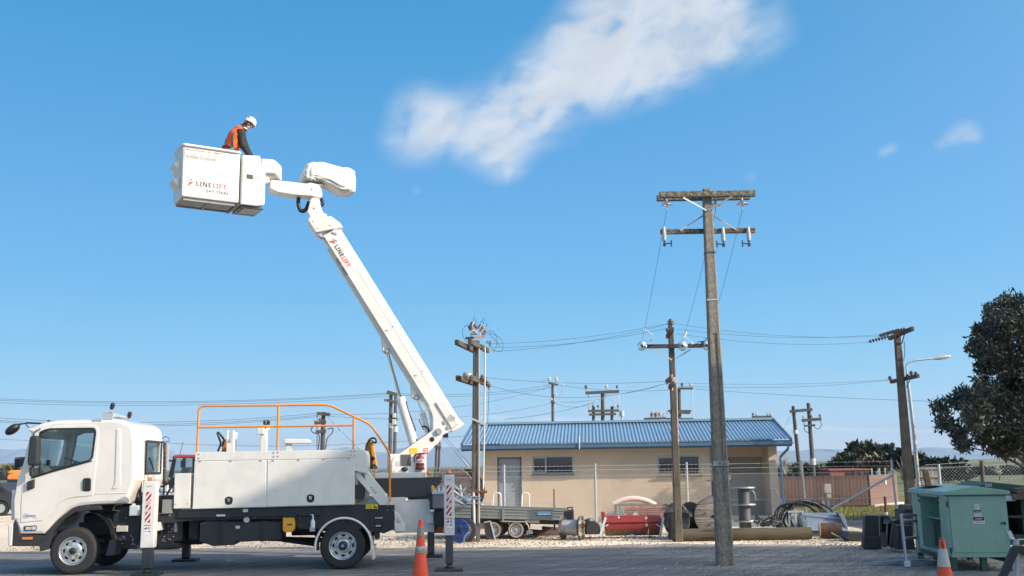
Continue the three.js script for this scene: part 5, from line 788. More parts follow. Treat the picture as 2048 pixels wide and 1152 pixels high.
 // hands: palm, four curled fingers and a thumb, closed over the rim
 const hand = (wr, dir, side) => { const f = dir.clone().normalize(), u = V(0, 1, 0).addScaledVector(f, -f.y).normalize(), s = f.clone().cross(u), b = [[wr, wr.clone().addScaledVector(f, .07), .032, .036]]; for (let i = 0; i < 4; i++) { const k0 = wr.clone().addScaledVector(f, .08).addScaledVector(s, (i - 1.5) * .02), l = [.038, .044, .042, .032][i], k1 = k0.clone().addScaledVector(f, l).addScaledVector(u, -.012), k2 = k1.clone().addScaledVector(f, .012).addScaledVector(u, -.028), k3 = k2.clone().addScaledVector(f, -.008).addScaledVector(u, -.02); b.push([k0, k1, .010, .0095], [k1, k2, .0095, .009], [k2, k3, .009, .008]); } const t0 = wr.clone().addScaledVector(f, .03).addScaledVector(s, side * .03), t1 = t0.clone().addScaledVector(f, .035).addScaledVector(s, side * .022), t2 = t1.clone().addScaledVector(f, .026).addScaledVector(u, -.015); b.push([t0, t1, .014, .011], [t1, t2, .011, .009]); return field(b, .0042, .006); };
 part(person, 'hands', [hand(wrN.clone().add(V(.02, -.03, 0)), V(.6, -.75, 0), -1), hand(wrF.clone().add(V(.02, -.03, 0)), V(.6, -.75, 0), 1)], M.skin);
 part(person, 'boots', [fN, fF].map((f) => box(.22, .09, .09, f.x + .03, .05, f.z, .03)), M.black);
 // head, looking down to the right
 const H0 = new THREE.Group(); const hg = [], tilt = -.62, hx = P(775, 330);
 const place = (g) => g.rotateY(-.75).rotateZ(tilt).translate(hx.x, hx.y, hx.z);                   // head built with face to +x, centre of the skull at 0
 const S = (x, y, z, sx, sy, sz) => new THREE.SphereGeometry(1, 24, 18).scale(sx, sy, sz).translate(x, y, z);
 const v = V, headG = field([[v(-.015, .03, 0), v(.01, .03, 0), .092, .09, v(1, 1, 1.16)], [v(.03, -.03, 0), v(.045, -.075, 0), .062, .045, v(1, 1, 1.05)], [v(.055, -.105, 0), v(.06, -.108, 0), .028, .026], [v(.086, .0, 0), v(.112, -.035, 0), .010, .015], [v(.075, .022, .03), v(.075, .022, -.03), .018, .018], [v(.07, -.02, .042), v(.07, -.02, .042), .024, .024], [v(.07, -.02, -.042), v(.07, -.02, -.042), .024, .024], [v(-.04, -.05, 0), v(-.05, -.13, 0), .055, .056], [v(.082, -.068, .016), v(.082, -.068, -.016), .012, .012], [v(.08, -.083, .014), v(.08, -.083, -.014), .012, .012]], .0045, .014);
 const hm = part(person, 'head', [place(headG)], M.skin);
 part(hm, 'ears', [1, -1].map((s) => place(new THREE.SphereGeometry(1, 12, 10).scale(.028, .036, .012).rotateY(s * .3).translate(-.015, -.018, s * .086))), M.skin);
 part(hm, 'eyes', [1, -1].map((s) => place(S(.084, .002, s * .032, .010, .007, .012))), std(col(.05, .04, .035), .3)); part(hm, 'brows', [1, -1].map((s) => place(box(.012, .007, .036, .092, .022, s * .034, .003))), std(col(.03, .022, .018), .9)); part(hm, 'lips', [place(S(.092, -.074, 0, .006, .004, .02))], std(col(.38, .15, .12), .6));
 part(hm, 'hair', [place(minus(new THREE.SphereGeometry(1, 24, 18).scale(.104, .112, .086).translate(-.02, .0, 0), box(.2, .4, .3, .12, 0, 0), box(.3, .2, .3, 0, -.16, 0)))], std(col(.03, .022, .02), .9));
 part(hm, 'glasses', [place(sweep(fillet([v(.098, .012, .058), v(.098, -.016, .055), v(.1, -.016, .012), v(.1, .012, .01)], .008), .003, 6, true)), place(sweep(fillet([v(.098, .012, -.058), v(.098, -.016, -.055), v(.1, -.016, -.012), v(.1, .012, -.01)], .008), .003, 6, true)), place(bar(v(.096, .008, .058), v(-.01, .012, .086), .003)), place(bar(v(.096, .008, -.058), v(-.01, .012, -.086), .003))], M.black);
 const dome = minus(new THREE.SphereGeometry(1, 32, 22).scale(.136, .132, .116).translate(-.004, .045, 0), box(.5, .3, .5, 0, -.135, 0).rotateZ(.12), new THREE.SphereGeometry(1, 24, 16).scale(.118, .115, .100).translate(-.004, .04, 0));
 const he = part(person, 'helmet', [place(dome), place(sweep([...Array(29).keys()].map((i) => { const a = -1.1 + 2.2 * i / 28; return v(-.006 + .147 * Math.cos(a), .028 + .010 * Math.cos(a), .118 * Math.sin(a)); }), .010, 6))], M.helmet, 'white climbing helmet');
 part(he, 'chin_strap', [1, -1].flatMap((s) => [place(pipe([v(.02, .03, s * .11), v(.0, -.045, s * .088), v(.05, -.125, s * .02)], .006, 6, .02)), place(pipe([v(-.07, .02, s * .09), v(.0, -.045, s * .09)], .006, 6))]), M.black); part(he, 'vents', [1, -1].flatMap((s) => [place(S(.0, .085, s * .101, .022, .028, .014).rotateZ(0)), place(S(-.10, .10, s * .06, .02, .012, .02))]), M.black);
 part(person, 'collar', [sweep([...Array(22).keys()].map((i) => { const a = i / 22 * 6.2832, c = P(655, 415); return v(c.x + .083 * Math.cos(a), c.y - .012 + .03 * Math.cos(a) * -1, .078 * Math.sin(a)); }), .016, 6, true)], std(col(.75, .76, .78), .8), 'pale collar');
}
// ---------------------------------------------------------------- power poles
const disc = (c, r = .12) => lathe([[0, .05], [.03, .05], [.035, .015], [r * .6, .01], [r, -.02], [r * .96, -.032], [r * .6, -.015], [.03, -.02], [.02, -.07], [0, -.07]], 22).translate(c.x, c.y, c.z);
const pin = (c, s = 1) => lathe([[0, .14], [.03, .14], [.035, .11], [.06, .10], [.062, .08], [.035, .07], [.065, .05], [.066, .03], [.03, .02], [.015, -.06], [0, -.06]].map(([r, y]) => [r * s, y * s]), 14).translate(c.x, c.y, c.z);
function taper(a, b, w0, w1, d0, d1, cham = .2) {                   // a squared pole with chamfered edges
 const sec = (w, d) => { const c = Math.min(w, d) * cham; return [[-w / 2 + c, d / 2], [w / 2 - c, d / 2], [w / 2, d / 2 - c], [w / 2, -d / 2 + c], [w / 2 - c, -d / 2], [-w / 2 + c, -d / 2], [-w / 2, -d / 2 + c], [-w / 2, d / 2 - c]]; };
 const n = 10, pos = [], idx = [];
 for (let i = 0; i <= n; i++) { const t = i / n, p = a.clone().lerp(b, t); for (const [x, z] of sec(lerp(w0, w1, t), lerp(d0, d1, t))) pos.push(p.x + x, p.y, p.z + z); }
 for (let i = 0; i < n; i++) for (let k = 0; k < 8; k++) { const q = i * 8 + k, r = i * 8 + (k + 1) % 8; idx.push(q, r, q + 8, r, r + 8, q + 8); }
 for (let k = 1; k < 7; k++) idx.push(n * 8, n * 8 + k, n * 8 + k + 1);
 const g = new THREE.BufferGeometry(); g.setAttribute('position', new THREE.Float32BufferAttribute(pos, 3)); g.setIndex(idx); const q = g.toNonIndexed(); q.computeVertexNormals(); return q;
}
const wireMat = M.wire, WG = [];
function wire(a, b, drop, r, label, group) { return put('power_line', label, 'overhead wire', [sweep(sag(a, b, drop), r * .5, 5)], wireMat, group); }
// --- the concrete pole in front, H 22
const H22 = (() => {
 const z = -19.4, base = V(at(1450, 1130, z).x, 0, z), top = at(1413, 379, z), o = thing('utility_pole', 'tall tapered grey pole with number plate in front of the building', 'power pole', base);
 const w0 = .315, w1 = .165, dir = top.clone().sub(base);
 const on = (t) => base.clone().addScaledVector(dir, t), tOf = (py) => { const y = at(1430, py, z).y; return (y - base.y) / dir.y; };
 partW(o, 'pole', [minus(taper(base.clone().setY(-.1), top, w0, w1, .24, .15, .12), ...[[.16, .60]].map(([a, b]) => { const p = on(a), q = on(b); return beam(V(p.x + .01, p.y, p.z + .12), V(q.x + .01, q.y, q.z + .095), .075, .05, V(0, 0, 1)); }))], M.poleGrey);
 const armA = at(1319, 391, z + .14), armB = at(1510, 386, z + .14), armY = (armA.y + armB.y) / 2;
 partW(o, 'crossarm', [box(armB.x - armA.x, .12, .10, (armA.x + armB.x) / 2, armY, z + .14, .008)], M.lichenWood, 'mossy upper crossarm'); partW(o, 'crossarm', [box(armB.x - armA.x - .03, .12, .10, (armA.x + armB.x) / 2 - .03, armY + .01, z - .14, .008)], M.lichenWood, 'mossy upper crossarm');
 partW(o, 'pole_cap', [box(.14, .05, .2, top.x, armY + .085, z, .015)], M.lichenWood);
 const lA = at(1321, 464, z - .13), lB = at(1510, 461, z - .13), ly = (lA.y + lB.y) / 2; partW(o, 'crossarm', [box(lB.x - lA.x, .095, .075, (lA.x + lB.x) / 2, ly, z - .13, .006)], std(col(.30, .22, .17), .9, { map: lichen, bumpMap: lichen, bumpScale: .008 }), 'thinner lower crossarm');
 for (const [x0, y0, x1, y1, dz] of [[1366, 395, 1413, 421, .2], [1464, 393, 1416, 421, .2], [1360, 461, 1408, 430, -.08], [1424, 430, 1472, 459, -.08]]) partW(o, 'brace', [beam(at(x0, y0, z + dz), at(x1, y1, z + (dz > 0 ? .1 : -.08)), .012, .03)], M.galv);
 const hang = [];
 for (const [x, y, dz] of [[1333, 407, .14], [1431, 408, -.14], [1484, 406, .14]]) { const c = at(x, y, z + dz); const d = partW(o, 'disc_insulator', [disc(c, .115)], M.glassDisc); const k = meshOf([bar(c.clone().add(V(0, .02, 0)), V(c.x, armY - .05, c.z), .022), bar(c.clone().add(V(0, -.06, 0)), c.clone().add(V(-.005, -.13, 0)), .012)].map((g) => g), M.steel); k.geometry.translate(-o.position.x, 0, -o.position.z); k.name = 'hanger'; d.add(k); hang.push(c.clone().add(V(0, -.12, 0))); }
 for (const [x, y] of [[1328, 468], [1446, 469], [1497, 468]]) {
 const c = at(x, y, z - .07), f = partW(o, 'fuse_holder', [lathe([[0, .15], [.02, .15], [.032, .12], [.032, .06], [.042, .05], [.042, -.12], [.03, -.15], [0, -.15]], 14).translate(c.x, c.y, c.z)], M.paleInsulator);
 const s = meshOf([bar(V(c.x, c.y - .15, c.z), V(c.x, c.y - .24, c.z), .016), bar(V(c.x, c.y - .2, c.z), V(c.x + (x < 1400 ? .14 : -.13), c.y - .19, c.z), .012), bar(V(c.x + (x < 1400 ? .14 : -.13), c.y - .13, c.z), V(c.x + (x < 1400 ? .14 : -.13), c.y - .26, c.z), .014), box(.05, .06, .04, c.x, c.y - .22, c.z)], M.wire); s.geometry.translate(-o.position.x, 0, -o.position.z); s.name = 'fuse_clip'; f.add(s);
 }
 for (const py of [506, 601]) { const p = on(tOf(py)); const w = lerp(w0, w1, tOf(py)); partW(o, 'band', [box(w + .016, .03, lerp(.24, .15, tOf(py)) + .016, p.x, p.y, p.z, .004)], py < 550 ? std(col(.04, .06, .12), .6) : M.galv); }
 const [pq, pm] = printed(.24, .085, (g, w, h) => { g.fillStyle = '#8f9494'; g.fillRect(0, 0, w, h); text(g, 'H 22', w * .52, h * .54, h * .8, '#23262a', 'bold', 'center'); }, 700); const pp = on(tOf(927));
 partW(o, 'number_plate', [box(.29, .09, .012, pp.x, pp.y, pp.z + .125)], M.galv); partW(o, 'number_print', [pq.translate(pp.x + .01, pp.y, pp.z + .1335)], pm); partW(o, 'strap', [box(.32, .02, .27, pp.x, pp.y - .03, pp.z - .02)], M.galv);
 return { hang, z };
})();
// --- the slim timber pole behind it
const MP = (() => {
 const z = -25.4, b0 = at(1357.5, 1083, z), base = V(b0.x, 0, z), top = at(1341.5, 660, z), o = thing('utility_pole', 'slim square timber pole with glass disc crossarm, beside the wooden reels', 'power pole', base);
 partW(o, 'pole', [taper(base.clone().setY(-.1), top, .2, .125, .18, .12, .1)], M.poleWood);
 const aA = at(1288, 693, z + .11), aB = at(1411, 692, z + .11); partW(o, 'crossarm', [box(aB.x - aA.x, .1, .09, (aA.x + aB.x) / 2, aA.y, z + .11, .006)], M.darkWood);
 for (const [x0, y0, x1, y1] of [[1309, 699, 1344, 720], [1381, 699, 1352, 717]]) partW(o, 'brace', [beam(at(x0, y0, z + .14), at(x1, y1, z + .1), .012, .035)], M.galv);
 const ends = []; for (const [x, y] of [[1284, 692], [1365, 692], [1413, 691]]) { const c = at(x, y, z + .19); const d = partW(o, 'disc_insulator', [disc(V(0, 0, 0), .125).rotateX(Math.PI / 2 - .1).rotateZ(.1).translate(c.x, c.y, c.z)], M.glassDisc); const k = meshOf([new THREE.SphereGeometry(.035, 10, 8).translate(c.x, c.y, c.z + .06)], M.wire); k.geometry.translate(-o.position.x, 0, -o.position.z); k.name = 'cap'; d.add(k); ends.push(c); }
 partW(o, 'post_insulator', [pin(at(1341.5, 652, z), 1.3)], M.porcelain);
 const a1 = at(1333, 656, z + 1.1), a2 = at(1343, 668, z - .2); partW(o, 'crossarm', [beam(V(a2.x - .13, a2.y, z + .75), V(a2.x - .02, a2.y, z - .75), .09, .1)], M.darkWood, 'crossarm seen end-on');
 for (const k of [-.6, .1, .6]) partW(o, 'post_insulator', [pin(V(a2.x - .08 + .07 * -k, a2.y + .1, z + k), .8)], M.porcelain);
 const b1 = at(1338, 772, z); partW(o, 'crossarm', [beam(V(b1.x - .03, b1.y, z + .8), V(b1.x + .1, b1.y, z - .5), .09, .1)], M.darkWood, 'lower crossarm seen end-on');
 for (const k of [-.3, 0, .35, .7]) partW(o, 'post_insulator', [pin(V(b1.x - .02 - .05 * k, b1.y + .1, z + k), .75)], M.porcelain);
 const w = at(1350, 757, z + .1); partW(o, 'junction_box', [box(.12, .16, .1, w.x - .02, w.y - .05, w.z + .02, .01), bar(V(w.x - .08, w.y + .1, w.z), V(w.x - .08, w.y - .3, w.z), .022)], std(col(.5, .46, .44), .6));
 partW(o, 'conduit', [bar(at(1353, 772, z + .05), V(base.x + .05, .9, z + .06), .018)], std(col(.46, .42, .37), .6));
 return { z, ends, top, b1, a2 };
})();
for (const [i, j] of [[0, 0], [1, 1], [2, 2]]) wire(H22.hang[i], MP.ends[j].clone().add(V(0, .1, 0)), .05 + .04 * i, .0075, ['slanting wire from the left end of the tall grey pole', 'slanting wire from the middle of the tall grey pole', 'slanting wire from the right end of the tall grey pole'][i]);
{ // pale jumpers and clamps on the slim pole's wires
 const z = MP.z + .3; put('jumper_cable', 'pale looped jumper clamped on the left slanting wire', 'jumper cable', [sweep(curve([at(1289, 658, z), at(1300, 666, z), at(1305, 672, z), at(1302, 681, z), at(1290, 682, z)], 16), .011, 6), box(.04, .08, .04, at(1288, 660, z).x, at(1288, 660, z).y, z)], std(col(.62, .62, .6), .5));
 put('line_clamp', 'white plastic clamp on the middle slanting wire', 'clamp', [beam(at(1373, 664, z), at(1365, 678, z), .05, .07, V(0, 0, 1), .012)], std(col(.74, .74, .76), .4)); put('line_clamp', 'white plastic clamp above the crossarm, right of the other', 'clamp', [beam(at(1382, 684, z), at(1386, 689, z), .04, .05, V(0, 0, 1), .01), bar(at(1370, 673, z), at(1382, 684, z), .008)], std(col(.74, .74, .76), .4)); put('line_fitting', 'dark fuse fitting on the right end of the slim pole crossarm', 'fuse', [pipe([at(1394, 690, z), at(1396, 684, z), at(1410, 682, z), at(1413, 676, z)], .012, 6), box(.07, .1, .06, at(1405, 686, z).x, at(1405, 686, z).y, z, .01)], M.wire);
}
// --- the double pole behind the truck's rear leg
const LP = (() => {
 const z = -26.4, g0 = onGround(953, 1079), base = V(g0.x, 0, z), top = at(953, 680, z), o = thing('utility_pole', 'double timber pole with brown fuses, left of the building', 'power pole', base);
 const zL = zoomed(880, 620, 4.8), Pz = (x, y, zz = z) => at(...zL(x, y), zz);
 for (const dx of [-.062, .058]) partW(o, 'pole', [taper(V(base.x + dx, -.1, z - dx * .6), V(top.x + dx * .72, top.y - .02, z - dx * .6), .112, .08, .2, .14, .2)], M.poleWood);
 partW(o, 'white_conduit', [bar(at(947, 984, z + .12), at(949, 1076, z + .12), .035, .035, 12)], std(col(.62, .60, .58), .5)); partW(o, 'conduit', [bar(at(957.5, 690, z + .12), at(957.5, 1045, z + .12), .03, .03, 10), bar(at(949, 770, z + .1), at(949, 985, z + .1), .014)], std(col(.36, .32, .28), .7));
 partW(o, 'clamp', [box(.5, .06, .26, at(955, 984, z).x, at(955, 984, z).y, z + .02, .01), box(.07, .18, .1, at(965, 984, z).x, at(965, 984, z).y, z + .08, .01)], std(col(.16, .06, .04), .8), 'rusty clamp');
 partW(o, 'tag_plate', [box(.26, .085, .01, at(951, 995, z).x, at(951, 995, z).y, z + .155)], M.galv); partW(o, 'tag_marks', [0, 1, 2, 3].map((i) => box(.028, .045, .003, at(945.5 + i * 3.6, 995, z).x, at(951, 995, z).y, z + .162)), M.black); partW(o, 'strap', [box(.5, .02, .3, at(953, 1006, z).x, at(953, 1006, z).y, z)], M.galv);
 const yA = at(953, 693, z).y, yB = at(953, 762, z).y, xz = (t, k = 0) => V(base.x - .04 + .2 * t + .02 + k, 0, z - t * 1.05 + k * .25);
 const arm = (y, t0, t1, k) => { const a = xz(t0, k), b = xz(t1, k); return beam(V(a.x, y, a.z), V(b.x, y, b.z), .1, .13, V(0, 1, 0), .006); };
 partW(o, 'crossarm', [arm(yA, -1, 1, -.19)], M.darkWood, 'upper timber crossarm'); partW(o, 'crossarm', [arm(yA, -1, 1, .15)], M.darkWood, 'upper timber crossarm');
 partW(o, 'crossarm', [arm(yB, -1, 1, -.17)], M.darkWood, 'lower timber crossarm'); partW(o, 'crossarm', [arm(yB, -1, 1, .14)], M.darkWood, 'lower timber crossarm');
 for (const [x0, y0, x1, y1] of [[352, 330, 375, 405], [400, 385, 368, 430], [375, 580, 350, 640], [340, 300, 300, 350]]) partW(o, 'brace', [beam(Pz(x0, y0, z + .1), Pz(x1, y1, z + .1), .012, .045)], M.galv);
 partW(o, 'platform', [beam(Pz(285, 268, z + .4), Pz(385, 262, z - .2), .25, .06)], std(col(.34, .22, .14), .9, { map: grain })); partW(o, 'bracket', [box(.16, .05, .3, Pz(330, 232).x, Pz(330, 232).y, z + .2), bar(Pz(298, 260), Pz(298, 190), .015), bar(Pz(380, 262), Pz(385, 220), .015), bar(Pz(400, 265), Pz(430, 300), .012)], M.paleInsulator);
 const ins = (x, y, x2, y2, dz, lab) => { const a = Pz(x, y, z + dz), b = Pz(x2, y2, z + dz); const d = b.clone().sub(a), gl = []; for (let i = 0; i < 4; i++) { const p = a.clone().addScaledVector(d, .1 + .8 * i / 3); gl.push(along(new THREE.CylinderGeometry(.05, .06, .022, 14), p, p.clone().add(d), 0)); } return partW(o, 'fuse_insulator', [bar(a, b, .03, .03, 10), ...gl], M.porcelain); };
 ins(282, 150, 300, 190, .5); ins(302, 150, 318, 120, .5); ins(315, 205, 345, 215, .3); ins(328, 168, 350, 150, .2); ins(365, 188, 396, 142, .1); ins(388, 215, 420, 165, -.2); ins(410, 245, 445, 200, -.5);
 const sp = [[322, 105, 328, 48], [345, 130, 347, 76], [390, 126, 426, 64], [414, 132, 430, 84], [440, 165, 464, 118]]; for (const [x0, y0, x1, y1] of sp) partW(o, 'spike', [bar(Pz(x0, y0), Pz(x1, y1), .008, .004, 5)], M.wire);
 const tail = []; for (const [x, y, dz] of [[470, 322, -.3], [500, 360, -.6], [530, 395, -1]]) { const a = Pz(x - 30, y - 8, z + dz), b = Pz(x + 14, y, z + dz); const d = b.clone().sub(a); partW(o, 'disc_insulator', [along(new THREE.CylinderGeometry(.075, .06, .03, 16), a.clone().lerp(b, .25), b), along(new THREE.CylinderGeometry(.075, .06, .03, 16), a.clone().lerp(b, .6), b), bar(a, b, .018)], M.glassDisc); tail.push(b); }
 partW(o, 'disc_insulator', [along(new THREE.CylinderGeometry(.08, .06, .03, 16), Pz(480, 320), Pz(500, 322))], M.porcelain); partW(o, 'jumper', [sweep(curve([Pz(270, 135), Pz(222, 180), Pz(220, 250), Pz(262, 310)], 20), .0055, 5), sweep(curve([Pz(455, 195), Pz(520, 215), Pz(545, 280), Pz(540, 355)], 20), .0055, 5), sweep(curve([Pz(470, 215), Pz(575, 270), Pz(606, 340), Pz(590, 395), Pz(545, 400)], 20), .0055, 5), sweep(curve([Pz(465, 222), Pz(520, 280), Pz(578, 350)], 12), .007, 5)], M.wire);
 const low = []; for (const [x, y, dz] of [[405, 645, .1], [430, 668, -.2], [452, 703, -.6], [470, 724, -.9]]) { const c = Pz(x, y, z + dz); partW(o, 'post_insulator', [pin(c.clone().add(V(0, -.06, 0)), .9)], M.porcelain); low.push(c); }
 const rod = [Pz(432, 340), Pz(428, 1000), at(966, 990, z)]; partW(o, 'white_rod', [bar(rod[0], rod[1], .022, .022, 8), bar(rod[1], rod[2], .022, .022, 8)], std(col(.62, .62, .62), .5)); partW(o, 'earth_wire', [bar(Pz(472, 735), Pz(458, 1080), .006)], M.wire);
 partW(o, 'stay_bar', [beam(Pz(292, 1036, z + .15), Pz(455, 1110, z + .15), .02, .05)], M.paleInsulator);
 const lf = Pz(262, 635, z + 1); partW(o, 'flood_light', [lathe([[0, .09], [.10, .09], [.11, .05], [.12, .04], [.12, -.01], [.10, -.02], [.09, -.1], [0, -.12]], 20).translate(lf.x, lf.y, lf.z)], std(col(.42, .37, .30), .5, { metalness: .3 }), 'round grey light housing');
 return { z, tail, low, top };
})();
// --- the pole beside the street lamp
const RP = (() => {
 const z = -30, base = V(at(1826, 1060, z).x, 0, z), top = at(1794, 668, z), o = thing('utility_pole', 'leaning square timber pole beside the street lamp', 'power pole', base), zR = zoomed(1660, 620, 4.8), Pz = (x, y, zz = z) => at(...zR(x, y), zz);
 partW(o, 'pole', [taper(base.clone().setY(-.1), top, .29, .17, .24, .15, .1)], M.poleWood);
 const a = Pz(812, 160, z + 1.2), yA = at(1800, 667, z).y; const p0 = at(1825, 656, z + 1.1).setY(yA), p1 = at(1779, 676, z - 1.2).setY(yA); partW(o, 'crossarm', [beam(p0, p1, .10, .12, V(0, 1, 0), .01)], M.darkWood, 'upper crossarm'); 
 const yB = at(1812, 757, z).y, b0 = V(Pz(856, 606, z + 1).x, yB, z + .9), b1 = V(Pz(610, 668, z - 1).x, yB, z - 1.2); partW(o, 'crossarm', [beam(b0, b1, .10, .11, V(0, 1, 0), .01)], M.darkWood, 'lower crossarm');
 const str = (x0, y0, x1, y1, dz) => { const s = Pz(x0, y0, z + dz), e = Pz(x1, y1, z + dz), d = e.clone().sub(s), q = []; for (let i = 0; i < 7; i++) q.push(along(new THREE.CylinderGeometry(.065, .05, .02, 12), s.clone().addScaledVector(d, .12 + .76 * i / 6), e)); partW(o, 'insulator_string', [...q, bar(s, e, .014)], M.porcelain); return s; };
 const ends = [str(465, 250, 620, 205, .3), str(535, 230, 735, 180, .8), str(360, 308, 580, 250, -.8)];
 partW(o, 'pole_cap', [new THREE.SphereGeometry(.15, 14, 10).scale(1, .8, 1).translate(top.x, top.y + .03, top.z + .1)], M.porcelain); partW(o, 'brace', [pipe([Pz(725, 200, z + .3), Pz(690, 320, z + .1), Pz(655, 324, z + .12)], .016, 6)], M.wire); partW(o, 'cable', [sweep(curve([Pz(712, 300), Pz(718, 400), Pz(708, 490)], 12), .01, 5), sweep(curve([Pz(660, 360, z + .15), Pz(690, 400, z + .15), Pz(680, 520, z + .15), Pz(690, 640, z + .15)], 18), .014, 5), sweep(curve([Pz(775, 650), Pz(755, 700), Pz(735, 745)], 10), .014, 5)], M.wire);
 const low = []; for (const [x, y, dz] of [[576, 672, -.9], [780, 625, .4], [825, 632, .8], [745, 655, .1]]) { const c = Pz(x, y, z + dz); partW(o, 'post_insulator', [pin(c, .9)], M.porcelain); low.push(c); }
 return { z, ends, low };
})();
{ // street lamp
 const z = -34, b = V(at(1840, 1000, z).x, 0, z), o = thing('street_lamp', 'slim grey street lamp with curved arm and flat head', 'street lamp', b), zR = zoomed(1660, 620, 4.8), Pz = (x, y) => at(...zR(x, y), z);
 partW(o, 'post', [sweep([b, Pz(800, 1130), Pz(745, 660)], (t) => lerp(.07, .05, t), 12), sweep(fillet([Pz(745, 660), Pz(728, 520), Pz(800, 485), Pz(1030, 462)], .75, 8, false), .03, 8)], M.galv);
 const a = Pz(1020, 464), e = Pz(1130, 446), h = partW(o, 'lamp_head', [along(new THREE.SphereGeometry(1, 18, 12).scale(.07, .32, .045), a.clone().lerp(e, .5), e).translate(0, 0, 0)].map((g) => g), std(col(.48, .49, .5), .4, { metalness: .3 }));
 const l = meshOf([along(new THREE.SphereGeometry(1, 16, 10).scale(.05, .22, .035), a.clone().lerp(e, .55).add(V(0, -.025, 0)), e.clone().add(V(0, -.025, 0)))], M.lampGlass); l.geometry.translate(-o.position.x, 0, -o.position.z); l.name = 'lens'; h.add(l);
}
// --- smaller poles farther off
function farPole(label, z, px, pyBase, pTop, w, arms, pins = [], extra) {
 const base = V(at(px, pyBase, z).x, 0, z), top = at(pTop[0], pTop[1], z), o = thing('utility_pole', label, 'power pole', base);
 const line = top.clone().sub(at(px, pyBase, z)); base.x = at(px, pyBase, z).x - line.x / line.y * at(px, pyBase, z).y; o.position.x = base.x;
 partW(o, 'pole', [bar(base.clone().setY(-.1), top, w, w * .75, 10)], M.greyPole);
 for (const [x0, y0, x1, y1, t] of arms) partW(o, 'crossarm', [beam(at(x0, y0, z + w), at(x1, y1, z + w), t || .11, t || .13)], M.greyPole);
 for (const [x, y, s] of pins) partW(o, 'insulator', [pin(at(x, y, z + w), (s || 1.3) * .75)], x % 2 ? M.paleInsulator : M.porcelain);
 if (extra) extra(o, z, w); return o;
}
farPole('dark thick pole seen through the orange railing', -40, 645, 900, [647, 824], .11, [[634, 827, 660, 829], [629, 846, 652, 844], [632, 864, 652, 862]], [[631, 843], [637, 845], [640, 843]], (o, z) => { partW(o, 'jumper', [sweep(curve([at(628, 850, z), at(622, 860, z), at(628, 866, z), at(637, 868, z), at(637, 900, z)], 20), .02, 5), sweep(curve([at(655, 858, z), at(666, 857, z), at(664, 866, z), at(655, 876, z), at(651, 898, z)], 20), .02, 5), sweep(curve([at(634, 829, z), at(634, 900, z)], 4), .015, 5)], M.wire); partW(o, 'red_cable', [bar(at(664, 867, z), at(656, 874, z), .02)], M.redPaint); });
farPole('nearer pole of the pair behind the lift cylinder', -58, 780, 920, [782, 787], .13, [[774, 784, 795, 790, .2], [773, 800, 795, 806, .16], [777, 837, 795, 839, .14]], [[770, 802], [788, 805]], (o, z) => { partW(o, 'transformer_box', [boxAB(at(785, 826, z + .3), at(791, 835, z + .3).setZ(z), .03), boxAB(at(784, 838, z + .3), at(792, 849, z + .3).setZ(z), .03)], M.paleInsulator); partW(o, 'white_band', [bar(at(781.5, 846, z), at(781.2, 856, z), .15, .15, 10)], M.paleInsulator); });
farPole('farther pole of the pair behind the lift cylinder', -60, 789, 915, [791.5, 790], .12, [], [], (o, z) => partW(o, 'white_band', [bar(at(791, 853, z), at(790.6, 864, z), .14, .14, 10)], M.paleInsulator));
farPole('left one of two thin grey poles right of the turret', -46, 871, 945, [873, 893], .07, [[868, 892, 882, 895]], [[875, 889]]); farPole('right one of two thin grey poles right of the turret', -46, 877, 945, [879, 894], .07, [], [[880, 890]]);
farPole('thin dark pole above the roof, second from the left', -52, 1106, 900, [1105, 769], .09, [[1097, 766, 1116, 770, .1], [1101, 803, 1110, 806, .1]], [[1099, 762, 2], [1113, 762, 2], [1111, 792], [1103, 801]], (o, z) => partW(o, 'jumper', [sweep(curve([at(1099, 758, z), at(1104, 754, z), at(1112, 754, z), at(1114, 762, z)], 14), .02, 5), sweep(curve([at(1097, 760, z), at(1084, 764, z), at(1082, 776, z), at(1096, 772, z)], 14), .015, 5), sweep(curve([at(1115, 762, z), at(1126, 768, z), at(1120, 790, z), at(1111, 796, z)], 14), .018, 5), bar(at(1111, 775, z), at(1111, 850, z), .015)], M.barb));
farPole('pole with a wide double frame of crossarms above the roof', -52, 1206, 900, [1205, 783], .12, [[1171, 786, 1238, 783, .15], [1176, 822, 1238, 821, .12], [1178, 829, 1232, 828, .12]], [[1172, 777, 1.8], [1213, 777, 2], [1234, 776, 1.4], [1204, 800], [1186, 815], [1196, 815], [1229, 815], [1236, 815]], (o, z) => { for (const x of [1187, 1224]) partW(o, 'side_post', [bar(at(x, 860, z), at(x, 813, z), .08)], M.greyPole); for (const x of [1176, 1211, 1236]) partW(o, 'drop_wire', [sweep(curve([at(x, 787, z), at(x + 2, 800, z), at(x + 1, 818, z)], 10), .02, 5)], M.barb); partW(o, 'jumper', [sweep(curve([at(1181, 803, z), at(1184, 812, z), at(1192, 798, z), at(1200, 800, z)], 14), .025, 5), sweep(curve([at(1213, 798, z), at(1226, 800, z), at(1230, 812, z)], 12), .015, 5)], M.paleInsulator); });
farPole('pole half hidden by the slim timber pole above the roof', -50, 1360, 900, [1358, 778], .11, [[1354, 777, 1386, 777, .1], [1336, 822, 1382, 822, .1], [1340, 826, 1380, 826, .1], [1333, 838, 1386, 838, .1]], [[1364, 772, 1.6], [1381, 772, 1.6], [1335, 828], [1342, 828]], (o, z) => { partW(o, 'drop_wire', [bar(at(1384, 778, z), at(1386, 840, z), .02)], M.barb); partW(o, 'switch_post', [bar(at(1334, 838, z), at(1334, 850, z), .05), bar(at(1385, 836, z), at(1385, 850, z), .05)], M.greyPole); });
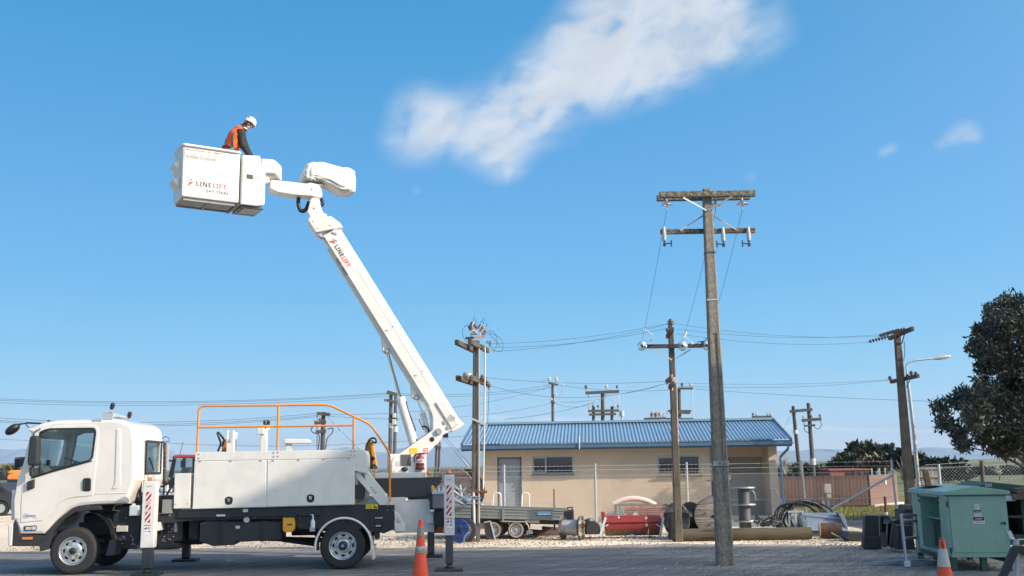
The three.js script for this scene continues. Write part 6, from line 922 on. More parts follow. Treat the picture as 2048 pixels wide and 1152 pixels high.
farPole('low switch frame with white loops above the roof', -50, 1316, 900, [1316, 838], .08, [[1288, 838, 1332, 836, .1]], [[1304, 832, 1.6], [1312, 832, 1.6], [1321, 831, 1.6]], (o, z) => partW(o, 'white_loop', [1306, 1314, 1322].map((x) => sweep(curve([at(x - 4, 836, z), at(x - 5, 826, z), at(x, 822, z), at(x + 4, 827, z), at(x + 3, 836, z)], 16), .022, 5)), M.paleInsulator));
farPole('low crossarm peeping over the right end of the roof', -50, 1523, 900, [1523, 832], .07, [[1504, 834, 1543, 833, .1]], [[1506, 831], [1513, 831], [1535, 830], [1541, 830]]);
farPole('left pole of the tall pair right of the building', -56, 1600, 950, [1586, 812], .12, [[1580, 823, 1624, 819, .16]], [], (o, z) => partW(o, 'white_band', [bar(at(1590.5, 860, z), at(1591.5, 868, z), .14, .14, 10)], M.paleInsulator));
farPole('right pole of the tall pair right of the building', -56, 1627, 950, [1616.5, 806], .13, [[1604, 841, 1642, 838, .16], [1608, 852, 1630, 850, .1]], [[1607, 836, 1.5], [1625, 835, 1.5], [1640, 834, 1.5]], (o, z) => { partW(o, 'white_band', [bar(at(1625, 917, z), at(1626, 930, z), .16, .16, 10)], M.paleInsulator); partW(o, 'jumper', [sweep(curve([at(1608, 842, z), at(1610, 862, z), at(1618, 866, z), at(1620, 880, z)], 16), .02, 5), sweep(curve([at(1640, 840, z), at(1643, 850, z), at(1636, 858, z), at(1626, 852, z)], 14), .018, 5)], M.wire); });
{ // the dark post crowded with fittings behind the cab
 const z = -27.5, o = farPole('dark post with brackets and coiled blue wires behind the cab', z, 329, 960, [330, 885], .05, [], []), zF = zoomed(280, 860, 6.775), Pz = (x, y) => at(...zF(x, y), z + .1);
 partW(o, 'white_strip', [beam(Pz(374, 180), Pz(372, 540), .02, .05)], std(col(.65, .5, .46), .6)); partW(o, 'brackets', [beam(Pz(250, 170), Pz(330, 165), .08, .06), beam(Pz(300, 370), Pz(345, 350), .08, .08)], M.darkWood); partW(o, 'cut_out', [bar(Pz(335, 200), Pz(330, 300), .06), bar(Pz(285, 400), Pz(262, 470), .08)], M.greyPole); partW(o, 'coil', [sweep(curve([Pz(210, 170), Pz(290, 130), Pz(340, 90), Pz(395, 115), Pz(390, 160), Pz(350, 150)], 24), .012, 5)], std(col(.05, .12, .3), .5)); partW(o, 'small_lamp', [new THREE.SphereGeometry(.035, 10, 8).translate(Pz(270, 522).x, Pz(270, 522).y, z + .1), bar(Pz(280, 522), Pz(330, 520), .01)], M.galv);
}
// --- wires between them
const far = (list, z, r, label, group, drop = .1) => list.forEach(([x0, y0, x1, y1, z2], i) => wire(at(x0, y0, z), at(x1, y1, z2 ?? z), drop, r, (list.length < 3 ? ['upper of two', 'lower of two'] : ['topmost of three', 'middle of three', 'lowest of three'])[i] + ' ' + label, group));
far([[-40, 796, 776, 786], [-40, 799, 778, 788], [-40, 804, 780, 792]], -58, .018, 'high wires running left above the cab', 'upper wires left of the cylinder pole', .35);
far([[-40, 833, 640, 826], [-40, 838, 640, 830], [-40, 841, 640, 833]], -40, .014, 'low wires running left just above the cab roof', 'lower wires left of the dark thick pole', .3);
far([[654, 829, 1108, 772, -52], [654, 832, 1104, 806, -52]], -40, .014, 'faint wires behind the boom towards the roof', 'wires crossing behind the boom', .4);
far([[796, 787, 1100, 770], [796, 790, 1102, 775]], -56, .016, 'wires from the cylinder pole pair to the roof pole', 'upper wires behind the boom', .25);
wire(at(300, 884, -45), at(1110, 848, -45), .5, .014, 'lowest thin wire passing behind railing and turret'); wire(at(-20, 877, -60), at(300, 884, -60), .1, .016, 'faint wire in front of the snowy mountain left of the cab');
LP.tail.forEach((p, i) => wire(p, [V(MP.top.x - .02, MP.top.y + .18, MP.z), V(MP.a2.x - .05, MP.a2.y + .18, MP.z - .4), V(MP.a2.x - .1, MP.a2.y + .18, MP.z + .5)][i], .12, .008, ['top wire between the double pole and slim pole', 'middle wire between the double pole and slim pole', 'bottom wire between the double pole and slim pole'][i]));
RP.ends.forEach((p, i) => wire([V(MP.top.x + .03, MP.top.y + .18, MP.z), V(MP.a2.x + .1, MP.a2.y + .1, MP.z), V(MP.a2.x + .12, MP.a2.y - .02, MP.z)][i], p, .16, .009, ['top wire between the slim pole and the lamp side pole', 'middle wire between the slim pole and the lamp side pole', 'bottom wire between the slim pole and the lamp side pole'][i]));
wire(LP.low[0], V(MP.b1.x - .1, MP.b1.y + .12, MP.z), .1, .008, 'upper of the two low wires reaching the slim pole'); wire(LP.low[3], V(MP.b1.x - .1, MP.b1.y + .05, MP.z + .3), .35, .008, 'lower of the two low wires reaching the slim pole');
wire(V(MP.b1.x + .1, MP.b1.y + .1, MP.z - .2), RP.low[3], .1, .008, 'upper low wire from the slim pole to the lamp side pole'); wire(V(MP.b1.x + .1, MP.b1.y, MP.z), RP.low[0], .12, .008, 'lower low wire from the slim pole to the lamp side pole');
wire(at(1390, 778, -50), at(2100, 808, -40), .12, .014, 'long thin wire passing behind the lamp pole to the tree'); wire(at(1010, 838, -50), at(1186, 806, -50), .12, .016, 'rising wire from the roof to the wide frame pole');
wire(at(1120, 804, -52), at(1184, 800, -52), .05, .016, 'short pale wire between two roof poles'); wire(at(1117, 770, -52), at(1340, 780, -50), .15, .014, 'thin wire from the roof pole to the slim pole'); wire(at(1238, 788, -52), at(1336, 765, -50), .08, .014, 'thin wire climbing from the wide frame pole to the right'); wire(at(1110, 806, -52), at(1190, 803, -52), .25, .014, 'sagging pale wire from the roof pole to the frame');
wire(at(655, 834, -40), at(745, 925, -34), 0, .012, 'stay wire slanting down behind the orange rail'); wire(at(880, 868, -46), at(936, 935, -34), 0, .014, 'upper stay wire slanting down left of the building'); wire(at(884, 866, -46), at(942, 932, -34), 0, .014, 'second stay wire slanting down left of the building'); wire(at(1586, 822, -56), at(1565, 862, -50), 0, .014, 'short stay wire slanting to the roof corner');
put('stay_guard', 'white guard tube on a stay wire left of the building', 'tube', [bar(at(926, 921, -34.6), at(937, 934, -34.2), .035)], M.paleInsulator); put('stay_guard', 'white guard tube on the stay wire behind the orange rail', 'tube', [bar(at(677, 857, -38.2), at(683, 863, -37.8), .035)], M.paleInsulator);
// ---------------------------------------------------------------- fences, sheds and plants behind the yard
function linkMesh(a, b, y0, y1, pitch, r) {                         // woven wires of a mesh fence between two posts, as real thin rods
 const dir = b.clone().sub(a), L = dir.length(); dir.normalize(); const h = y1 - y0, g = [], base = new THREE.CylinderGeometry(r, r, 1, 3, 1, true);
 for (let s = -h; s < L; s += pitch) for (const k of [1, -1]) { let u0 = k > 0 ? s : s + h, u1 = k > 0 ? s + h : s, v0 = y0, v1 = y1; if (Math.max(u0, u1) < 0 || Math.min(u0, u1) > L) continue; const clip = (u, v, uo, vo) => { if (u < 0) { const t = (0 - u) / (uo - u); return [0, v + (vo - v) * t]; } if (u > L) { const t = (L - u) / (uo - u); return [L, v + (vo - v) * t]; } return [u, v]; }; const p = clip(u0, v0, u1, v1), q = clip(u1, v1, u0, v0); if (Math.abs(p[0] - q[0]) < .01) continue; const A = a.clone().addScaledVector(dir, p[0]).setY(p[1]), B2 = a.clone().addScaledVector(dir, q[0]).setY(q[1]); A.z += k * r * 1.2; B2.z += k * r * 1.2; const l = A.distanceTo(B2); g.push(along(base.clone().scale(1, l, 1).translate(0, l / 2, 0), A, B2)); }
 return g;
}
const fz = -31;
{
 const xs = [690, 829, 1008, 1190, 1373, 1440, 1606, 1786], o = thing('wire_fence', 'galvanised chain wire fence with barbed strands before the cream building', 'fence', V(at(1190, 1000, fz).x, 0, fz));
 const posts = xs.map((x, i) => V(at(x, 960, fz).x + (i > 5 ? .05 : 0), 0, fz));
 const topY = at(1190, 928, fz).y;
 xs.forEach((x, i) => { if (x === 1440) return; const t = at(x - (x > 1500 ? 3 : 0), 928, fz); partW(o, 'post', [bar(posts[i], V(t.x, topY, fz), .036, .033, 12), lathe([[0, .02], [.03, .015], [.038, 0], [0, 0]], 12).translate(t.x, topY, fz)], M.galv); });
 const a = posts[0], b = posts.at(-1), y1 = at(1190, 951.5, fz).y;
 partW(o, 'strand', [bar(V(a.x, at(1190, 1004, fz).y, fz + .03), V(b.x, at(1190, 1004, fz).y, fz + .03), .005, .005, 4)], M.galv); partW(o, 'strand', [bar(V(a.x, y1, fz + .03), V(b.x, y1, fz + .03), .005, .005, 4)], M.galv);
 for (const py of [931.5, 940]) { const y = at(1190, py, fz).y, bb = []; for (let x = a.x; x < b.x; x += .12) bb.push(new THREE.OctahedronGeometry(.014, 0).scale(1.5, 1, 1).translate(x, y, fz + .04)); const s = partW(o, 'barbed_strand', [bar(V(a.x, y, fz + .04), V(b.x, y, fz + .04), .0038, .0038, 4)], M.barb); const m = meshOf(bb, M.barb); m.geometry.translate(-o.position.x, 0, -o.position.z); m.name = 'barbs'; m.userData.kind = 'stuff'; s.add(m); }
 const m = partW(o, 'chain_mesh', linkMesh(a, b, .04, y1, .085, .0027), M.steel, 'diamond chain wire'); m.userData.kind = 'stuff';
 const p = posts.at(-1); partW(o, 'strut', [bar(V(p.x, at(1783, 949, fz).y, fz - .02), V(at(1640, 1030, fz).x, .28, fz - .02), .034, .034, 10)], M.galv);
}
{ // rusty weldmesh sheet leaning on the fence
 const z = -30.6, x0 = at(1305, 980, z).x, x1 = at(1428, 980, z).x, yb = .35, yt = at(1360, 941, z).y, g = []; for (let x = x0; x <= x1; x += .1) g.push(bar(V(x, yb, z + .25), V(x, yt - (x < x0 + 1 ? 0 : 0), z), .0055, .0055, 4)); for (let y = yb; y <= yt; y += .1) { const k = z + .25 * (1 - (y - yb) / (yt - yb)) + .008; g.push(bar(V(x0, y, k), V(x1, y, k), .0055, .0055, 4)); }
 const o = put('mesh_panel', 'rusty square weldmesh sheet leaning against the wire fence', 'mesh panel', g, std(col(.40, .29, .16), .8));
}
{ const z = -30.7, c = at(1253, 960, z); put('wire_tangle', 'small rusty bundle hooked on the fence above the red roller', 'wire bundle', [...Array(9).keys()].map((i) => bar(V(c.x - .16 + .04 * i, c.y - .06, z), V(c.x - .12 + .04 * i, c.y + .07, z + .02), .008)), std(col(.42, .28, .10), .8)); put('stake', 'thin brown stake standing against the fence above the trailer', 'stake', [bar(V(at(1108, 1000, z).x, 0, z), at(1108, 978, z), .025, .022, 8)], std(col(.16, .11, .09), .9)); }
{ // brown boarded enclosure
 const z = -42, c = at(1737, 950, z), l = at(1552, 950, z), r = at(1793, 950, z - 2.6), h = c.y, o = thing('timber_enclosure', 'brown vertical board shed on the grass behind the fence', 'shed', V(c.x, 0, z)); const R = rng(9);
 const cols = [std(col(.20, .115, .085), .85, { map: upright(grain, 1) }), std(col(.225, .14, .105), .85, { map: upright(grain, 1) }), std(col(.175, .105, .082), .85, { map: upright(grain, 1) })];
 const bw = .15, geo = new THREE.BoxGeometry(bw - .012, h - .1, .03); let n = 0;
 for (let x = l.x; x < c.x - bw; x += bw) { const m = new THREE.Mesh(finish(geo), cols[Math.floor(R() * 3)]); m.name = 'board'; m.castShadow = m.receiveShadow = true; m.position.set(x + bw / 2 - c.x, h / 2 + .04, -.02 + .012 * R()); o.add(m); }
 const rd = V(r.x - c.x, 0, -2.6), L = rd.length(); rd.normalize();
 const lit = std(col(.34, .215, .17), .85, { map: grain }); for (let s = 0; s < L - bw; s += bw) { const m = new THREE.Mesh(finish(geo), lit); m.name = 'board'; m.castShadow = m.receiveShadow = true; m.position.set(rd.x * (s + bw / 2), h / 2 + .04, rd.z * (s + bw / 2) + .008 * R()); m.rotation.y = -Math.atan2(rd.z, rd.x); o.add(m); }  // lighter boards on the sunlit side: sunlight painted into their colour
 part(o, 'backing', [box(c.x - l.x, h - .14, .03, (l.x - c.x) / 2, h / 2, -.06), box(L, h - .14, .03, 0, 0, 0).rotateY(-Math.atan2(rd.z, rd.x)).translate(rd.x * L / 2 - .05, h / 2, rd.z * L / 2)], M.black); part(o, 'kerb', [box(L + .2, .1, .2, 0, 0, 0).rotateY(-Math.atan2(rd.z, rd.x)).translate(rd.x * L / 2 + .1, .05, rd.z * L / 2)], std(col(.55, .5, .44), .9));
 for (const t of [.15, .42, .62, .85]) part(o, 'stub_post', [box(.05, .34, .05, rd.x * L * t, h + .1, rd.z * L * t - .1)], M.paleInsulator); part(o, 'notice', [box(.13, .3, .01, 0, 0, 0).rotateY(-Math.atan2(rd.z, rd.x)).translate(rd.x * L * .55 + .03, h * .78, rd.z * L * .55 + .03)], std(col(.75, .73, .72), .6));
}
{ const z = -37, c = at(1655, 977, z), o = thing('meter_box', 'grey meter box on a blue post before the brown shed', 'meter box', V(c.x, 0, z)); part(o, 'box', [box(.22, .32, .16, 0, c.y, 0, .015), box(.14, .14, .1, .03, c.y - .26, .01, .01)], std(col(.42, .41, .38), .6)); part(o, 'blue_post', [box(.05, c.y - .2, .05, .0, (c.y - .2) / 2, 0)], std(col(.10, .22, .42), .6)); part(o, 'timber_stake', [box(.09, c.y - .25, .06, -.16, (c.y - .25) / 2, -.05)], M.wood); }
{ // weathered paling fence by the lamp
 const z = -46, l = at(1838, 950, z), r = at(1880, 950, z), h = at(1860, 938, z).y, o = thing('paling_fence', 'weathered grey paling fence right of the leaning pole', 'fence', V((l.x + r.x) / 2, 0, z)), R = rng(10); let i = 0;
 for (let x = l.x; x < r.x; x += .15) part(o, 'paling', [box(.135, h - .05 - .06 * R(), .025, x - o.position.x, h / 2, .01 * R())], R() < .5 ? M.wood : std(col(.33, .31, .29), .95, { map: grain })); part(o, 'cap_rail', [box(r.x - l.x + .2, .12, .12, 0, h + .03, 0, .01)], std(col(.30, .28, .26), .95, { map: grain })); part(o, 'rail', [box(r.x - l.x, .1, .06, 0, h * .78, .06)], M.wood);
}
{ // second mesh fence to the right
 const z = -40, xs = [1877, 1963, 2050, 2140], o = thing('wire_fence', 'wire mesh fence with timber posts at the far right, before the paddock', 'fence', V(at(1963, 950, z).x, 0, z)), py = [928, 921, 914, 907];
 xs.forEach((x, i) => { const b = at(x + 4, 985, z), t = at(x, py[i], z); partW(o, 'post', [bar(V(b.x, 0, z), t, i ? .09 : .06, i ? .075 : .05, 10)], i ? M.poleWood : M.galv); });
 const a = at(1850, 950, z), b = at(2150, 950, z), y1 = at(1963, 938, z).y; const m = partW(o, 'mesh', linkMesh(V(a.x, 0, z), V(b.x, 0, z), .1, y1 + .15,   .14, .0045), M.galv, 'diamond wire mesh'); m.userData.kind = 'stuff'; for (const [p, q] of [[930, 922], [938, 931]]) partW(o, 'strand', [bar(at(1850, p, z), at(2150, q - 10, z), .009, .009, 4)], M.galv);
}
// ---------------------------------------------------------------- plants
function leafCloud(name, parent, spots, n, leaf, seed, mat, spread, tint = .35) {     // many real leaves gathered in clumps round the given spots, one mass
 const R = rng(seed), im = new THREE.InstancedMesh(leaf, mat, n), o = new THREE.Object3D();
 for (let i = 0; i < n; i++) { const s = spots[Math.floor(R() * spots.length)]; const th = R() * 6.2832, ph = Math.acos(2 * R() - 1), r = s[3] * Math.pow(R(), .45) * spread; o.position.set(s[0] + r * Math.sin(ph) * Math.cos(th), s[1] + r * Math.cos(ph) * .85, s[2] + r * Math.sin(ph) * Math.sin(th)); o.rotation.set(R() * 6.3, R() * 6.3, R() * 6.3); o.scale.setScalar(.6 + R() * .8); o.updateMatrix(); im.setMatrixAt(i, o.matrix); const t = 1 - tint / 2 + tint * R() + (s[4] || 0); im.setColorAt(i, col(t * (.9 + .2 * R()), t, t * (.8 + .3 * R()))); }
 im.name = name; im.castShadow = im.receiveShadow = true; im.userData.kind = 'stuff'; parent.add(im); return im;
}
const leafGeo = (l, w) => { const g = new THREE.BufferGeometry(); g.setAttribute('position', new THREE.Float32BufferAttribute([0, 0, 0, -w / 2, l * .5, .02 * l, 0, l, 0, w / 2, l * .5, .02 * l, 0, l * .5, -.06 * l], 3)); g.setIndex([0, 4, 1, 1, 4, 2, 0, 3, 4, 3, 2, 4]); const q = g.toNonIndexed(); q.computeVertexNormals(); return q; };
const leafMat = (r, g, b) => new THREE.MeshPhysicalMaterial({ color: col(r, g, b), roughness: .55, side: THREE.DoubleSide });
{ // the dark broadleaf tree at the right edge
 const z = -30, base = V(at(2090, 1000, z).x, 0, z), o = thing('broadleaf_tree', 'dark evergreen tree cut off by the right edge', 'tree', base), R = rng(21), zT = zoomed(1720, 540, 2.88);
 const rim = [[830, 190], [760, 230], [735, 330], [690, 360], [650, 440], [700, 480], [720, 560], [690, 650], [600, 720], [560, 760], [470, 785], [480, 880], [560, 930], [600, 1000], [700, 980], [780, 1010], [840, 1050], [900, 990], [900, 200], [940, 230]];
 const spots = [], limbs = [], core = at(2060, 770, z);
 const inner = [[860, 330], [800, 420], [830, 560], [780, 680], [700, 800], [640, 880], [760, 900], [850, 780], [900, 640], [920, 480], [900, 900], [940, 350], [930, 780], [860, 960], [720, 700], [660, 790], [790, 520], [760, 420], [960, 560], [1000, 700], [1000, 420], [1000, 900], [860, 250], [800, 290]];
 const dyn = [...rim.map((p) => [...p, .26, 1]), ...inner.map((p) => [...p, .42, 0])];
 for (const [x, y, rr, edge] of dyn) for (let k = 0; k < (edge ? 3 : 5); k++) { const dz = (R() - .5) * (edge ? 1.6 : 3.8), p = at(...zT(x + (R() - .5) * (edge ? 34 : 80), y + (R() - .5) * (edge ? 34 : 80)), z + dz); spots.push([p.x, p.y, p.z, rr * (.7 + .6 * R()), (R() - .5) * .5]); if (k === 0) limbs.push(p); }
 for (let k = 0; k < 150; k++) { const th = R() * 6.28, ph = Math.acos(2 * R() - 1), r = .6 + 1.9 * Math.pow(R(), .5); const p = V(core.x + .9 + r * 1.15 * Math.sin(ph) * Math.cos(th), core.y + 1.15 * r * Math.cos(ph), z + r * Math.sin(ph) * Math.sin(th)); if (p.x < core.x - .3) continue; spots.push([p.x, p.y, p.z, .4, (R() - .5) * .5]); }
 part(o, 'trunk', [sweep(curve([V(0, -.1, 0), V(.05, 1.2, .05), V(-.1, 2.6, 0), V(-.15, 4.4, -.1)], 14), (t) => lerp(.24, .09, t), 12)], M.darkWood);
 limbs.forEach((p) => { const s = V(-.12, clamp(p.y - .9, 1.4, 4.4), 0), e = V(p.x - base.x, p.y, p.z - z), m = s.clone().lerp(e, .5).add(V(0, .15, 0)); part(o, 'branch', [sweep(curve([s, m, e], 8), (t) => lerp(.055, .012, t), 6)], M.darkWood); });
 const f = leafCloud('foliage', o, spots.map((s) => [s[0] - base.x, s[1], s[2] - z, s[3], s[4]]), 36000, leafGeo(.15, .062), 22, leafMat(.046, .058, .042), 1.0, .55);
}
function farTree(label, z, px, py, wpx, hpx, n, mat, leaf, seed, cat = 'tree', name = 'background_tree', bare) {
 const c = at(px, py, z), s = Math.abs(z) / FOCAL, w = wpx * s, h = hpx * s, o = thing(name, label, cat, V(c.x, 0, z)), R = rng(seed), spots = [];
 for (let k = 0; k < 26; k++) { const a = R() * 6.283, r = Math.sqrt(R()), y = R(); spots.push([r * Math.cos(a) * w * .42 * (1 - .45 * Math.abs(y - .4)), c.y + (y - .5) * h * .85, r * Math.sin(a) * w * .42, Math.min(w, h) * (.10 + .11 * R()), (R() - .5) * .6]); }
 part(o, 'trunk', [sweep([V(0, 0, 0), V(.1, c.y * .6, 0), V(0, c.y, 0)], (t) => lerp(.3, .1, t) * Math.min(1, w / 6), 8)], M.darkWood);
 if (bare) { const tw = []; for (let k = 0; k < 60; k++) { const sp = spots[k % 26], e = V(sp[0] * 1.1, sp[1] + sp[3] * R(), sp[2]); tw.push(sweep(curve([V(0, c.y - h * .5, 0), V(e.x * .35, lerp(c.y - h * .5, e.y, .55), e.z * .35), e], 6), (t) => lerp(.05, .012, t), 4)); } const m = part(o, 'twigs', tw, bare); m.userData.kind = 'stuff'; }
 if (n) leafCloud('foliage', o, spots, n, leaf, seed + 1, mat, 1.25, .6); return o;
}
const bigLeaf = leafGeo(.7, .4), dk = leafMat(.045, .06, .028), olive = leafMat(.075, .075, .035), brown = leafMat(.13, .095, .06), deep = leafMat(.03, .042, .025);
farTree('tall rounded dark tree over the red building', -110, 1722, 918, 78, 52, 2600, dk, bigLeaf, 31); farTree('brownish lower tree left of the tall rounded tree', -104, 1700, 933, 60, 34, 1600, olive, bigLeaf, 33); farTree('bluish green tree right of the tall rounded tree', -112, 1768, 918, 40, 40, 1500, leafMat(.055, .07, .05), bigLeaf, 35); farTree('low dark bush at the left foot of the trees', -100, 1676, 938, 30, 24, 800, deep, bigLeaf, 37, 'bush', 'bush'); farTree('brown autumn bush below the tall rounded tree', -98, 1745, 936, 56, 28, 1300, brown, bigLeaf, 39, 'bush', 'bush');
farTree('bare pale tree before the leaning pole', -70, 1806, 936, 34, 50, 0, null, null, 41, 'tree', 'bare_tree', std(col(.30, .23, .18), .9)); farTree('small dark conifer behind the leaning pole', -100, 1803, 918, 18, 30, 500, deep, bigLeaf, 43, 'tree', 'conifer'); farTree('small tree right of the street lamp', -95, 1838, 926, 22, 24, 500, dk, bigLeaf, 45); farTree('bare tree behind the right corner of the roof', -80, 1568, 925, 40, 46, 0, null, null, 47, 'tree', 'bare_tree', std(col(.42, .36, .30), .9));
farTree('pale leafless bush right of the hedge', -90, 1997, 940, 30, 18, 0, null, null, 49, 'bush', 'bare_bush', std(col(.40, .34, .27), .9));
function hedge(label, z, x0, x1, y0, y1, n, mat, seed) { const a = at(x0, y1, z), b = at(x1, y0, z), o = thing('hedge', label, 'hedge', V((a.x + b.x) / 2, 0, z)), R = rng(seed), spots = []; for (let k = 0; k < 60; k++) { const u = R(); spots.push([lerp(a.x, b.x, u) - o.position.x, lerp(Math.max(.3, a.y), b.y, Math.pow(R(), .6)) - .3 * smooth(Math.abs(u - .5), .38, .5), (R() - .5) * 2, .5, (R() - .5) * .5]); } leafCloud('foliage', o, spots, n, leafGeo(.5, .3), seed, mat, 1.1, .5); }
hedge('dense dark clipped hedge right of the street lamp', -85, 1845, 1922, 930, 952, 5200, deep, 51); hedge('long dark hedge at the far right behind the paddock', -120, 1925, 2200, 941, 958, 7000, deep, 53); hedge('low dark scrub behind the brown shed', -95, 1556, 1650, 941, 956, 3200, dk, 55); hedge('low scrub along the far side of the lot left of the cab', -150, -80, 110, 934, 946, 2500, leafMat(.12, .11, .05), 57);
{ // red flat building beyond the shed
 const z = -90, a = at(1661, 952, z), b = at(1736, 940, z), o = thing('red_building', 'low red flat roofed building among the far trees', 'building', V((a.x + b.x) / 2, 0, z)), w = b.x - a.x, h = b.y; part(o, 'wall', [box(w, h, 5, 0, h / 2, -2.5)], std(col(.32, .09, .07), .8)); part(o, 'roof', [box(w + .3, .12, 5.3, 0, h + .06, -2.5)], std(col(.36, .11, .09), .8)); for (const px of [1695, 1706, 1719, 1732]) { const x = at(px, 947, z).x - o.position.x; part(o, 'window', [box(.32, .7, .08, x, at(px, 947.5, z).y, .02)], M.darkGlass); }
 const o2 = thing('water_tank', 'small white tank beside the red building', 'tank', V(at(1728, 945, z + 3).x + 1.2, 0, z + 3)); part(o2, 'tank', [lathe([[0, at(1728, 941, z).y], [.17, at(1728, 941, z).y - .05], [.2, at(1728, 943, z).y - .1], [.2, 0], [0, 0]], 18)], M.paleInsulator); part(o2, 'lid', [lathe([[0, .1], [.1, .08], [.1, 0], [0, 0]], 12).translate(0, at(1728, 941, z).y, 0)], M.galv);
}
// ---------------------------------------------------------------- things standing about the yard
const z1 = zoomed(880, 820, 3.471), z2 = zoomed(1180, 820, 3.47), z3 = zoomed(1420, 820, 3.469), z4 = zoomed(1680, 820, 3.47);
const ground0 = (px, py) => onGround(px, py);
function yardThing(name, label, cat, px, z, yawDeg = 0, group) { const f = new Frame(at(px, 1000, z).x, z, yawDeg); const o = thing(name, label, cat, f.o, f.yaw, group); return { o, f, p: (zm, x, y, dz = 0) => f.p(...zm(x, y), dz), l: (zm, list, dz = 0) => list.map(([x, y, r]) => { const q = f.p(...zm(x, y), dz); if (r !== undefined) q.r = r; return q; }), add: (n, g, m, lab) => part(o, n, g, m, lab) }; }
function plankDisc(r, t, n, hole, seed) {                           // a reel flange of separate planks
 const R = rng(seed), out = [], w = 2 * r / n;
 for (let i = 0; i < n; i++) { const y0 = -r + i * w + .004, y1 = y0 + w - .008, pts = [], m = 8; for (let k = 0; k <= m; k++) { const y = lerp(y0, y1, k / m); pts.push(V(Math.sqrt(Math.max(0, r * r - y * y)), y, 0)); } for (let k = m; k >= 0; k--) { const y = lerp(y0, y1, k / m); pts.push(V(-Math.sqrt(Math.max(0, r * r - y * y)), y, 0)); } const q = .006 * R(); if (pts.some((p) => Math.abs(p.x) > .02)) out.push(plate(pts, -t / 2 + q, t / 2 + q, .003)); }
 return out;
}
const woods = [M.wood, M.darkWood, std(col(.30, .26, .21), .92, { map: grain, bumpMap: grain, bumpScale: .006 })];
function reel(label, px, z, yawDeg, r, width, drumR, opts = {}) {
 const y = opts.y ?? r, t = yardThing('cable_reel', label, 'cable reel', px, z, yawDeg, opts.group);
 const place = (g, dx) => g.rotateY(Math.PI / 2).rotateX(opts.roll || 0).translate(dx, y, 0);
 if (opts.steel) { for (const s of [-1, 1]) t.add('flange', [place(lathe([[0, .008], [r * .3, .01], [r - .01, .008], [r, .012], [r, -.012], [r - .01, -.008], [0, -.008]], 32).rotateX(Math.PI / 2), s * width / 2)], M.steel); }
 else for (const s of [-1, 1]) { const f = t.add('flange', [place(lathe([[.03, .018], [r - .012, .018], [r - .012, -.018], [.03, -.018]], 32).rotateX(Math.PI / 2), s * width / 2)], M.darkWood); plankDisc(r, .03, opts.planks || 7, .05, 5 + s).forEach((g, i) => { const m = part(f, 'plank', [place(g, s * (width / 2 + .03))], opts.mats ? opts.mats[i % opts.mats.length] : woods[(i * 2 + s + 3) % 3]); }); part(f, 'bolts', [0, 1, 2, 3].map((k) => place(new THREE.CylinderGeometry(.02, .02, .03, 6).rotateX(Math.PI / 2).translate(r * .45 * Math.cos(k * 1.57 + .4), r * .45 * Math.sin(k * 1.57 + .4), 0), s * (width / 2 + .055))), std(col(.16, .08, .05), .8)); part(f, 'spindle_hole', [place(new THREE.CylinderGeometry(.045, .045, .012, 18).rotateX(Math.PI / 2), s * (width / 2 + .049))], M.black); }
 const coils = []; for (let x = -width / 2 + .02; x < width / 2 - .01; x += .03) coils.push(place(new THREE.TorusGeometry(drumR, .016, 6, 30), x));
 t.add('wound_cable', [place(new THREE.CylinderGeometry(drumR, drumR, width - .02, 28).rotateX(Math.PI / 2), 0), ...coils], opts.coil || M.steel); return t;
}
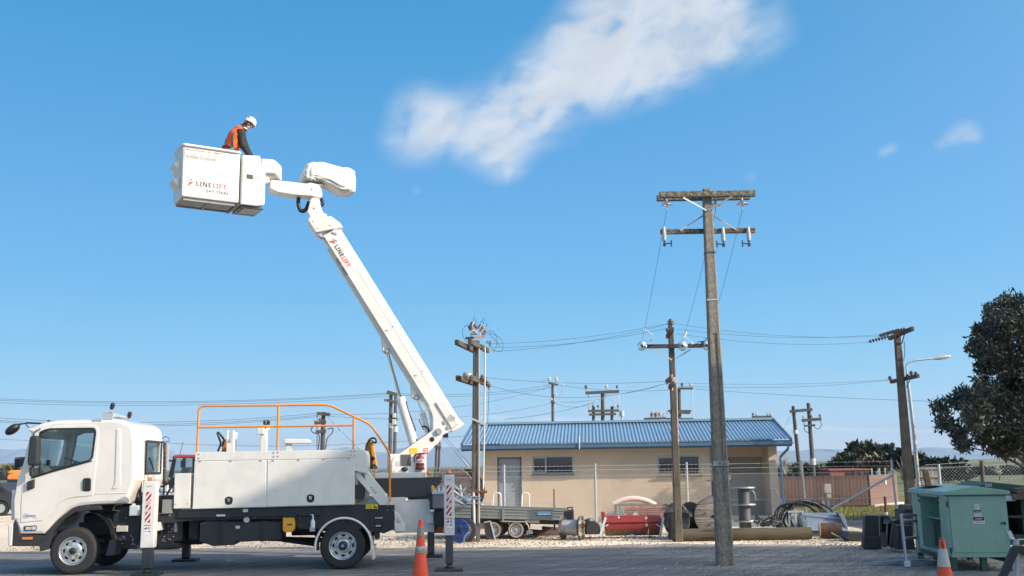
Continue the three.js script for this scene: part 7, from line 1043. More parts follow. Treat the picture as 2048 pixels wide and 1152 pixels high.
{ // flat deck trailer
 const t = yardThing('flat_trailer', 'grey green tandem flat deck trailer parked before the building', 'trailer', 1020, -27.0, -6);
 const grey = std(col(.27, .285, .27), .55, { metalness: .2, map: wear }), D = -1.7;
 t.add('side_board', [flat(t.l(z1, [[-60, 668], [858, 700], [858, 764], [-60, 742]]), -.03, 0, .005), sweep(t.l(z1, [[-60, 668], [858, 700]]), .02, 6), sweep(t.l(z1, [[-60, 692], [858, 718]]), .014, 6), sweep(t.l(z1, [[-60, 716], [858, 738]]), .014, 6), sweep(t.l(z1, [[-60, 740], [858, 763]]), .018, 6)], grey, 'ribbed drop side');
 t.add('side_board', [flat(t.l(z1, [[-60, 668], [858, 700], [858, 764], [-60, 742]]), D, D + .03, .005)], grey);
 t.add('deck', [flat(t.l(z1, [[-60, 736], [880, 760], [880, 772], [-60, 748]]), D, -.02, .004)], M.darkWood);
 for (const x of [438, 778]) t.add('side_post', [beam(t.p(z1, x, 680, .02), t.p(z1, x, 768, .02), .05, .03, V(0, 0, 1))], grey);
 t.add('head_board', [flat(t.l(z1, [[858, 702], [928, 694], [930, 778], [858, 766]]), -.06, -.02, .006), flat(t.l(z1, [[882, 674], [922, 672], [922, 700], [882, 700]]), -.06, -.03, .004, [t.l(z1, [[890, 680], [914, 680], [914, 694], [890, 694]])]), ...[870, 886, 902, 918].map((x) => beam(t.p(z1, x, 702, .0), t.p(z1, x, 768, .0), .02, .02, V(0, 0, 1)))], std(col(.05, .052, .055), .6));
 t.add('chassis', [beam(t.p(z1, -60, 762, -.25), t.p(z1, 860, 782, -.25), .06, .1), beam(t.p(z1, -60, 762, D + .25), t.p(z1, 860, 782, D + .25), .06, .1), beam(t.p(z1, 860, 780, -.6), t.p(z1, 1010, 850, -.8), .07, .08)], std(col(.07, .07, .068), .7)); t.add('under_rail', [beam(t.p(z1, 420, 772, .0), t.p(z1, 600, 776, .0), .03, .03), flat(t.l(z1, [[592, 766], [690, 766], [690, 786], [592, 782]]), -.1, -.0, .005)], std(col(.42, .38, .3), .7)); t.add('jockey_stand', [bar(t.p(z1, 795, 780, -.05), t.p(z1, 795, 832, -.05), .025), bar(t.p(z1, 832, 770, -.02), t.p(z1, 830, 850, -.02), .03)], M.darkWood);
 t.add('mudguard_stay', [pipe(t.l(z1, [[596, 786], [612, 800], [622, 840]], .0), .02, 6), flat(t.l(z1, [[600, 838], [640, 838], [640, 862], [600, 862]]), -.2, -.04, .008)], M.galv);
 for (const [x, dz] of [[530, 0], [372, 0], [530, D + .2], [372, D + .2]]) { const c = t.p(z1, x, 838, -.1), r = .235; const w = t.add('wheel', [lathe([[.13, -.08], [.2, -.085], [.225, -.07], [r, -.045], [r, .045], [.225, .07], [.2, .085], [.13, .08]], 30).rotateX(Math.PI / 2).translate(c.x, r, -.1 + dz)], M.rubber); part(w, 'rim', [lathe([[.13, .075], [.14, .08], [.145, .07], [.12, .03], [.06, .02], [.05, .05], [0, .05]], 24).rotateX(Math.PI / 2).translate(c.x, r, -.1 + dz)], M.greyPanel); part(w, 'spokes', [...Array(6).keys()].map((i) => box(.022, .06, .02, 0, .095, .035, .004).rotateZ(i * 1.047).translate(c.x, r, -.1 + dz)), M.galv); part(w, 'dust_wall', [lathe([[.15, .087], [.2, .09], [.2, .086], [.15, .083]], 28).rotateX(Math.PI / 2).translate(c.x, r, -.1 + dz)], std(col(.36, .31, .24), .95)); }
 const [bq, bm] = printed(.36, .10, (g, w, h) => { g.fillStyle = '#7fb4d4'; g.fillRect(0, 0, w, h); g.fillStyle = '#dfeaf0'; for (let i = 0; i < 7; i++) g.fillRect(w * (.06 + i * .13), h * .62, w * .09, h * .25); }, 300); const bp = t.p(z1, 725, 716, .022); t.add('blue_label', [bq.translate(bp.x, bp.y, .024)], bm);
 put('plastic_pipe', 'dark purple grey pipe lying behind the trailer wheels', 'pipe', [bar(at(1058, 1064, -28.2), at(1122, 1068, -28.2), .08, .08, 14)], std(col(.12, .10, .12), .5)); put('plastic_pipe', 'brown pipe lying against the purple grey pipe behind the trailer', 'pipe', [bar(at(1084, 1057, -28.6), at(1130, 1061, -28.6), .07, .07, 14)], std(col(.2, .09, .06), .55));
 const zP = -27.8; put('steel_angle', 'upper of two pale steel angles sloping over the trailer deck', 'steel angle', [beam(at(904, 968, zP), at(940, 994, zP), .05, .05)], M.paleInsulator); put('steel_angle', 'lower of two pale steel angles sloping over the trailer deck', 'steel angle', [beam(at(906, 995, zP + .2), at(934, 1012, zP + .2), .05, .05)], M.paleInsulator); put('pipe_bundle', 'heap of bent grey pipes on the left end of the trailer', 'pipe bundle', [[905, 980, 938, 1005], [912, 1004, 940, 988], [920, 970, 926, 1010], [908, 1000, 932, 975], [926, 1006, 944, 980]].map(([a, b, c, d], i) => bar(at(a, b, zP - .3 * i), at(c, d, zP - .3 * i), .03)), M.galv); put('plastic_bundle', 'crumpled pale blue plastic on the trailer deck beside the double pole', 'plastic sheet', [(() => { const c = at(932, 1004, zP); const g = new THREE.SphereGeometry(1, 24, 16); const p = g.attributes.position; for (let i = 0; i < p.count; i++) { const k = .7 + .6 * fbm(p.getX(i) * 2 + 3, p.getY(i) * 2 + p.getZ(i) * 2, 5, 3); p.setXYZ(i, p.getX(i) * .24 * k, p.getY(i) * .09 * k, p.getZ(i) * .22 * k); } g.computeVertexNormals(); return g.translate(c.x, c.y, c.z - .2); })()], std(col(.28, .36, .46), .5));
}
reel('blue painted cable reel standing behind the rear outrigger', 925, -26.0, 66, .30, .34, .16, { mats: [std(col(.05, .14, .42), .7, { map: grain }), std(col(.06, .16, .46), .7, { map: grain })], planks: 5, coil: std(col(.07, .07, .07), .6) });
{ const o = scene.getObjectByName('cable_reel'), [q, m] = printed(.42, .12, (g, w, h) => { g.clearRect(0, 0, w, h); g.translate(w / 2, h * 2.9); 'ENDOM'.split('').forEach((c, i) => { g.save(); g.rotate((i - 2) * .22); text(g, c, 0, -h * 2.35, h * .62, '#e8ecf2', 'bold', 'center'); g.restore(); }); }, 800, { clear: true }); part(o, 'lettering', [q.translate(0, -.22, 0).rotateZ(1.0).rotateY(-Math.PI / 2).translate(-.17 - .0525 - .0, .30, 0)], m); }
{ const t = yardThing('terracotta_pipe', 'terracotta plastic pipe lying behind the blue reel', 'pipe', 900, -27.2); t.add('pipe_wall', [bar(t.p(zRaw, 850, 1058), t.p(zRaw, 945, 1060), .075, .075, 16)], std(col(.50, .20, .13), .5)); t.add('socket', [bar(t.p(zRaw, 936, 1060), t.p(zRaw, 948, 1060), .09, .09, 16)], std(col(.56, .30, .22), .5)); }
{ const t = yardThing('leaning_sheet', 'black sheet leaning on the trailer wheel beside the double pole', 'panel', 978, -26.3); t.add('sheet', [flat(t.l(z1, [[306, 780], [352, 772], [384, 900], [318, 900]]), -.02, .02, .006)], M.blackPlastic); t.add('edge_strip', [beam(t.p(z1, 350, 772, .03), t.p(z1, 384, 905, .03), .04, .02, V(0, 0, 1))], M.galv); t.add('top_strip', [beam(t.p(z1, 306, 780, .03), t.p(z1, 350, 772, .03), .03, .02, V(0, 0, 1))], M.galv); }
reel('small steel wire reel with wooden flanges at the trailer drawbar', 1143, -26.5, -22, .30, .46, .185, { coil: M.steel, planks: 6 });
{ const t = yardThing('black_tub', 'broken black plastic tub beside the wire reel', 'tub', 1183, -26.6); t.add('shell', [flat(t.l(z1, [[985, 768, .02], [1040, 752, .02], [1036, 862, .02], [990, 866, .02]]), -.06, 0, .01), flat(t.l(z1, [[1010, 862], [1012, 800, .1], [1040, 774, .1], [1085, 774, .1], [1112, 800, .08], [1112, 862]]), -.3, .06, .02, [], .05), beam(t.p(z1, 990, 770, .05), t.p(z1, 1046, 750, .05), .02, .02)], M.blackPlastic); }
{ // red roller trough on galvanised stands
 const t = yardThing('red_roller', 'long red steel roller on grey slanted stands with muddy underside', 'roller', 1265, -26.8), a = t.p(z2, 108, 812), b = t.p(z2, 490, 812), r = .255, y = r + .06;
 t.add('drum', [bar(V(a.x, y, -.1), V(b.x, y, -.1), r, r, 36)], std(col(.27, .03, .026), .5, { map: wear, roughnessMap: rough }));
 const arc = (r0, a0, a1, n, x0, x1) => patch((u, v) => { const an = lerp(a0, a1, v), k = r0 + .006 * fbm(u * 20, v * 6, 5, 3); return V(lerp(x0, x1, u), y + k * Math.sin(an), -.1 + k * Math.cos(an)); }, n, 8);
 t.add('mud_crust', [arc(r + .003, -1.6, -.42, 60, a.x + .01, b.x - .01)], std(col(.24, .17, .11), .95, { map: speck, side: THREE.DoubleSide }), 'dried mud'); t.add('flange', [box(b.x - a.x + .02, .03, .1, (a.x + b.x) / 2, y + .10, .14, .006)], std(col(.30, .03, .028), .5));
 t.add('end_plate', [flat(t.l(z2, [[84, 712], [100, 708], [112, 745], [110, 800], [90, 790]]), -.34, .05, .006)], M.redPaint); t.add('bore', [new THREE.CylinderGeometry(.06, .06, .03, 16).rotateZ(Math.PI / 2).translate(b.x, y + .12, .06)], M.black);
 for (const [x0, y0, x1, y1] of [[108, 748, 68, 880], [508, 748, 482, 890]]) { t.add('stand', [beam(t.p(z2, x0, y0, .16), t.p(z2, x1, y1, .3), .06, .06, V(0, 0, 1)), beam(t.p(z2, x0, y0, .1), t.p(z2, x1, y1, -.4), .05, .05, V(0, 0, 1))], M.galv); } t.add('stay', [bar(t.p(z2, 108, 808, .18), t.p(z2, 128, 792, .14), .015), bar(t.p(z2, 460, 790, .14), t.p(z2, 490, 815, .18), .015)], M.galv);
 const [q, m] = printed(.1, .34, (g, w, h) => { g.clearRect(0, 0, w, h); g.translate(w / 2, h / 2); g.rotate(Math.PI / 2); text(g, 'EN', h * .13, 0, w * .8, '#d9cfc8', 'bold', 'center'); text(g, 'ZL', -h * .36, 0, w * .7, '#e0d6d0', 'bold', 'center'); }, 700, { clear: true }); const lp = t.p(z2, 388, 800, 0); t.add('lettering', [q.rotateX(-.35).translate(lp.x, y + .07, -.1 + r * .96 + .012)], m);
 const [q2, m2] = printed(.07, .12, (g, w, h) => { g.clearRect(0, 0, w, h); g.fillStyle = '#d6ccc8'; g.fillRect(w * .2, 0, w * .3, h * .8); g.fillRect(0, h * .5, w * .8, h * .2); }, 500, { clear: true }); const l2 = t.p(z2, 202, 762, 0); t.add('paint_mark', [q2.rotateX(-.9).translate(l2.x, y + r * .80 + .006, -.1 + r * .60 + .006)], m2);
 put('bent_wire', 'bent pale wire sticking up before the red roller', 'wire', [sweep(curve([at(1265, 1078, -25.9), at(1261, 1070, -25.9), at(1268, 1070, -25.9), at(1278, 1077, -25.7)], 12), .01, 5)], M.barb); put('thin_peg', 'thin rusty peg standing before the red roller', 'peg', [bar(at(1295, 1078, -25.9), at(1297, 1058, -25.9), .008)], std(col(.4, .22, .14), .8));
}
{ // wire cage of orange pipes behind it
 const t = yardThing('pipe_cage', 'steel mesh cage behind the red roller', 'cage', 1280, -28.4), fr = std(col(.20, .21, .17), .7); const c = (x, y, dz) => t.p(z2, x, y, dz);
 t.add('frame', [beam(c(178, 652, 0), c(178, 800, 0), .06, .06, V(0, 0, 1)), beam(c(530, 652, 0), c(530, 800, 0), .06, .06, V(0, 0, 1)), beam(c(170, 660, 0), c(540, 660, 0), .05, .05), beam(c(170, 655, -.9), c(540, 655, -.9), .05, .05), beam(c(200, 665, .02), c(240, 750, .02), .04, .03, V(0, 0, 1))], fr); const g = []; for (let x = 186; x < 530; x += 11) g.push(bar(c(x, 664, .03), c(x, 800, .03), .006, .006, 4)); for (let y = 676; y < 800; y += 14) g.push(bar(c(180, y, .035), c(530, y, .035), .006, .006, 4)); t.add('cage_mesh', g, M.galv);
 const R = rng(61), om = [std(col(.55, .13, .04), .5), std(col(.42, .10, .05), .55), std(col(.62, .17, .05), .45)];
 [[240, 700, 520, 690], [300, 668, 430, 740], [250, 725, 500, 740], [280, 690, 520, 712], [340, 672, 525, 676], [330, 745, 520, 722], [240, 680, 330, 672]].forEach(([x0, y0, x1, y1], i) => put('orange_pipe', ['orange pipe lying level in the mesh cage, longest', 'bright orange pipe sloping down through the mesh cage', 'dull orange pipe at the bottom left of the mesh cage', 'reddish pipe in the middle of the mesh cage', 'top right orange pipe in the mesh cage', 'brownish pipe low at the right of the mesh cage', 'short orange pipe at the top left of the mesh cage'][i], 'pipe', [t.f.world(c(x0, y0, -.15 - .1 * i)), t.f.world(c(x1, y1, -.15 - .1 * i))].reduce((a, p, k, l) => k ? [bar(l[0], p, .07, .07, 14)] : 0, 0), om[i % 3]));
 put('white_board', 'small white board leaning in the mesh cage', 'board', [beam(t.f.world(c(304, 715, .04)), t.f.world(c(335, 748, .04)), .12, .03, V(0, 0, 1))], M.paleInsulator); put('pink_duct', 'pale pink arched duct over the mesh cage', 'duct', [sweep(curve([t.f.world(c(158, 652, -.3)), t.f.world(c(215, 628, -.3)), t.f.world(c(300, 614, -.3)), t.f.world(c(390, 630, -.3)), t.f.world(c(455, 660, -.3))], 30), .075, 14)], std(col(.78, .60, .52), .35));
}
reel('wooden reel behind the slim pole, turned half away', 1366, -26.6, 38, .45, .50, .25, { planks: 7, coil: std(col(.05, .05, .055), .6) });
reel('large weathered wooden reel facing front beside the tall grey pole', 1424, -26.2, 82, .47, .42, .22, { planks: 6, y: .56, mats: [std(col(.52, .45, .36), .92, { map: grain }), std(col(.42, .36, .29), .92, { map: grain })], coil: std(col(.05, .05, .055), .6) });
{ const t = yardThing('timber_pallet', 'reddish pallet under the large weathered reel', 'pallet', 1410, -26.0); const w = 1.05; for (const dz of [.3, 0, -.3, -.6]) t.add('bearer', [box(w + .1, .09, .08, 0, .05, dz, .006)], std(col(.26, .13, .10), .9, { map: grain })); for (let i = 0; i < 8; i++) t.add('slat', [box(.11, .025, 1.0, -w / 2 + .06 + i * .135, .108, -.15, .004)], i % 3 ? M.wood : std(col(.33, .2, .16), .9, { map: grain })); }
{ const t = yardThing('black_case', 'upright black box between red roller and slim pole', 'box', 1347, -25.9); t.add('case', [flat(t.l(z2, [[556, 735, .01], [566, 722, .02], [584, 724, .02], [586, 768, .01], [606, 768, .02], [606, 900, .01], [556, 900, .01]]), -.3, 0, .015)], M.blackPlastic); t.add('edge_rib', [beam(t.p(z2, 560, 740, .005), t.p(z2, 560, 896, .005), .02, .02, V(0, 0, 1))], M.black); }
{ // steel reels stacked on end
 const stack = (label, px, z, ys, fr, dr, names) => { const t = yardThing('steel_reel_stack', label, 'reel stack', px, z); const y = ys.map((p) => t.f.p(px, p, 0).y), prof = (k) => lathe([[0, k + .015], [fr * .96, k + .012], [fr, k + .02], [fr, k - .02], [fr * .96, k - .012], [0, k - .015]], 34); y.forEach((k) => t.add('flange', [prof(k)], M.steel)); const cl = []; for (let i = 0; i < y.length; i++) { const k0 = i + 1 < y.length ? y[i + 1] : 0; for (let h = k0 + .03; h < y[i] - .02; h += .028) cl.push(new THREE.TorusGeometry(dr, .016, 6, 26).rotateX(Math.PI / 2).translate(0, h, 0)); t.add('drum', [bar(V(0, k0, 0), V(0, y[i], 0), dr, dr, 26), ...cl.splice(0)], std(col(.15, .15, .15), .5, { metalness: .4 })); } t.add('cable_tail', [sweep(curve([V(dr, y[0] - .05, .1), V(fr * .8, y[0] - .12, .14), V(fr * .95, y[0] - .3, .1)], 10), .012, 5)], M.galv); return t; };
 stack('two steel wire reels stacked on end right of the tall grey pole', 1488, -27.0, [975.5, 1009, 1042], .30, .145); stack('dark steel reels on end half hidden behind the tall grey pole', 1434, -28.0, [961, 993], .27, .12);
}
{ const t = yardThing('timber_log', 'long round mossy timber pole lying on the ground', 'log', 1520, -25.5); const r = .15, a = t.p(z3, -260, 862), b = t.p(z3, 690, 862); t.add('log', [bar(V(a.x, r, 0), V(b.x, r, .1), r * .96, r, 28)], std(col(.145, .115, .075), .95, { map: withRep(grain, .37), bumpMap: withRep(grain, .37), bumpScale: .012 })); t.add('cut_end', [bar(V(b.x, r, .1), V(b.x + .006, r, .1), r * .97, r * .97, 28)], std(col(.30, .23, .15), .95, { map: speck })); }
{ // scrap, hose coil and grey hood
 const R = rng(71), g = []; for (let i = 0; i < 24; i++) { const a = at(1508 + R() * 46, 1036 + R() * 18, -26.6 - R()), b = at(1508 + R() * 60, 1030 + R() * 22, -26.6 - R()); g.push(bar(a, b, .012 + .02 * R(), .02, 6)); } const m = put('scrap_pile', 'tangle of dark rods and brackets behind the log', 'scrap', g, std(col(.05, .055, .065), .5, { metalness: .3 })); m.userData.kind = 'stuff'; put('scrap_rod', 'long dark bar poking out of the scrap behind the log', 'rod', [bar(at(1525, 1042, -26.4), at(1555, 1030, -26.4), .025)], M.black);
 const hc = []; for (let k = 0; k < 9; k++) { const c = at(1592 + k * 3.5, 1040 - k * .6, -27.6 - k * .08), r = .50 - .025 * (k % 4), pts = []; for (let i = 0; i < 36; i++) { const a = i / 36 * 6.2832; pts.push(V(c.x + r * Math.cos(a) * (1.12 + .08 * (k % 3)), Math.max(.04, c.y + r * .92 * Math.sin(a) + .03 * Math.sin(a * 3 + k)), c.z + .10 * Math.sin(a * 2 + k))); } hc.push(sweep(pts, .030, 7, true)); } const h = put('hose_coil', 'big upright coil of black hose behind the log', 'hose coil', hc, M.hose);
 const t = yardThing('steel_rack', 'grey steel rack standing in the hose coil', 'rack', 1585, -27.2); t.add('upright', [beam(t.p(z3, 550, 700, 0), t.p(z3, 552, 830, 0), .05, .05, V(0, 0, 1))], M.galv); t.add('upright', [beam(t.p(z3, 592, 690, .05), t.p(z3, 596, 830, .05), .07, .05, V(0, 0, 1))], M.galv); t.add('crossbar', [beam(t.p(z3, 540, 706, .06), t.p(z3, 650, 704, .06), .05, .05)], M.galv); t.add('box', [flat(t.l(z3, [[606, 740], [636, 736], [640, 820], [608, 824]]), -.15, .05, .01)], M.blackPlastic);
 const d = yardThing('metal_hood', 'blue grey metal hood with pale lines lying behind the rusty drum', 'metal hood', 1648, -26.4, -4), bl = std(col(.20, .245, .30), .45, { metalness: .3, map: wear }), q = (x, y, dz) => d.p(z3, x, y, dz);
 const top = [q(640, 712, -.5), q(890, 712, -.5), q(948, 800, -.0), q(690, 800, .0)]; d.add('panel', [patch((u, v) => { const a = q(lerp(638, 890, u), 712, -.5), b = q(lerp(690, 958, u), 838, .02), p = a.clone().lerp(b, v); p.y += .09 * Math.sin(v * Math.PI); p.z += .05 * Math.sin(v * Math.PI); return p; }, 12, 12)], Object.assign(bl.clone(), { side: THREE.DoubleSide })); d.add('end', [flat([q(888, 712, 0), q(925, 722, 0), q(945, 770, 0), q(960, 838, 0), q(930, 800, 0)], -.3, .0, .01), flat([q(622, 740, .0), q(640, 712, .0), q(690, 838, .0), q(650, 820, 0)], -.3, .01, .01)], bl); d.add('base', [flat([q(690, 838, 0), q(958, 840, 0), q(952, 890, 0), q(700, 890, 0)], -.4, -.02, .01)], std(col(.06, .065, .07), .6)); for (const [x0, y0, x1, y1] of [[640, 738, 935, 782], [668, 792, 760, 806]]) d.add('pale_line', [beam(q(x0, y0, -.28), q(x1, y1, -.16), .03, .02).translate(0, .085, .05)], M.paleInsulator);
 const u = yardThing('rusty_drum', 'short rusty brown drum lying before the grey hood', 'drum', 1661, -25.6, -14), r = .19, a = u.p(z3, 762, 845), b = u.p(z3, 915, 845); u.add('shell', [bar(V(a.x, r, 0), V(b.x, r, 0), r, r, 28)], std(col(.17, .095, .06), .85, { map: speck })); u.add('rim', [new THREE.TorusGeometry(r - .01, .02, 8, 28).rotateY(Math.PI / 2).translate(a.x, r, 0)], std(col(.36, .27, .19), .8)); u.add('end_cap', [bar(V(a.x - .005, r, 0), V(a.x + .01, r, 0), r - .02, r - .02, 24)], std(col(.33, .23, .16), .85)); put('pale_stick', 'pale stick lying against the rusty drum', 'stick', [bar(at(1663, 1066, -25.2), at(1690, 1080, -24.9), .016)], std(col(.5, .4, .28), .9));
}
{ // black plastic and steel units in a row
 const bl2 = std(col(.028, .03, .033), .42, { map: wear, bumpMap: rough, bumpScale: .002 });
 const t = yardThing('black_tray', 'low glossy black tray on the ground', 'tray', 1711, -24.6); t.add('tray', [minus(flat(t.l(z4, [[36, 878, .02], [60, 846, .02], [170, 850, .02], [168, 912, .02], [120, 918, .02], [50, 905, .03]]), -.5, .0, .02), box(.4, .2, .3, .06, .36, -.25))], bl2); t.add('buckle', [beam(t.p(z4, 150, 874, .01), t.p(z4, 172, 862, .01), .03, .012)], M.galv);
 const s = yardThing('cable_pedestal', 'tall black two tier pedestal shell, first of the dark row', 'pedestal', 1746, -22.3, -10); s.add('upper_shell', [flat(s.l(z4, [[172, 736, .03], [188, 730, .02], [262, 732, .02], [270, 742, .03], [274, 878, .01], [170, 880, .01]]), -.34, 0, .02)], bl2); s.add('lower_shell', [flat(s.l(z4, [[168, 878, .01], [278, 876, .01], [286, 964, .02], [166, 960, .02]]), -.38, .03, .015)], M.blackPlastic);
 const u = yardThing('cable_pedestal', 'open black pedestal shell with a grey plate inside', 'pedestal', 1772, -22.8, -14); u.add('shell', [minus(flat(u.l(z4, [[276, 736, .02], [300, 728, .03], [345, 734, .05], [372, 780, .05], [350, 948, .02], [280, 944, .02]]), -.4, 0, .02), flat(u.l(z4, [[288, 746], [340, 744], [358, 784], [340, 936], [290, 936]]), -.3, .1, 0))], bl2); u.add('grey_plate', [flat(u.l(z4, [[302, 742], [350, 740], [350, 788], [302, 790]], -.1), -.14, -.10, .004)], M.greyPanel); u.add('post', [beam(u.p(z4, 326, 790, -.1), u.p(z4, 322, 944, -.1), .03, .02, V(0, 0, 1))], M.galv); u.add('lower_plate', [flat(u.l(z4, [[276, 850], [320, 848], [330, 948], [278, 944]], .02), .0, .02, .004)], std(col(.10, .105, .11), .5));
 const v = yardThing('cable_pedestal', 'narrow dark pedestal shell beside the ladder', 'pedestal', 1790, -22.0, -12); v.add('shell', [flat(v.l(z4, [[372, 786, .02], [398, 776, .02], [402, 962, .02], [352, 958, .02]]), -.3, 0, .015)], bl2); v.add('cap', [flat(v.l(z4, [[372, 770, .02], [400, 760, .03], [402, 780, .01], [372, 786, .01]]), -.25, .01, .01)], M.black);
 const w = yardThing('cable_pedestal', 'wide dark pedestal shell behind the ladder', 'pedestal', 1812, -21.4, -8); w.add('shell', [flat(w.l(z4, [[396, 800, .02], [500, 796, .02], [526, 972, .02], [394, 968, .02]]), -.4, 0, .02)], bl2); w.add('rib', [beam(w.p(z4, 398, 880, .01), w.p(z4, 512, 884, .01), .02, .02)], M.black);
 const x = yardThing('equipment_stack', 'stack of dark boxes and brackets behind the ladder', 'box stack', 1816, -21.9); x.add('lower_box', [flat(x.l(z4, [[440, 690], [525, 686], [528, 800], [440, 806]]), -.5, -.02, .01)], std(col(.04, .042, .046), .5)); x.add('tray', [flat(x.l(z4, [[455, 660], [530, 656], [530, 690], [450, 694]]), -.4, .02, .01)], std(col(.12, .105, .09), .7)); x.add('brown_strip', [beam(x.p(z4, 440, 690, .04), x.p(z4, 452, 800, .04), .04, .04, V(0, 0, 1)), beam(x.p(z4, 492, 740, .04), x.p(z4, 505, 850, .04), .03, .04, V(0, 0, 1))], std(col(.14, .06, .045), .8)); x.add('grey_panel', [flat(x.l(z4, [[500, 740], [530, 738], [540, 870], [505, 872]]), .02, .05, .004)], M.greyPanel);
 put('marker_post', 'dark red and white marker post by the fence corner', 'marker', [bar(at(1772, 1030, -27), at(1770, 993, -27), .04, .035, 8)], std(col(.10, .03, .025), .7)); put('pipe_stub', 'pale pipe stub under the dark marker post', 'pipe', [bar(V(at(1772, 1040, -27).x, 0, -27), at(1772, 1024, -27), .045, .045, 10)], M.paleInsulator);
}
{ // aluminium step ladder frame
 const t = yardThing('aluminium_ladder', 'grey aluminium ladder leaning at the green cabinet', 'ladder', 1812, -18.7, 0), al = std(col(.36, .38, .41), .4, { metalness: .5, map: wear });
 t.add('stile', [beam(t.p(z4, 424, 726, -.1), t.p(z4, 460, 1070, .15), .035, .07, V(0, 0, 1), .006)], al); t.add('stile', [beam(t.p(z4, 520, 722, -.5), t.p(z4, 548, 990, -.35), .035, .07, V(0, 0, 1), .006)], al);
 for (const [y, y2] of [[730, 728], [776, 770], [892, 884]]) t.add('rung', [beam(t.p(z4, 426 + (y - 730) * .1, y, -.1 + (y - 730) * .0007), t.p(z4, 520 + (y - 730) * .1, y2, -.48), .08, .045, V(0, 1, 0), .006)], al); t.add('foot', [flat(t.l(z4, [[446, 1048], [486, 1044], [490, 1090], [450, 1088]], .16), .12, .19, .01)], std(col(.62, .64, .66), .4)); t.add('hinge_strap', [beam(t.p(z4, 432, 760, -.05), t.p(z4, 500, 760, -.05), .02, .03)], al);
 const R = rng(81); put('aluminium_scrap', 'flat pale metal strips scattered under the ladder', 'metal strip', [...Array(10).keys()].map((i) => { const a = at(1738 + R() * 70, 1116 + R() * 8, -18.6 - R()), b = at(1800 + R() * 75, 1113 + R() * 10, -18.4 - R()); return beam(a.setY(.02 + .01 * i), b.setY(.03 + .012 * i), .04, .012); }), al);
}
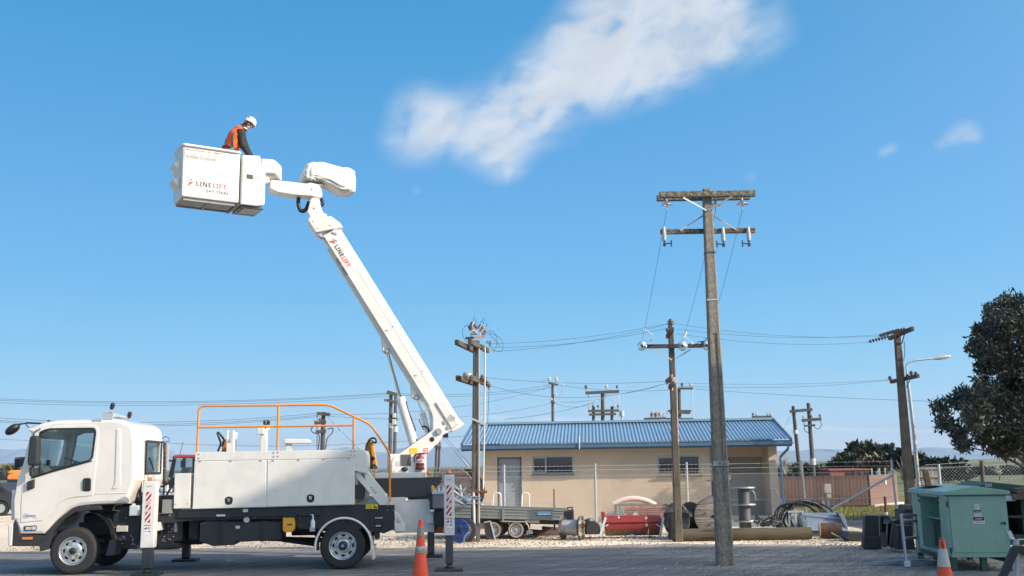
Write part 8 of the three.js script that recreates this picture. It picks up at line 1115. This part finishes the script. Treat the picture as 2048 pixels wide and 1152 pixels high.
// ---- the green electrical cabinet in front, and the one behind
const green = new THREE.MeshPhysicalMaterial({ color: col(.33, .475, .365), roughness: .55, clearcoat: .1, map: tex(512, (u, v) => { const n = fbm(u * 5, v * 5, 203, 5, 5), st = fbm(u * 30, v * 3, 207, 3, 30), sc = smooth(fbm(u * 18, v * 40, 211, 3, 18), .68, .74); return [.80 + .22 * (n - .4) + .1 * sc, .86 + .16 * (n - .4) - .06 * smooth(st, .55, .8) + .06 * sc, .86 + .14 * (n - .4) - .05 * smooth(st, .55, .8) + .08 * sc]; }, false), bumpMap: rough, bumpScale: .002 });
const darkGreen = std(col(.04, .085, .06), .55, { map: wear });
{
 const c0 = at(1903, 1100, -17.8), f = new Frame(c0.x - .02, -17.8, -6), o = thing('electrical_cabinet', 'large pale green steel cabinet with warning stickers and open side', 'cabinet', f.o, f.yaw); const p = (x, y, dz = 0) => f.p(...z4(x, y), dz), add = (n, g, m, l) => part(o, n, g, m, l);
 const W = 1.0, D = 2.1, yb = .23, yt = p(755, 588).y, sb = (s) => -s;
 const body = box(W, yt - yb, D, W / 2, (yt + yb) / 2, -D / 2), cav = box(.75, yt - yb - .14, 1.15, .345, (yt + yb) / 2 + .01, -1.0);
 const m = add('body', [minus(body, cav)], green, 'pale green steel casing'); add('inner_back', [box(.02, yt - yb - .3, .6, .62, (yt + yb) / 2 + .12, -.78), box(.03, .03, 1.0, .05, yb + .02, -1)], green); add('shelf', [box(.6, .02, 1.1, .40, (yt + yb) / 2 + .08, -1.0)], green); add('inner_dark_panel', [box(.02, .42, 1.1, .22, yb + .26, -1.0)], darkGreen);
 add('front_door', [box(W - .08, yt - yb - .10, .03, W / 2, (yt + yb) / 2 + .035, .016, .006)], green); add('plinth', [box(W - .02, .10, .02, W / 2, yb + .055, .012, .003)], green);
 const roofPts = [V(-.06, yt - .005, 0), V(-.04, yt + .055, 0), V(W / 2 - .03, yt + .145, 0), V(W + .05, yt + .055, 0), V(W + .06, yt - .005, 0)]; add('roof', [plate(roofPts, -D - .06, .07, .01)], green, 'low gabled lid'); add('roof_edge', [box(W + .06, .018, .012, W / 2, yt - .012, .05)], darkGreen);
 for (const [x, z] of [[.05, -.06], [.55, -.06], [W - .05, -.06], [.05, -D + .1], [W - .05, -D + .1], [.05, -1]]) add('leg', [box(.10, yb, .1, x, yb / 2, z, .006)], darkGreen); add('skid', [box(.1, .1, D, .05, .2, -D / 2), box(.1, .1, D, W - .05, .2, -D / 2)], darkGreen);
 for (const [x, y] of [[757, 655], [790, 975]]) { const q = p(x, y); add('hinge', [bar(V(.0, q.y - .05, .03), V(.0, q.y + .05, .03), .014)], M.black); } for (const y of [610, 645]) { const q = p(703, y, -.35); add('hinge', [bar(V(-.005, q.y - .03, -.42), V(-.005, q.y + .03, -.42), .014)], M.black); add('hinge', [bar(V(-.005, q.y - .03, -1.62), V(-.005, q.y + .03, -1.62), .014)], M.black); }
 const hk = p(1138, 783); add('door_catch', [box(.07, .02, .03, hk.x - .03, hk.y, .045, .004), box(.02, .04, .04, hk.x, hk.y, .045, .004)], M.black); const tg = p(1176, 872); add('white_tag', [beam(V(tg.x - .02, tg.y + .08, .05), V(tg.x + .025, tg.y - .07, .06), .07, .015, V(0, 0, 1))], std(col(.7, .68, .62), .6));
 const pr = (x0, y0, x1, y1, draw) => { const a = p(x0, y0, .034), b = p(x1, y1, .034), [q, mm] = printed(Math.abs(b.x - a.x), Math.abs(a.y - b.y), draw, 900); add('sticker', [box(Math.abs(b.x - a.x) + .006, Math.abs(a.y - b.y) + .006, .004, (a.x + b.x) / 2, (a.y + b.y) / 2, .0335)], M.paleInsulator); add('sticker_print', [q.translate((a.x + b.x) / 2, (a.y + b.y) / 2, .0372)], mm); };
 pr(930, 654, 968, 692, (g, w, h) => { g.fillStyle = '#c9cdca'; g.fillRect(0, 0, w, h); g.fillStyle = '#a9aeab'; for (let i = 0; i < 4; i++) g.fillRect(w * .15, h * (.25 + i * .15), w * .7, h * .04); }); pr(928, 694, 980, 738, (g, w, h) => { g.fillStyle = '#cfd1cf'; g.fillRect(0, 0, w, h); g.fillStyle = '#2a1c24'; g.fillRect(0, 0, w, h * .4); text(g, 'WARNING', w / 2, h * .21, w * .17, '#d8d4d4', 'bold', 'center'); g.fillStyle = '#9a9ea0'; for (let i = 0; i < 3; i++) g.fillRect(w * .1, h * (.52 + i * .14), w * .8, h * .05); });
 pr(921, 741, 1005, 790, (g, w, h) => { g.fillStyle = '#d4d6d4'; g.fillRect(0, 0, w, h); g.fillStyle = '#1d1218'; g.fillRect(w * .03, h * .04, w * .94, h * .50); g.fillStyle = '#7a2632'; g.beginPath(); g.ellipse(w / 2, h * .29, w * .38, h * .17, 0, 0, 7); g.fill(); text(g, 'DANGER', w / 2, h * .30, h * .24, '#eee6e4', 'bold', 'center'); text(g, 'HIGH VOLTS', w / 2, h * .77, h * .22, '#3a3f46', 'bold', 'center', w * .8); });
 // things lying on its lid
 const stump = f.world(f.p(...z4(608, 500), -1.7)), sb0 = f.world(f.p(...z4(615, 548), -1.7)); const tf = thing('timber_offcut', 'short tan timber offcut standing on the green cabinet', 'timber block', V(sb0.x, yt + .05, sb0.z)); part(tf, 'block', [beam(V(.01, 0, 0), V(-.04, stump.y + .17 - yt, 0), .095, .09, V(0, 0, 1), .01)], std(col(.46, .27, .13), .85, { map: grain, bumpMap: grain, bumpScale: .01 })); part(tf, 'end_grain', [box(.088, .012, .083, -.042, stump.y + .17 - yt, 0)], std(col(.5, .34, .2), .9, { map: speck }));
 put('brown_mat', 'ragged brown mat draped over the cabinet lid', 'mat', [patch((u, v) => { const q = V(lerp(.05, .75, u), yt + .11 + .02 * fbm(u * 6, v * 6, 9, 3), lerp(-2.0, -1.15, v) + .05 * fbm(u * 9, 2, 4, 3)); return f.world(q); }, 20, 16)], std(col(.15, .10, .075), .95, { side: THREE.DoubleSide, map: speck }));
 // the second cabinet behind
 const f2 = new Frame(at(1947, 1000, -20.6).x, -20.6, -8), o2 = thing('electrical_cabinet', 'dark green cabinet with gabled lid behind the pale green one', 'cabinet', f2.o, f2.yaw), p2 = (x, y, dz = 0) => f2.p(...z4(x, y), dz), y2 = p2(1140, 575).y; part(o2, 'body', [minus(box(2.0, y2 - .2, 1.4, .86, (y2 + .2) / 2, -.7), box(.55, y2 - .5, 1, .62, (y2 + .3) / 2, -.3))], darkGreen); part(o2, 'roof', [plate([V(-.2, y2 - .02, 0), V(-.2, y2 + .03, 0), p2(1030, 498).setZ(0), V(2.0, y2 + .02, 0), V(2.0, y2 - .02, 0)], -1.5, .06, .01)], darkGreen); part(o2, 'door', [box(.9, y2 - .4, .03, 1.42, (y2 + .2) / 2, .02, .006)], std(col(.05, .11, .078), .5, { map: wear }), 'dark green door'); for (const x of [-.05, 1.7]) part(o2, 'leg', [box(.1, .22, .1, x, .11, -.1)], darkGreen);
 const [nq, nm] = printed(.13, .06, (g, w, h) => { g.fillStyle = '#b9c2c0'; g.fillRect(0, 0, w, h); g.fillStyle = '#5a6a66'; for (let i = 0; i < 4; i++) g.fillRect(w * (.08 + i * .23), h * .2, w * .16, h * .6); }, 600); const np = p2(1030, 522, .065); part(o2, 'number_sticker', [nq.translate(np.x, np.y, .066)], nm); part(o2, 'timber_stud', [box(.16, y2 - .35, .08, .50, (y2 + .2) / 2, -.02, .006), box(.55, .05, .05, .62, .75, -.03)], std(col(.17, .125, .10), .9, { map: grain }));
 const pl = (lab, a, b, y, s) => put('timber_beam', lab, 'timber beam', [beam(f2.world(p2(...a, .2)), f2.world(p2(...b, .1)), .22, s, V(0, 1, 0), .008)], std(col(.23, .15, .105), .9, { map: grain, bumpMap: grain, bumpScale: .008 })); pl('lower brown beam resting on the dark green cabinet', [1180, 604], [1400, 586], 0, .11); pl('upper brown beam resting on the dark green cabinet', [1205, 562], [1400, 545], 0, .10);
 put('white_tarp', 'small pale blue sheet lying under the brown beams', 'sheet', [boxAB(f2.world(p2(1128, 596, .3)), f2.world(p2(1190, 630, .1)), .01)], std(col(.45, .52, .58), .5));
}
// ---- traffic cones
function cone(label, px, z, h, bands) {
 const b = V(at(px, 1100, z).x, 0, z), o = thing('traffic_cone', label, 'traffic cone', b), r = (y) => lerp(.145, .032, y / h), red = std(col(.95, .10, .035), .5, { map: wear }), y0 = .035;
 part(o, 'base', [new RoundedBoxGeometry(.40, .04, .40, 2, .015).translate(0, .02, 0), lathe([[.19, .04], [.16, .05], [.145, .07], [0, .07]], 26)], red); part(o, 'shell', [lathe([[r(y0), y0], [r(h), h - .012], [r(h) - .006, h], [0, h]], 30)], red); bands.forEach(([a, c]) => part(o, 'reflective_sleeve', [lathe([[r(a) + .003, a], [r(c) + .003, c], [r(c), c + .001]], 30)], std(col(.52, .49, .44), .6, { map: tex(256, (u, v) => { const n = fbm(u * 6, v * 6, 303 + px, 5, 6); return .55 + .45 * smooth(n, .36, .5); }, false) }), 'grubby white band')); return o;
}
{ const h = .92, z = -16.7, yy = (py) => at(840, py, z).y; const top = yy(1039); cone('orange cone with two white bands right of the truck wheel', 841, z, top, [[yy(1072), yy(1053)], [yy(1105), yy(1092)]]); }
{ const z = -14.6, yy = (py) => at(1888, py, z).y; const c = cone('orange cone with one scuffed white band before the green cabinet', 1885, z, yy(1075), [[yy(1132.5), yy(1097)]]); part(c, 'scuffs', [lathe([[.037, yy(1077)], [.034, yy(1075.5)]], 20), ...[[.4, 1084], [.2, 1089], [.5, 1094]].map(([a, y], i) => new THREE.SphereGeometry(1, 8, 6).scale(.010, .022, .004).translate(-.012 + .004 * i, yy(y), lerp(.145, .032, yy(y) / yy(1075)) + .001))], M.black); }
{ // black steel bracket with a pipe, close at the lower right corner
 const z = -11.4, zz = zoomed(1780, 1000, 7.578), t = yardThing('steel_barrow', 'black steel frame with grey tube at the lower right corner', 'steel frame', 2040, z), l = (x, y, dz = 0) => t.p(zz, x, y, dz);
 t.add('arm', [plate(fillet([[1600, 1330], [1690, 1100], [1850, 720], [1900, 690, .05], [2040, 690], [2300, 900], [2300, 1010], [2060, 800], [1960, 790], [1790, 1150], [1720, 1330]].map(([x, y]) => l(x, y)), .03), -.05, .0, .008)], M.black); t.add('tube', [bar(l(1912, 600, -.1), l(1925, 1420, -.1), .032, .032, 18)], M.galv); t.add('tube_cap', [new THREE.SphereGeometry(.033, 16, 10).scale(1, .5, 1).translate(l(1912, 600).x, l(1912, 600).y, -.1)], M.galv); t.add('tube', [bar(l(1950, 760, -.05), l(2300, 780, -.05), .025, .025, 14)], M.black); t.add('thin_rail', [bar(l(1940, 598, -.12), l(2300, 605, -.12), .008)], M.galv);
 const gx = l(1912, 900).x; t.add('foot', [box(.5, .05, .08, gx, .03, -.1, .01), beam(V(l(1660, 1330).x, l(1660, 1330).y, -.02), V(l(1660, 1330).x - .25, .05, -.02), .04, .05, V(0, 0, 1))], M.black);
}
// ---------------------------------------------------------------- vehicles and machines behind the truck
{ // dark estate car at the left edge
 const z = -46, zA2 = zA, f = new Frame(at(-30, 1000, z).x, z, 0), o = thing('parked_car', 'dark grey car cut off at the left edge behind the cab', 'car', f.o, 0), L = 4.3, x1 = f.p(30, 1000).x + .15, x0 = x1 - L, P2 = (u, y) => V(x0 + u * L, y, 0), W = -1.75, dark = new THREE.MeshPhysicalMaterial({ color: col(.03, .03, .031), roughness: .5, clearcoat: .2, clearcoatRoughness: .3 });
 const prof = [P2(0, .45), P2(.01, .75), P2(.06, .88), P2(.24, .98), P2(.36, 1.38), P2(.5, 1.47), P2(.8, 1.45), P2(.93, 1.05), P2(.995, .95), P2(1, .5), P2(.97, .28), P2(.03, .28)]; part(o, 'body', [minus(plate(fillet(prof, .1), W, 0, .09, [], 3), ...[.19, .82].map((u) => bar(V(x0 + u * L, .33, -.3), V(x0 + u * L, .33, .3), .36, .36, 24)))], dark); part(o, 'side_window', [plate(fillet([P2(.31, 1.0), P2(.385, 1.34), P2(.56, 1.38), P2(.56, 1.0)], .04), -.02, .004, .002)], M.darkGlass); part(o, 'side_window', [plate(fillet([P2(.585, 1.0), P2(.585, 1.38), P2(.78, 1.36), P2(.86, 1.04)], .04), -.02, .004, .002)], M.darkGlass); part(o, 'tail_lamp', [box(.06, .2, .16, x1 - .06, .9, -.1, .02)], std(col(.4, .02, .02), .3)); part(o, 'door_handle', [box(.16, .025, .03, x0 + .7 * L, .93, .006, .008)], M.chrome); part(o, 'sill', [box(2.2, .08, .04, x0 + .5 * L, .33, -.0, .01)], M.blackPlastic);
 for (const u of [.19, .82]) { const w = part(o, 'wheel', [bar(V(x0 + u * L, .32, -.22), V(x0 + u * L, .32, -.01), .32, .32, 28)], M.rubber); part(w, 'rim', [bar(V(x0 + u * L, .32, -.02), V(x0 + u * L, .32, .0), .2, .19, 20)], M.rim); const w2 = part(o, 'wheel', [bar(V(x0 + u * L, .32, W + .02), V(x0 + u * L, .32, W + .22), .32, .32, 28)], M.rubber); }
}
{ // orange machines behind the car
 const z = -58, f = new Frame(at(30, 1000, z).x, z, 0), l = (x, y, dz = 0) => f.p(...zA(x, y), dz); const o = thing('orange_machine', 'orange tracked machine behind the dark car', 'digger', f.o, 0), om = std(col(.75, .25, .05), .5), oy = std(col(.72, .33, .06), .5);
 part(o, 'body', [plate(fillet([l(40, 555), l(46, 525), l(70, 518), l(150, 524), l(150, 558)], .1), -1.6, 0, .05)], om); part(o, 'boom', [plate(fillet([l(12, 518), l(30, 498), l(90, 496), l(150, 505), l(150, 525), l(60, 520)], .1), -.9, -.5, .04)], oy); part(o, 'track', [plate(fillet([l(44, 556), l(150, 556), l(150, 600), l(44, 600)], .25), -1.8, .1, .05)], M.black); part(o, 'cabin', [plate([l(-60, 560), l(-55, 500), l(14, 506), l(40, 560)], -1.4, -.1, .06)], M.black); part(o, 'base', [box(3.6, .6, 1.6, .2, .3, -.9, .1)], M.black);
}
{ // red tractor seen between cab and lockers
 const z = -29.5, zF = zoomed(280, 860, 6.775), f = new Frame(at(365, 1000, z).x, z, 0), l = (x, y, dz = 0) => f.p(...zF(x, y), dz), o = thing('red_tractor', 'red tractor with glazed cab behind the narrow white locker', 'tractor', f.o, 0), red = std(col(.42, .05, .04), .4, { map: wear }), ad = (n, g, m) => part(o, n, g, m);
 ad('roof', [plate(fillet([l(428, 380), l(440, 350), l(500, 335), l(760, 332), l(900, 340), l(905, 385)], .05), -1.5, 0, .04)], red); const bx = (a, b) => beam(l(...a), l(...b), .09, .07, V(0, 0, 1)); ad('cab_pillar', [bx([470, 385, 0], [410, 640, 0])], M.black); ad('cab_pillar', [bx([735, 385, 0], [735, 640, 0])], M.black); ad('cab_pillar', [bx([870, 385, 0], [880, 640, 0])], M.black); ad('cab_pillar', [bx([600, 385, -1.4], [590, 640, -1.4])], M.black); ad('cab_pillar', [bx([470, 385, -1.4], [420, 640, -1.4])], M.black); ad('cab_base', [plate([l(410, 640), l(900, 640), l(920, 900), l(400, 900)], -1.5, 0, .03)], M.black); ad('glazing', [plate([l(480, 392), l(730, 392), l(730, 630), l(420, 630)], -.03, -.025)], M.glass); ad('mirror', [box(.14, .22, .05, l(538, 460).x, l(538, 460).y, -.3, .02), bar(l(385, 414), l(470, 420), .025), box(.1, .2, .06, l(500, 560).x, l(500, 560).y, -.6, .03)], M.black); ad('dash', [box(.6, .4, .8, l(640, 600).x, l(640, 600).y, -.7, .08)], M.interior); ad('aerial', [bar(l(585, 160), l(540, 330), .008)], M.wire);
 ad('bonnet', [plate(fillet([l(318, 730), l(330, 690), l(400, 650), l(480, 630), l(480, 740)], .08), -1.1, -.2, .06)], red); ad('grille', [plate([l(312, 730), l(480, 735), l(480, 830), l(320, 820)], -1.0, -.25, .02)], M.black); for (const [x, r, dz] of [[360, .5, .05], [800, .8, .1], [360, .5, -1.5], [800, .8, -1.6]]) { const c = l(x, 900); const w = ad('wheel', [bar(V(c.x, r, dz - .35), V(c.x, r, dz), r, r, 30)], M.rubber); part(w, 'rim', [bar(V(c.x, r, dz), V(c.x, r, dz + .01), r * .55, r * .5, 24)], red); }
}
{ // white utility seen low behind the cab
 const z = -25.2, zF = zoomed(280, 860, 6.775), f = new Frame(at(330, 1000, z).x, z, 0), l = (x, y, dz = 0) => f.p(...zF(x, y), dz), o = thing('white_utility', 'white utility front with black bull bar between cab and lockers', 'utility vehicle', f.o, 0), ad = (n, g, m) => part(o, n, g, m), wh = new THREE.MeshPhysicalMaterial({ color: col(.7, .74, .78), roughness: .3, clearcoat: 1 });
 ad('body', [plate(fillet([l(120, 850), l(190, 846), l(330, 850), l(470, 862), l(480, 910), l(480, 1040), l(120, 1040)], .05), -1.7, 0, .06)], wh); ad('headlamp', [plate(fillet([l(398, 870), l(465, 845), l(470, 888), l(410, 890)], .02), -.02, .03, .01)], M.lampGlass); ad('bull_bar', [pipe([l(350, 900, .1), l(385, 840, .1), l(440, 745, .1), l(470, 720, .1)], .03, 8, .05), pipe([l(320, 900, .1), l(330, 660, .1)], .025, 8), pipe([l(300, 760, .1), l(470, 700, .1)], .02, 8)], M.black); ad('winch', [plate([l(250, 790), l(350, 790), l(350, 840), l(245, 840)], -.5, -.1, .03), box(.3, .12, .1, l(245, 770).x, l(245, 770).y, -.3, .02)], std(col(.5, .49, .45), .6)); ad('engine_hoses', [pipe([l(200, 800, .1), l(250, 740, .1), l(300, 780, .1), l(360, 700, .1)], .02, 6, .05), box(.5, .3, .4, l(230, 810).x, l(230, 815).y, -.7, .05)], M.hose); for (const x of [220, 420]) ad('wheel', [bar(V(l(x, 900).x, .36, -.25), V(l(x, 900).x, .36, .02), .36, .36, 26)], M.rubber);
}
{ // folded yellow crane arm behind the truck
 const z = -24.2, f = new Frame(at(742, 1000, z).x, z, 0), l = (x, y, dz = 0) => f.p(...zE(x, y), dz), o = thing('folding_crane', 'folded orange yellow crane arm with hose loop behind the steps', 'crane', f.o, 0), oy = std(col(.72, .29, .025), .45, { map: wear }), ad = (n, g, m, la) => part(o, n, g, m, la), g = (pts, a, b) => plate(fillet(pts.map(([x, y]) => l(x, y)), .02), a, b, .012);
 ad('main_arm', [g([[168, 290], [185, 222], [215, 212], [236, 300], [205, 520], [198, 640], [186, 640], [186, 520]], -.16, 0)], oy); ad('outer_arm', [g([[212, 214], [240, 210], [258, 330], [286, 480], [276, 520], [284, 640], [262, 640], [255, 500], [244, 470]], -.08, .08)], oy); ad('link', [g([[200, 400], [235, 396], [240, 430], [210, 520], [198, 520]], -.18, .02)], std(col(.5, .18, .02), .5)); ad('pivot', [[246, 403], [256, 482], [214, 405]].map(([x, y]) => new THREE.CylinderGeometry(.05, .05, .22, 14).rotateX(Math.PI / 2).translate(l(x, y).x, l(x, y).y, 0)), M.black); ad('hose', [pipe([l(166, 330, .1), l(168, 270, .1), l(200, 210, .1), l(225, 190, .1), l(262, 190, .1), l(278, 215, .1), l(265, 246, .1), l(240, 225, .1)], .022, 8, .06), pipe([l(200, 215, .05), l(236, 182, .05), l(272, 195, .05), l(276, 232, .05)], .018, 8, .05)], M.hose); const cx = at(690, 1000, z).x - f.o.x; ad('column', [box(.16, 1.1, .16, cx, .55, -.1, .02), beam(V(cx, 1.08, -.1), V(l(240, 640).x + .15, 1.08, -.1), .16, .14), box(.34, .1, .34, l(240, 600).x, 1.15, -.05, .02)], M.chassis);
}
{ // cable drums stored behind the trailer
 const pk = [std(col(.60, .42, .33), .9, { map: grain }), std(col(.52, .36, .28), .9, { map: grain })]; reel('pinkish wooden reel behind the mesh, nearer to the truck', 902, -32.2, 62, .62, .5, .3, { mats: pk, planks: 7, y: 1.18 }); reel('pinkish wooden reel behind the mesh, next to the double pole', 926, -31.9, 55, .66, .5, .3, { mats: pk, planks: 7, y: 1.16 });
 put('timber_stack', 'dark stack of timber carrying the pinkish reels', 'timber stack', [box(2.6, .54, 1.0, at(914, 1000, -32.2).x, .27, -32.2, .02), box(2.4, .06, .9, at(914, 1000, -32.2).x, .58, -32.2, .01)], M.darkWood); put('blue_wrap', 'grey blue wrapped bundle beside the pinkish reels', 'bundle', [box(.3, .9, .4, at(940, 1000, -32).x, .95, -32, .08)], std(col(.22, .27, .33), .6));
}
// ---- small loose things on the truck
{ const p = T.world(tp(zE, 930, 742, 0)), o = thing('spray_bottle', 'small clear bottle standing on the rear control box', 'bottle', V(p.x, tp(zE, 930, 752, 0).y, p.z)); part(o, 'bottle_body', [lathe([[0, 0], [.022, 0], [.022, .06], [.01, .08], [0, .08]], 14)], std(col(.6, .66, .7), .3)); part(o, 'cap', [lathe([[0, .115], [.011, .115], [.012, .08], [0, .08]], 10)], std(col(.7, .72, .75), .4)); const o2 = copy(o, V(p.x + .08, o.position.y, p.z - .05), 'small bottle close to the leg, right of the other on the control box'); }
{ const a = tp(zB, 1008, 868, .03), w = T.world(V(a.x, a.y, .045)), o = thing('sanitiser_bottle', 'white pump bottle clipped on the black skirt before the rear wheel', 'bottle', w, T.yaw), s = 1; part(o, 'bottle_body', [lathe([[0, 0], [.042, 0], [.044, .02], [.044, .16], [.02, .20], [.014, .21], [0, .21]], 20)], std(col(.62, .68, .72), .35)); part(o, 'pump', [lathe([[0, .29], [.01, .29], [.012, .25], [.018, .24], [.018, .21], [0, .21]], 12), box(.05, .012, .014, -.02, .286, 0, .003)], std(col(.75, .75, .75), .4)); part(o, 'holder', [box(.1, .02, .1, 0, -.012, 0, .004), box(.1, .05, .006, 0, .03, .048, .002)], M.galv); }
{ const c = K.world(kp(...zE(733, 450), .30)), yb = kp(...zE(733, 520), .30).y, yt = kp(...zE(733, 350), .30).y, h = yt - yb, o = thing('fire_extinguisher', 'red fire extinguisher strapped to the white turret', 'fire extinguisher', V(c.x, yb, c.z), K.yaw), r = .082; part(o, 'cylinder', [lathe([[0, 0], [r - .01, 0], [r, .02], [r, h * .72], [r * .75, h * .84], [.028, h * .9], [0, h * .9]], 24)], std(col(.26, .03, .035), .3)); part(o, 'label_band', [lathe([[r + .002, h * .42], [r + .002, h * .66]], 24)], std(col(.62, .58, .58), .5)); part(o, 'label_mark', [box(.08, .02, .002, -.01, h * .5, r + .004), box(.05, .015, .002, .02, h * .58, r + .004)], M.redPaint); part(o, 'valve', [bar(V(0, h * .88, 0), V(0, h, 0), .022), box(.12, .018, .03, .03, h * 1.0, 0, .004), box(.10, .014, .026, .03, h * .95, 0, .004)], M.black); part(o, 'hose', [pipe([V(-.02, h * .95, .02), V(-.09, h * .97, .03), V(-.125, h * .8, .03), V(-.12, h * .45, .04)], .014, 8, .05)], M.hose); part(o, 'strap', [lathe([[r + .006, h * .30], [r + .006, h * .36]], 24), box(.26, .03, .02, 0, h * .33, -.075), box(.03, h, .02, -.0, h * .5, -.09), lathe([[0, .0], [r + .012, 0], [r + .012, .03], [0, .03]], 20)], M.black); }
{ // unseen tall building added right of the picture, outline shaped to shade the foreground
 const pts = [[7.8, -6], [30, -6], [30, 13.2], [28.4, 13.6], [22.3, 13.2], [18.2, 11.7], [12.3, 11], [11.4, 10.4], [11, 10], [10.2, 9.9], [9, 9.28], [7.8, 8.4]].map(([x, y]) => V(x + 10.76, y + 6, 0)), o = thing('shade_building', 'unseen tall grey building added right of the yard to cast shade, outside the picture', 'building', V(30, 0, -8.2));
 part(o, 'wall', [plate(pts, 0, 12, .02).translate(-30, 0, 0)], std(col(.42, .43, .43), .7, { map: wear }));
 for (let x = 19; x < 40; x += 1.2) part(o, 'cladding_rib', [box(.06, x < 23 ? 14 : 16.5, .05, x - 30, x < 23 ? 7 : 8.25, -.02)], M.galv);
 part(o, 'roller_door', [box(4.5, 4.8, .06, -4, 2.4, -.03), ...[...Array(12).keys()].map((i) => box(4.4, .06, .05, -4, .3 + i * .38, -.06))], M.greyPanel);
}
renderer.render(scene, camera);
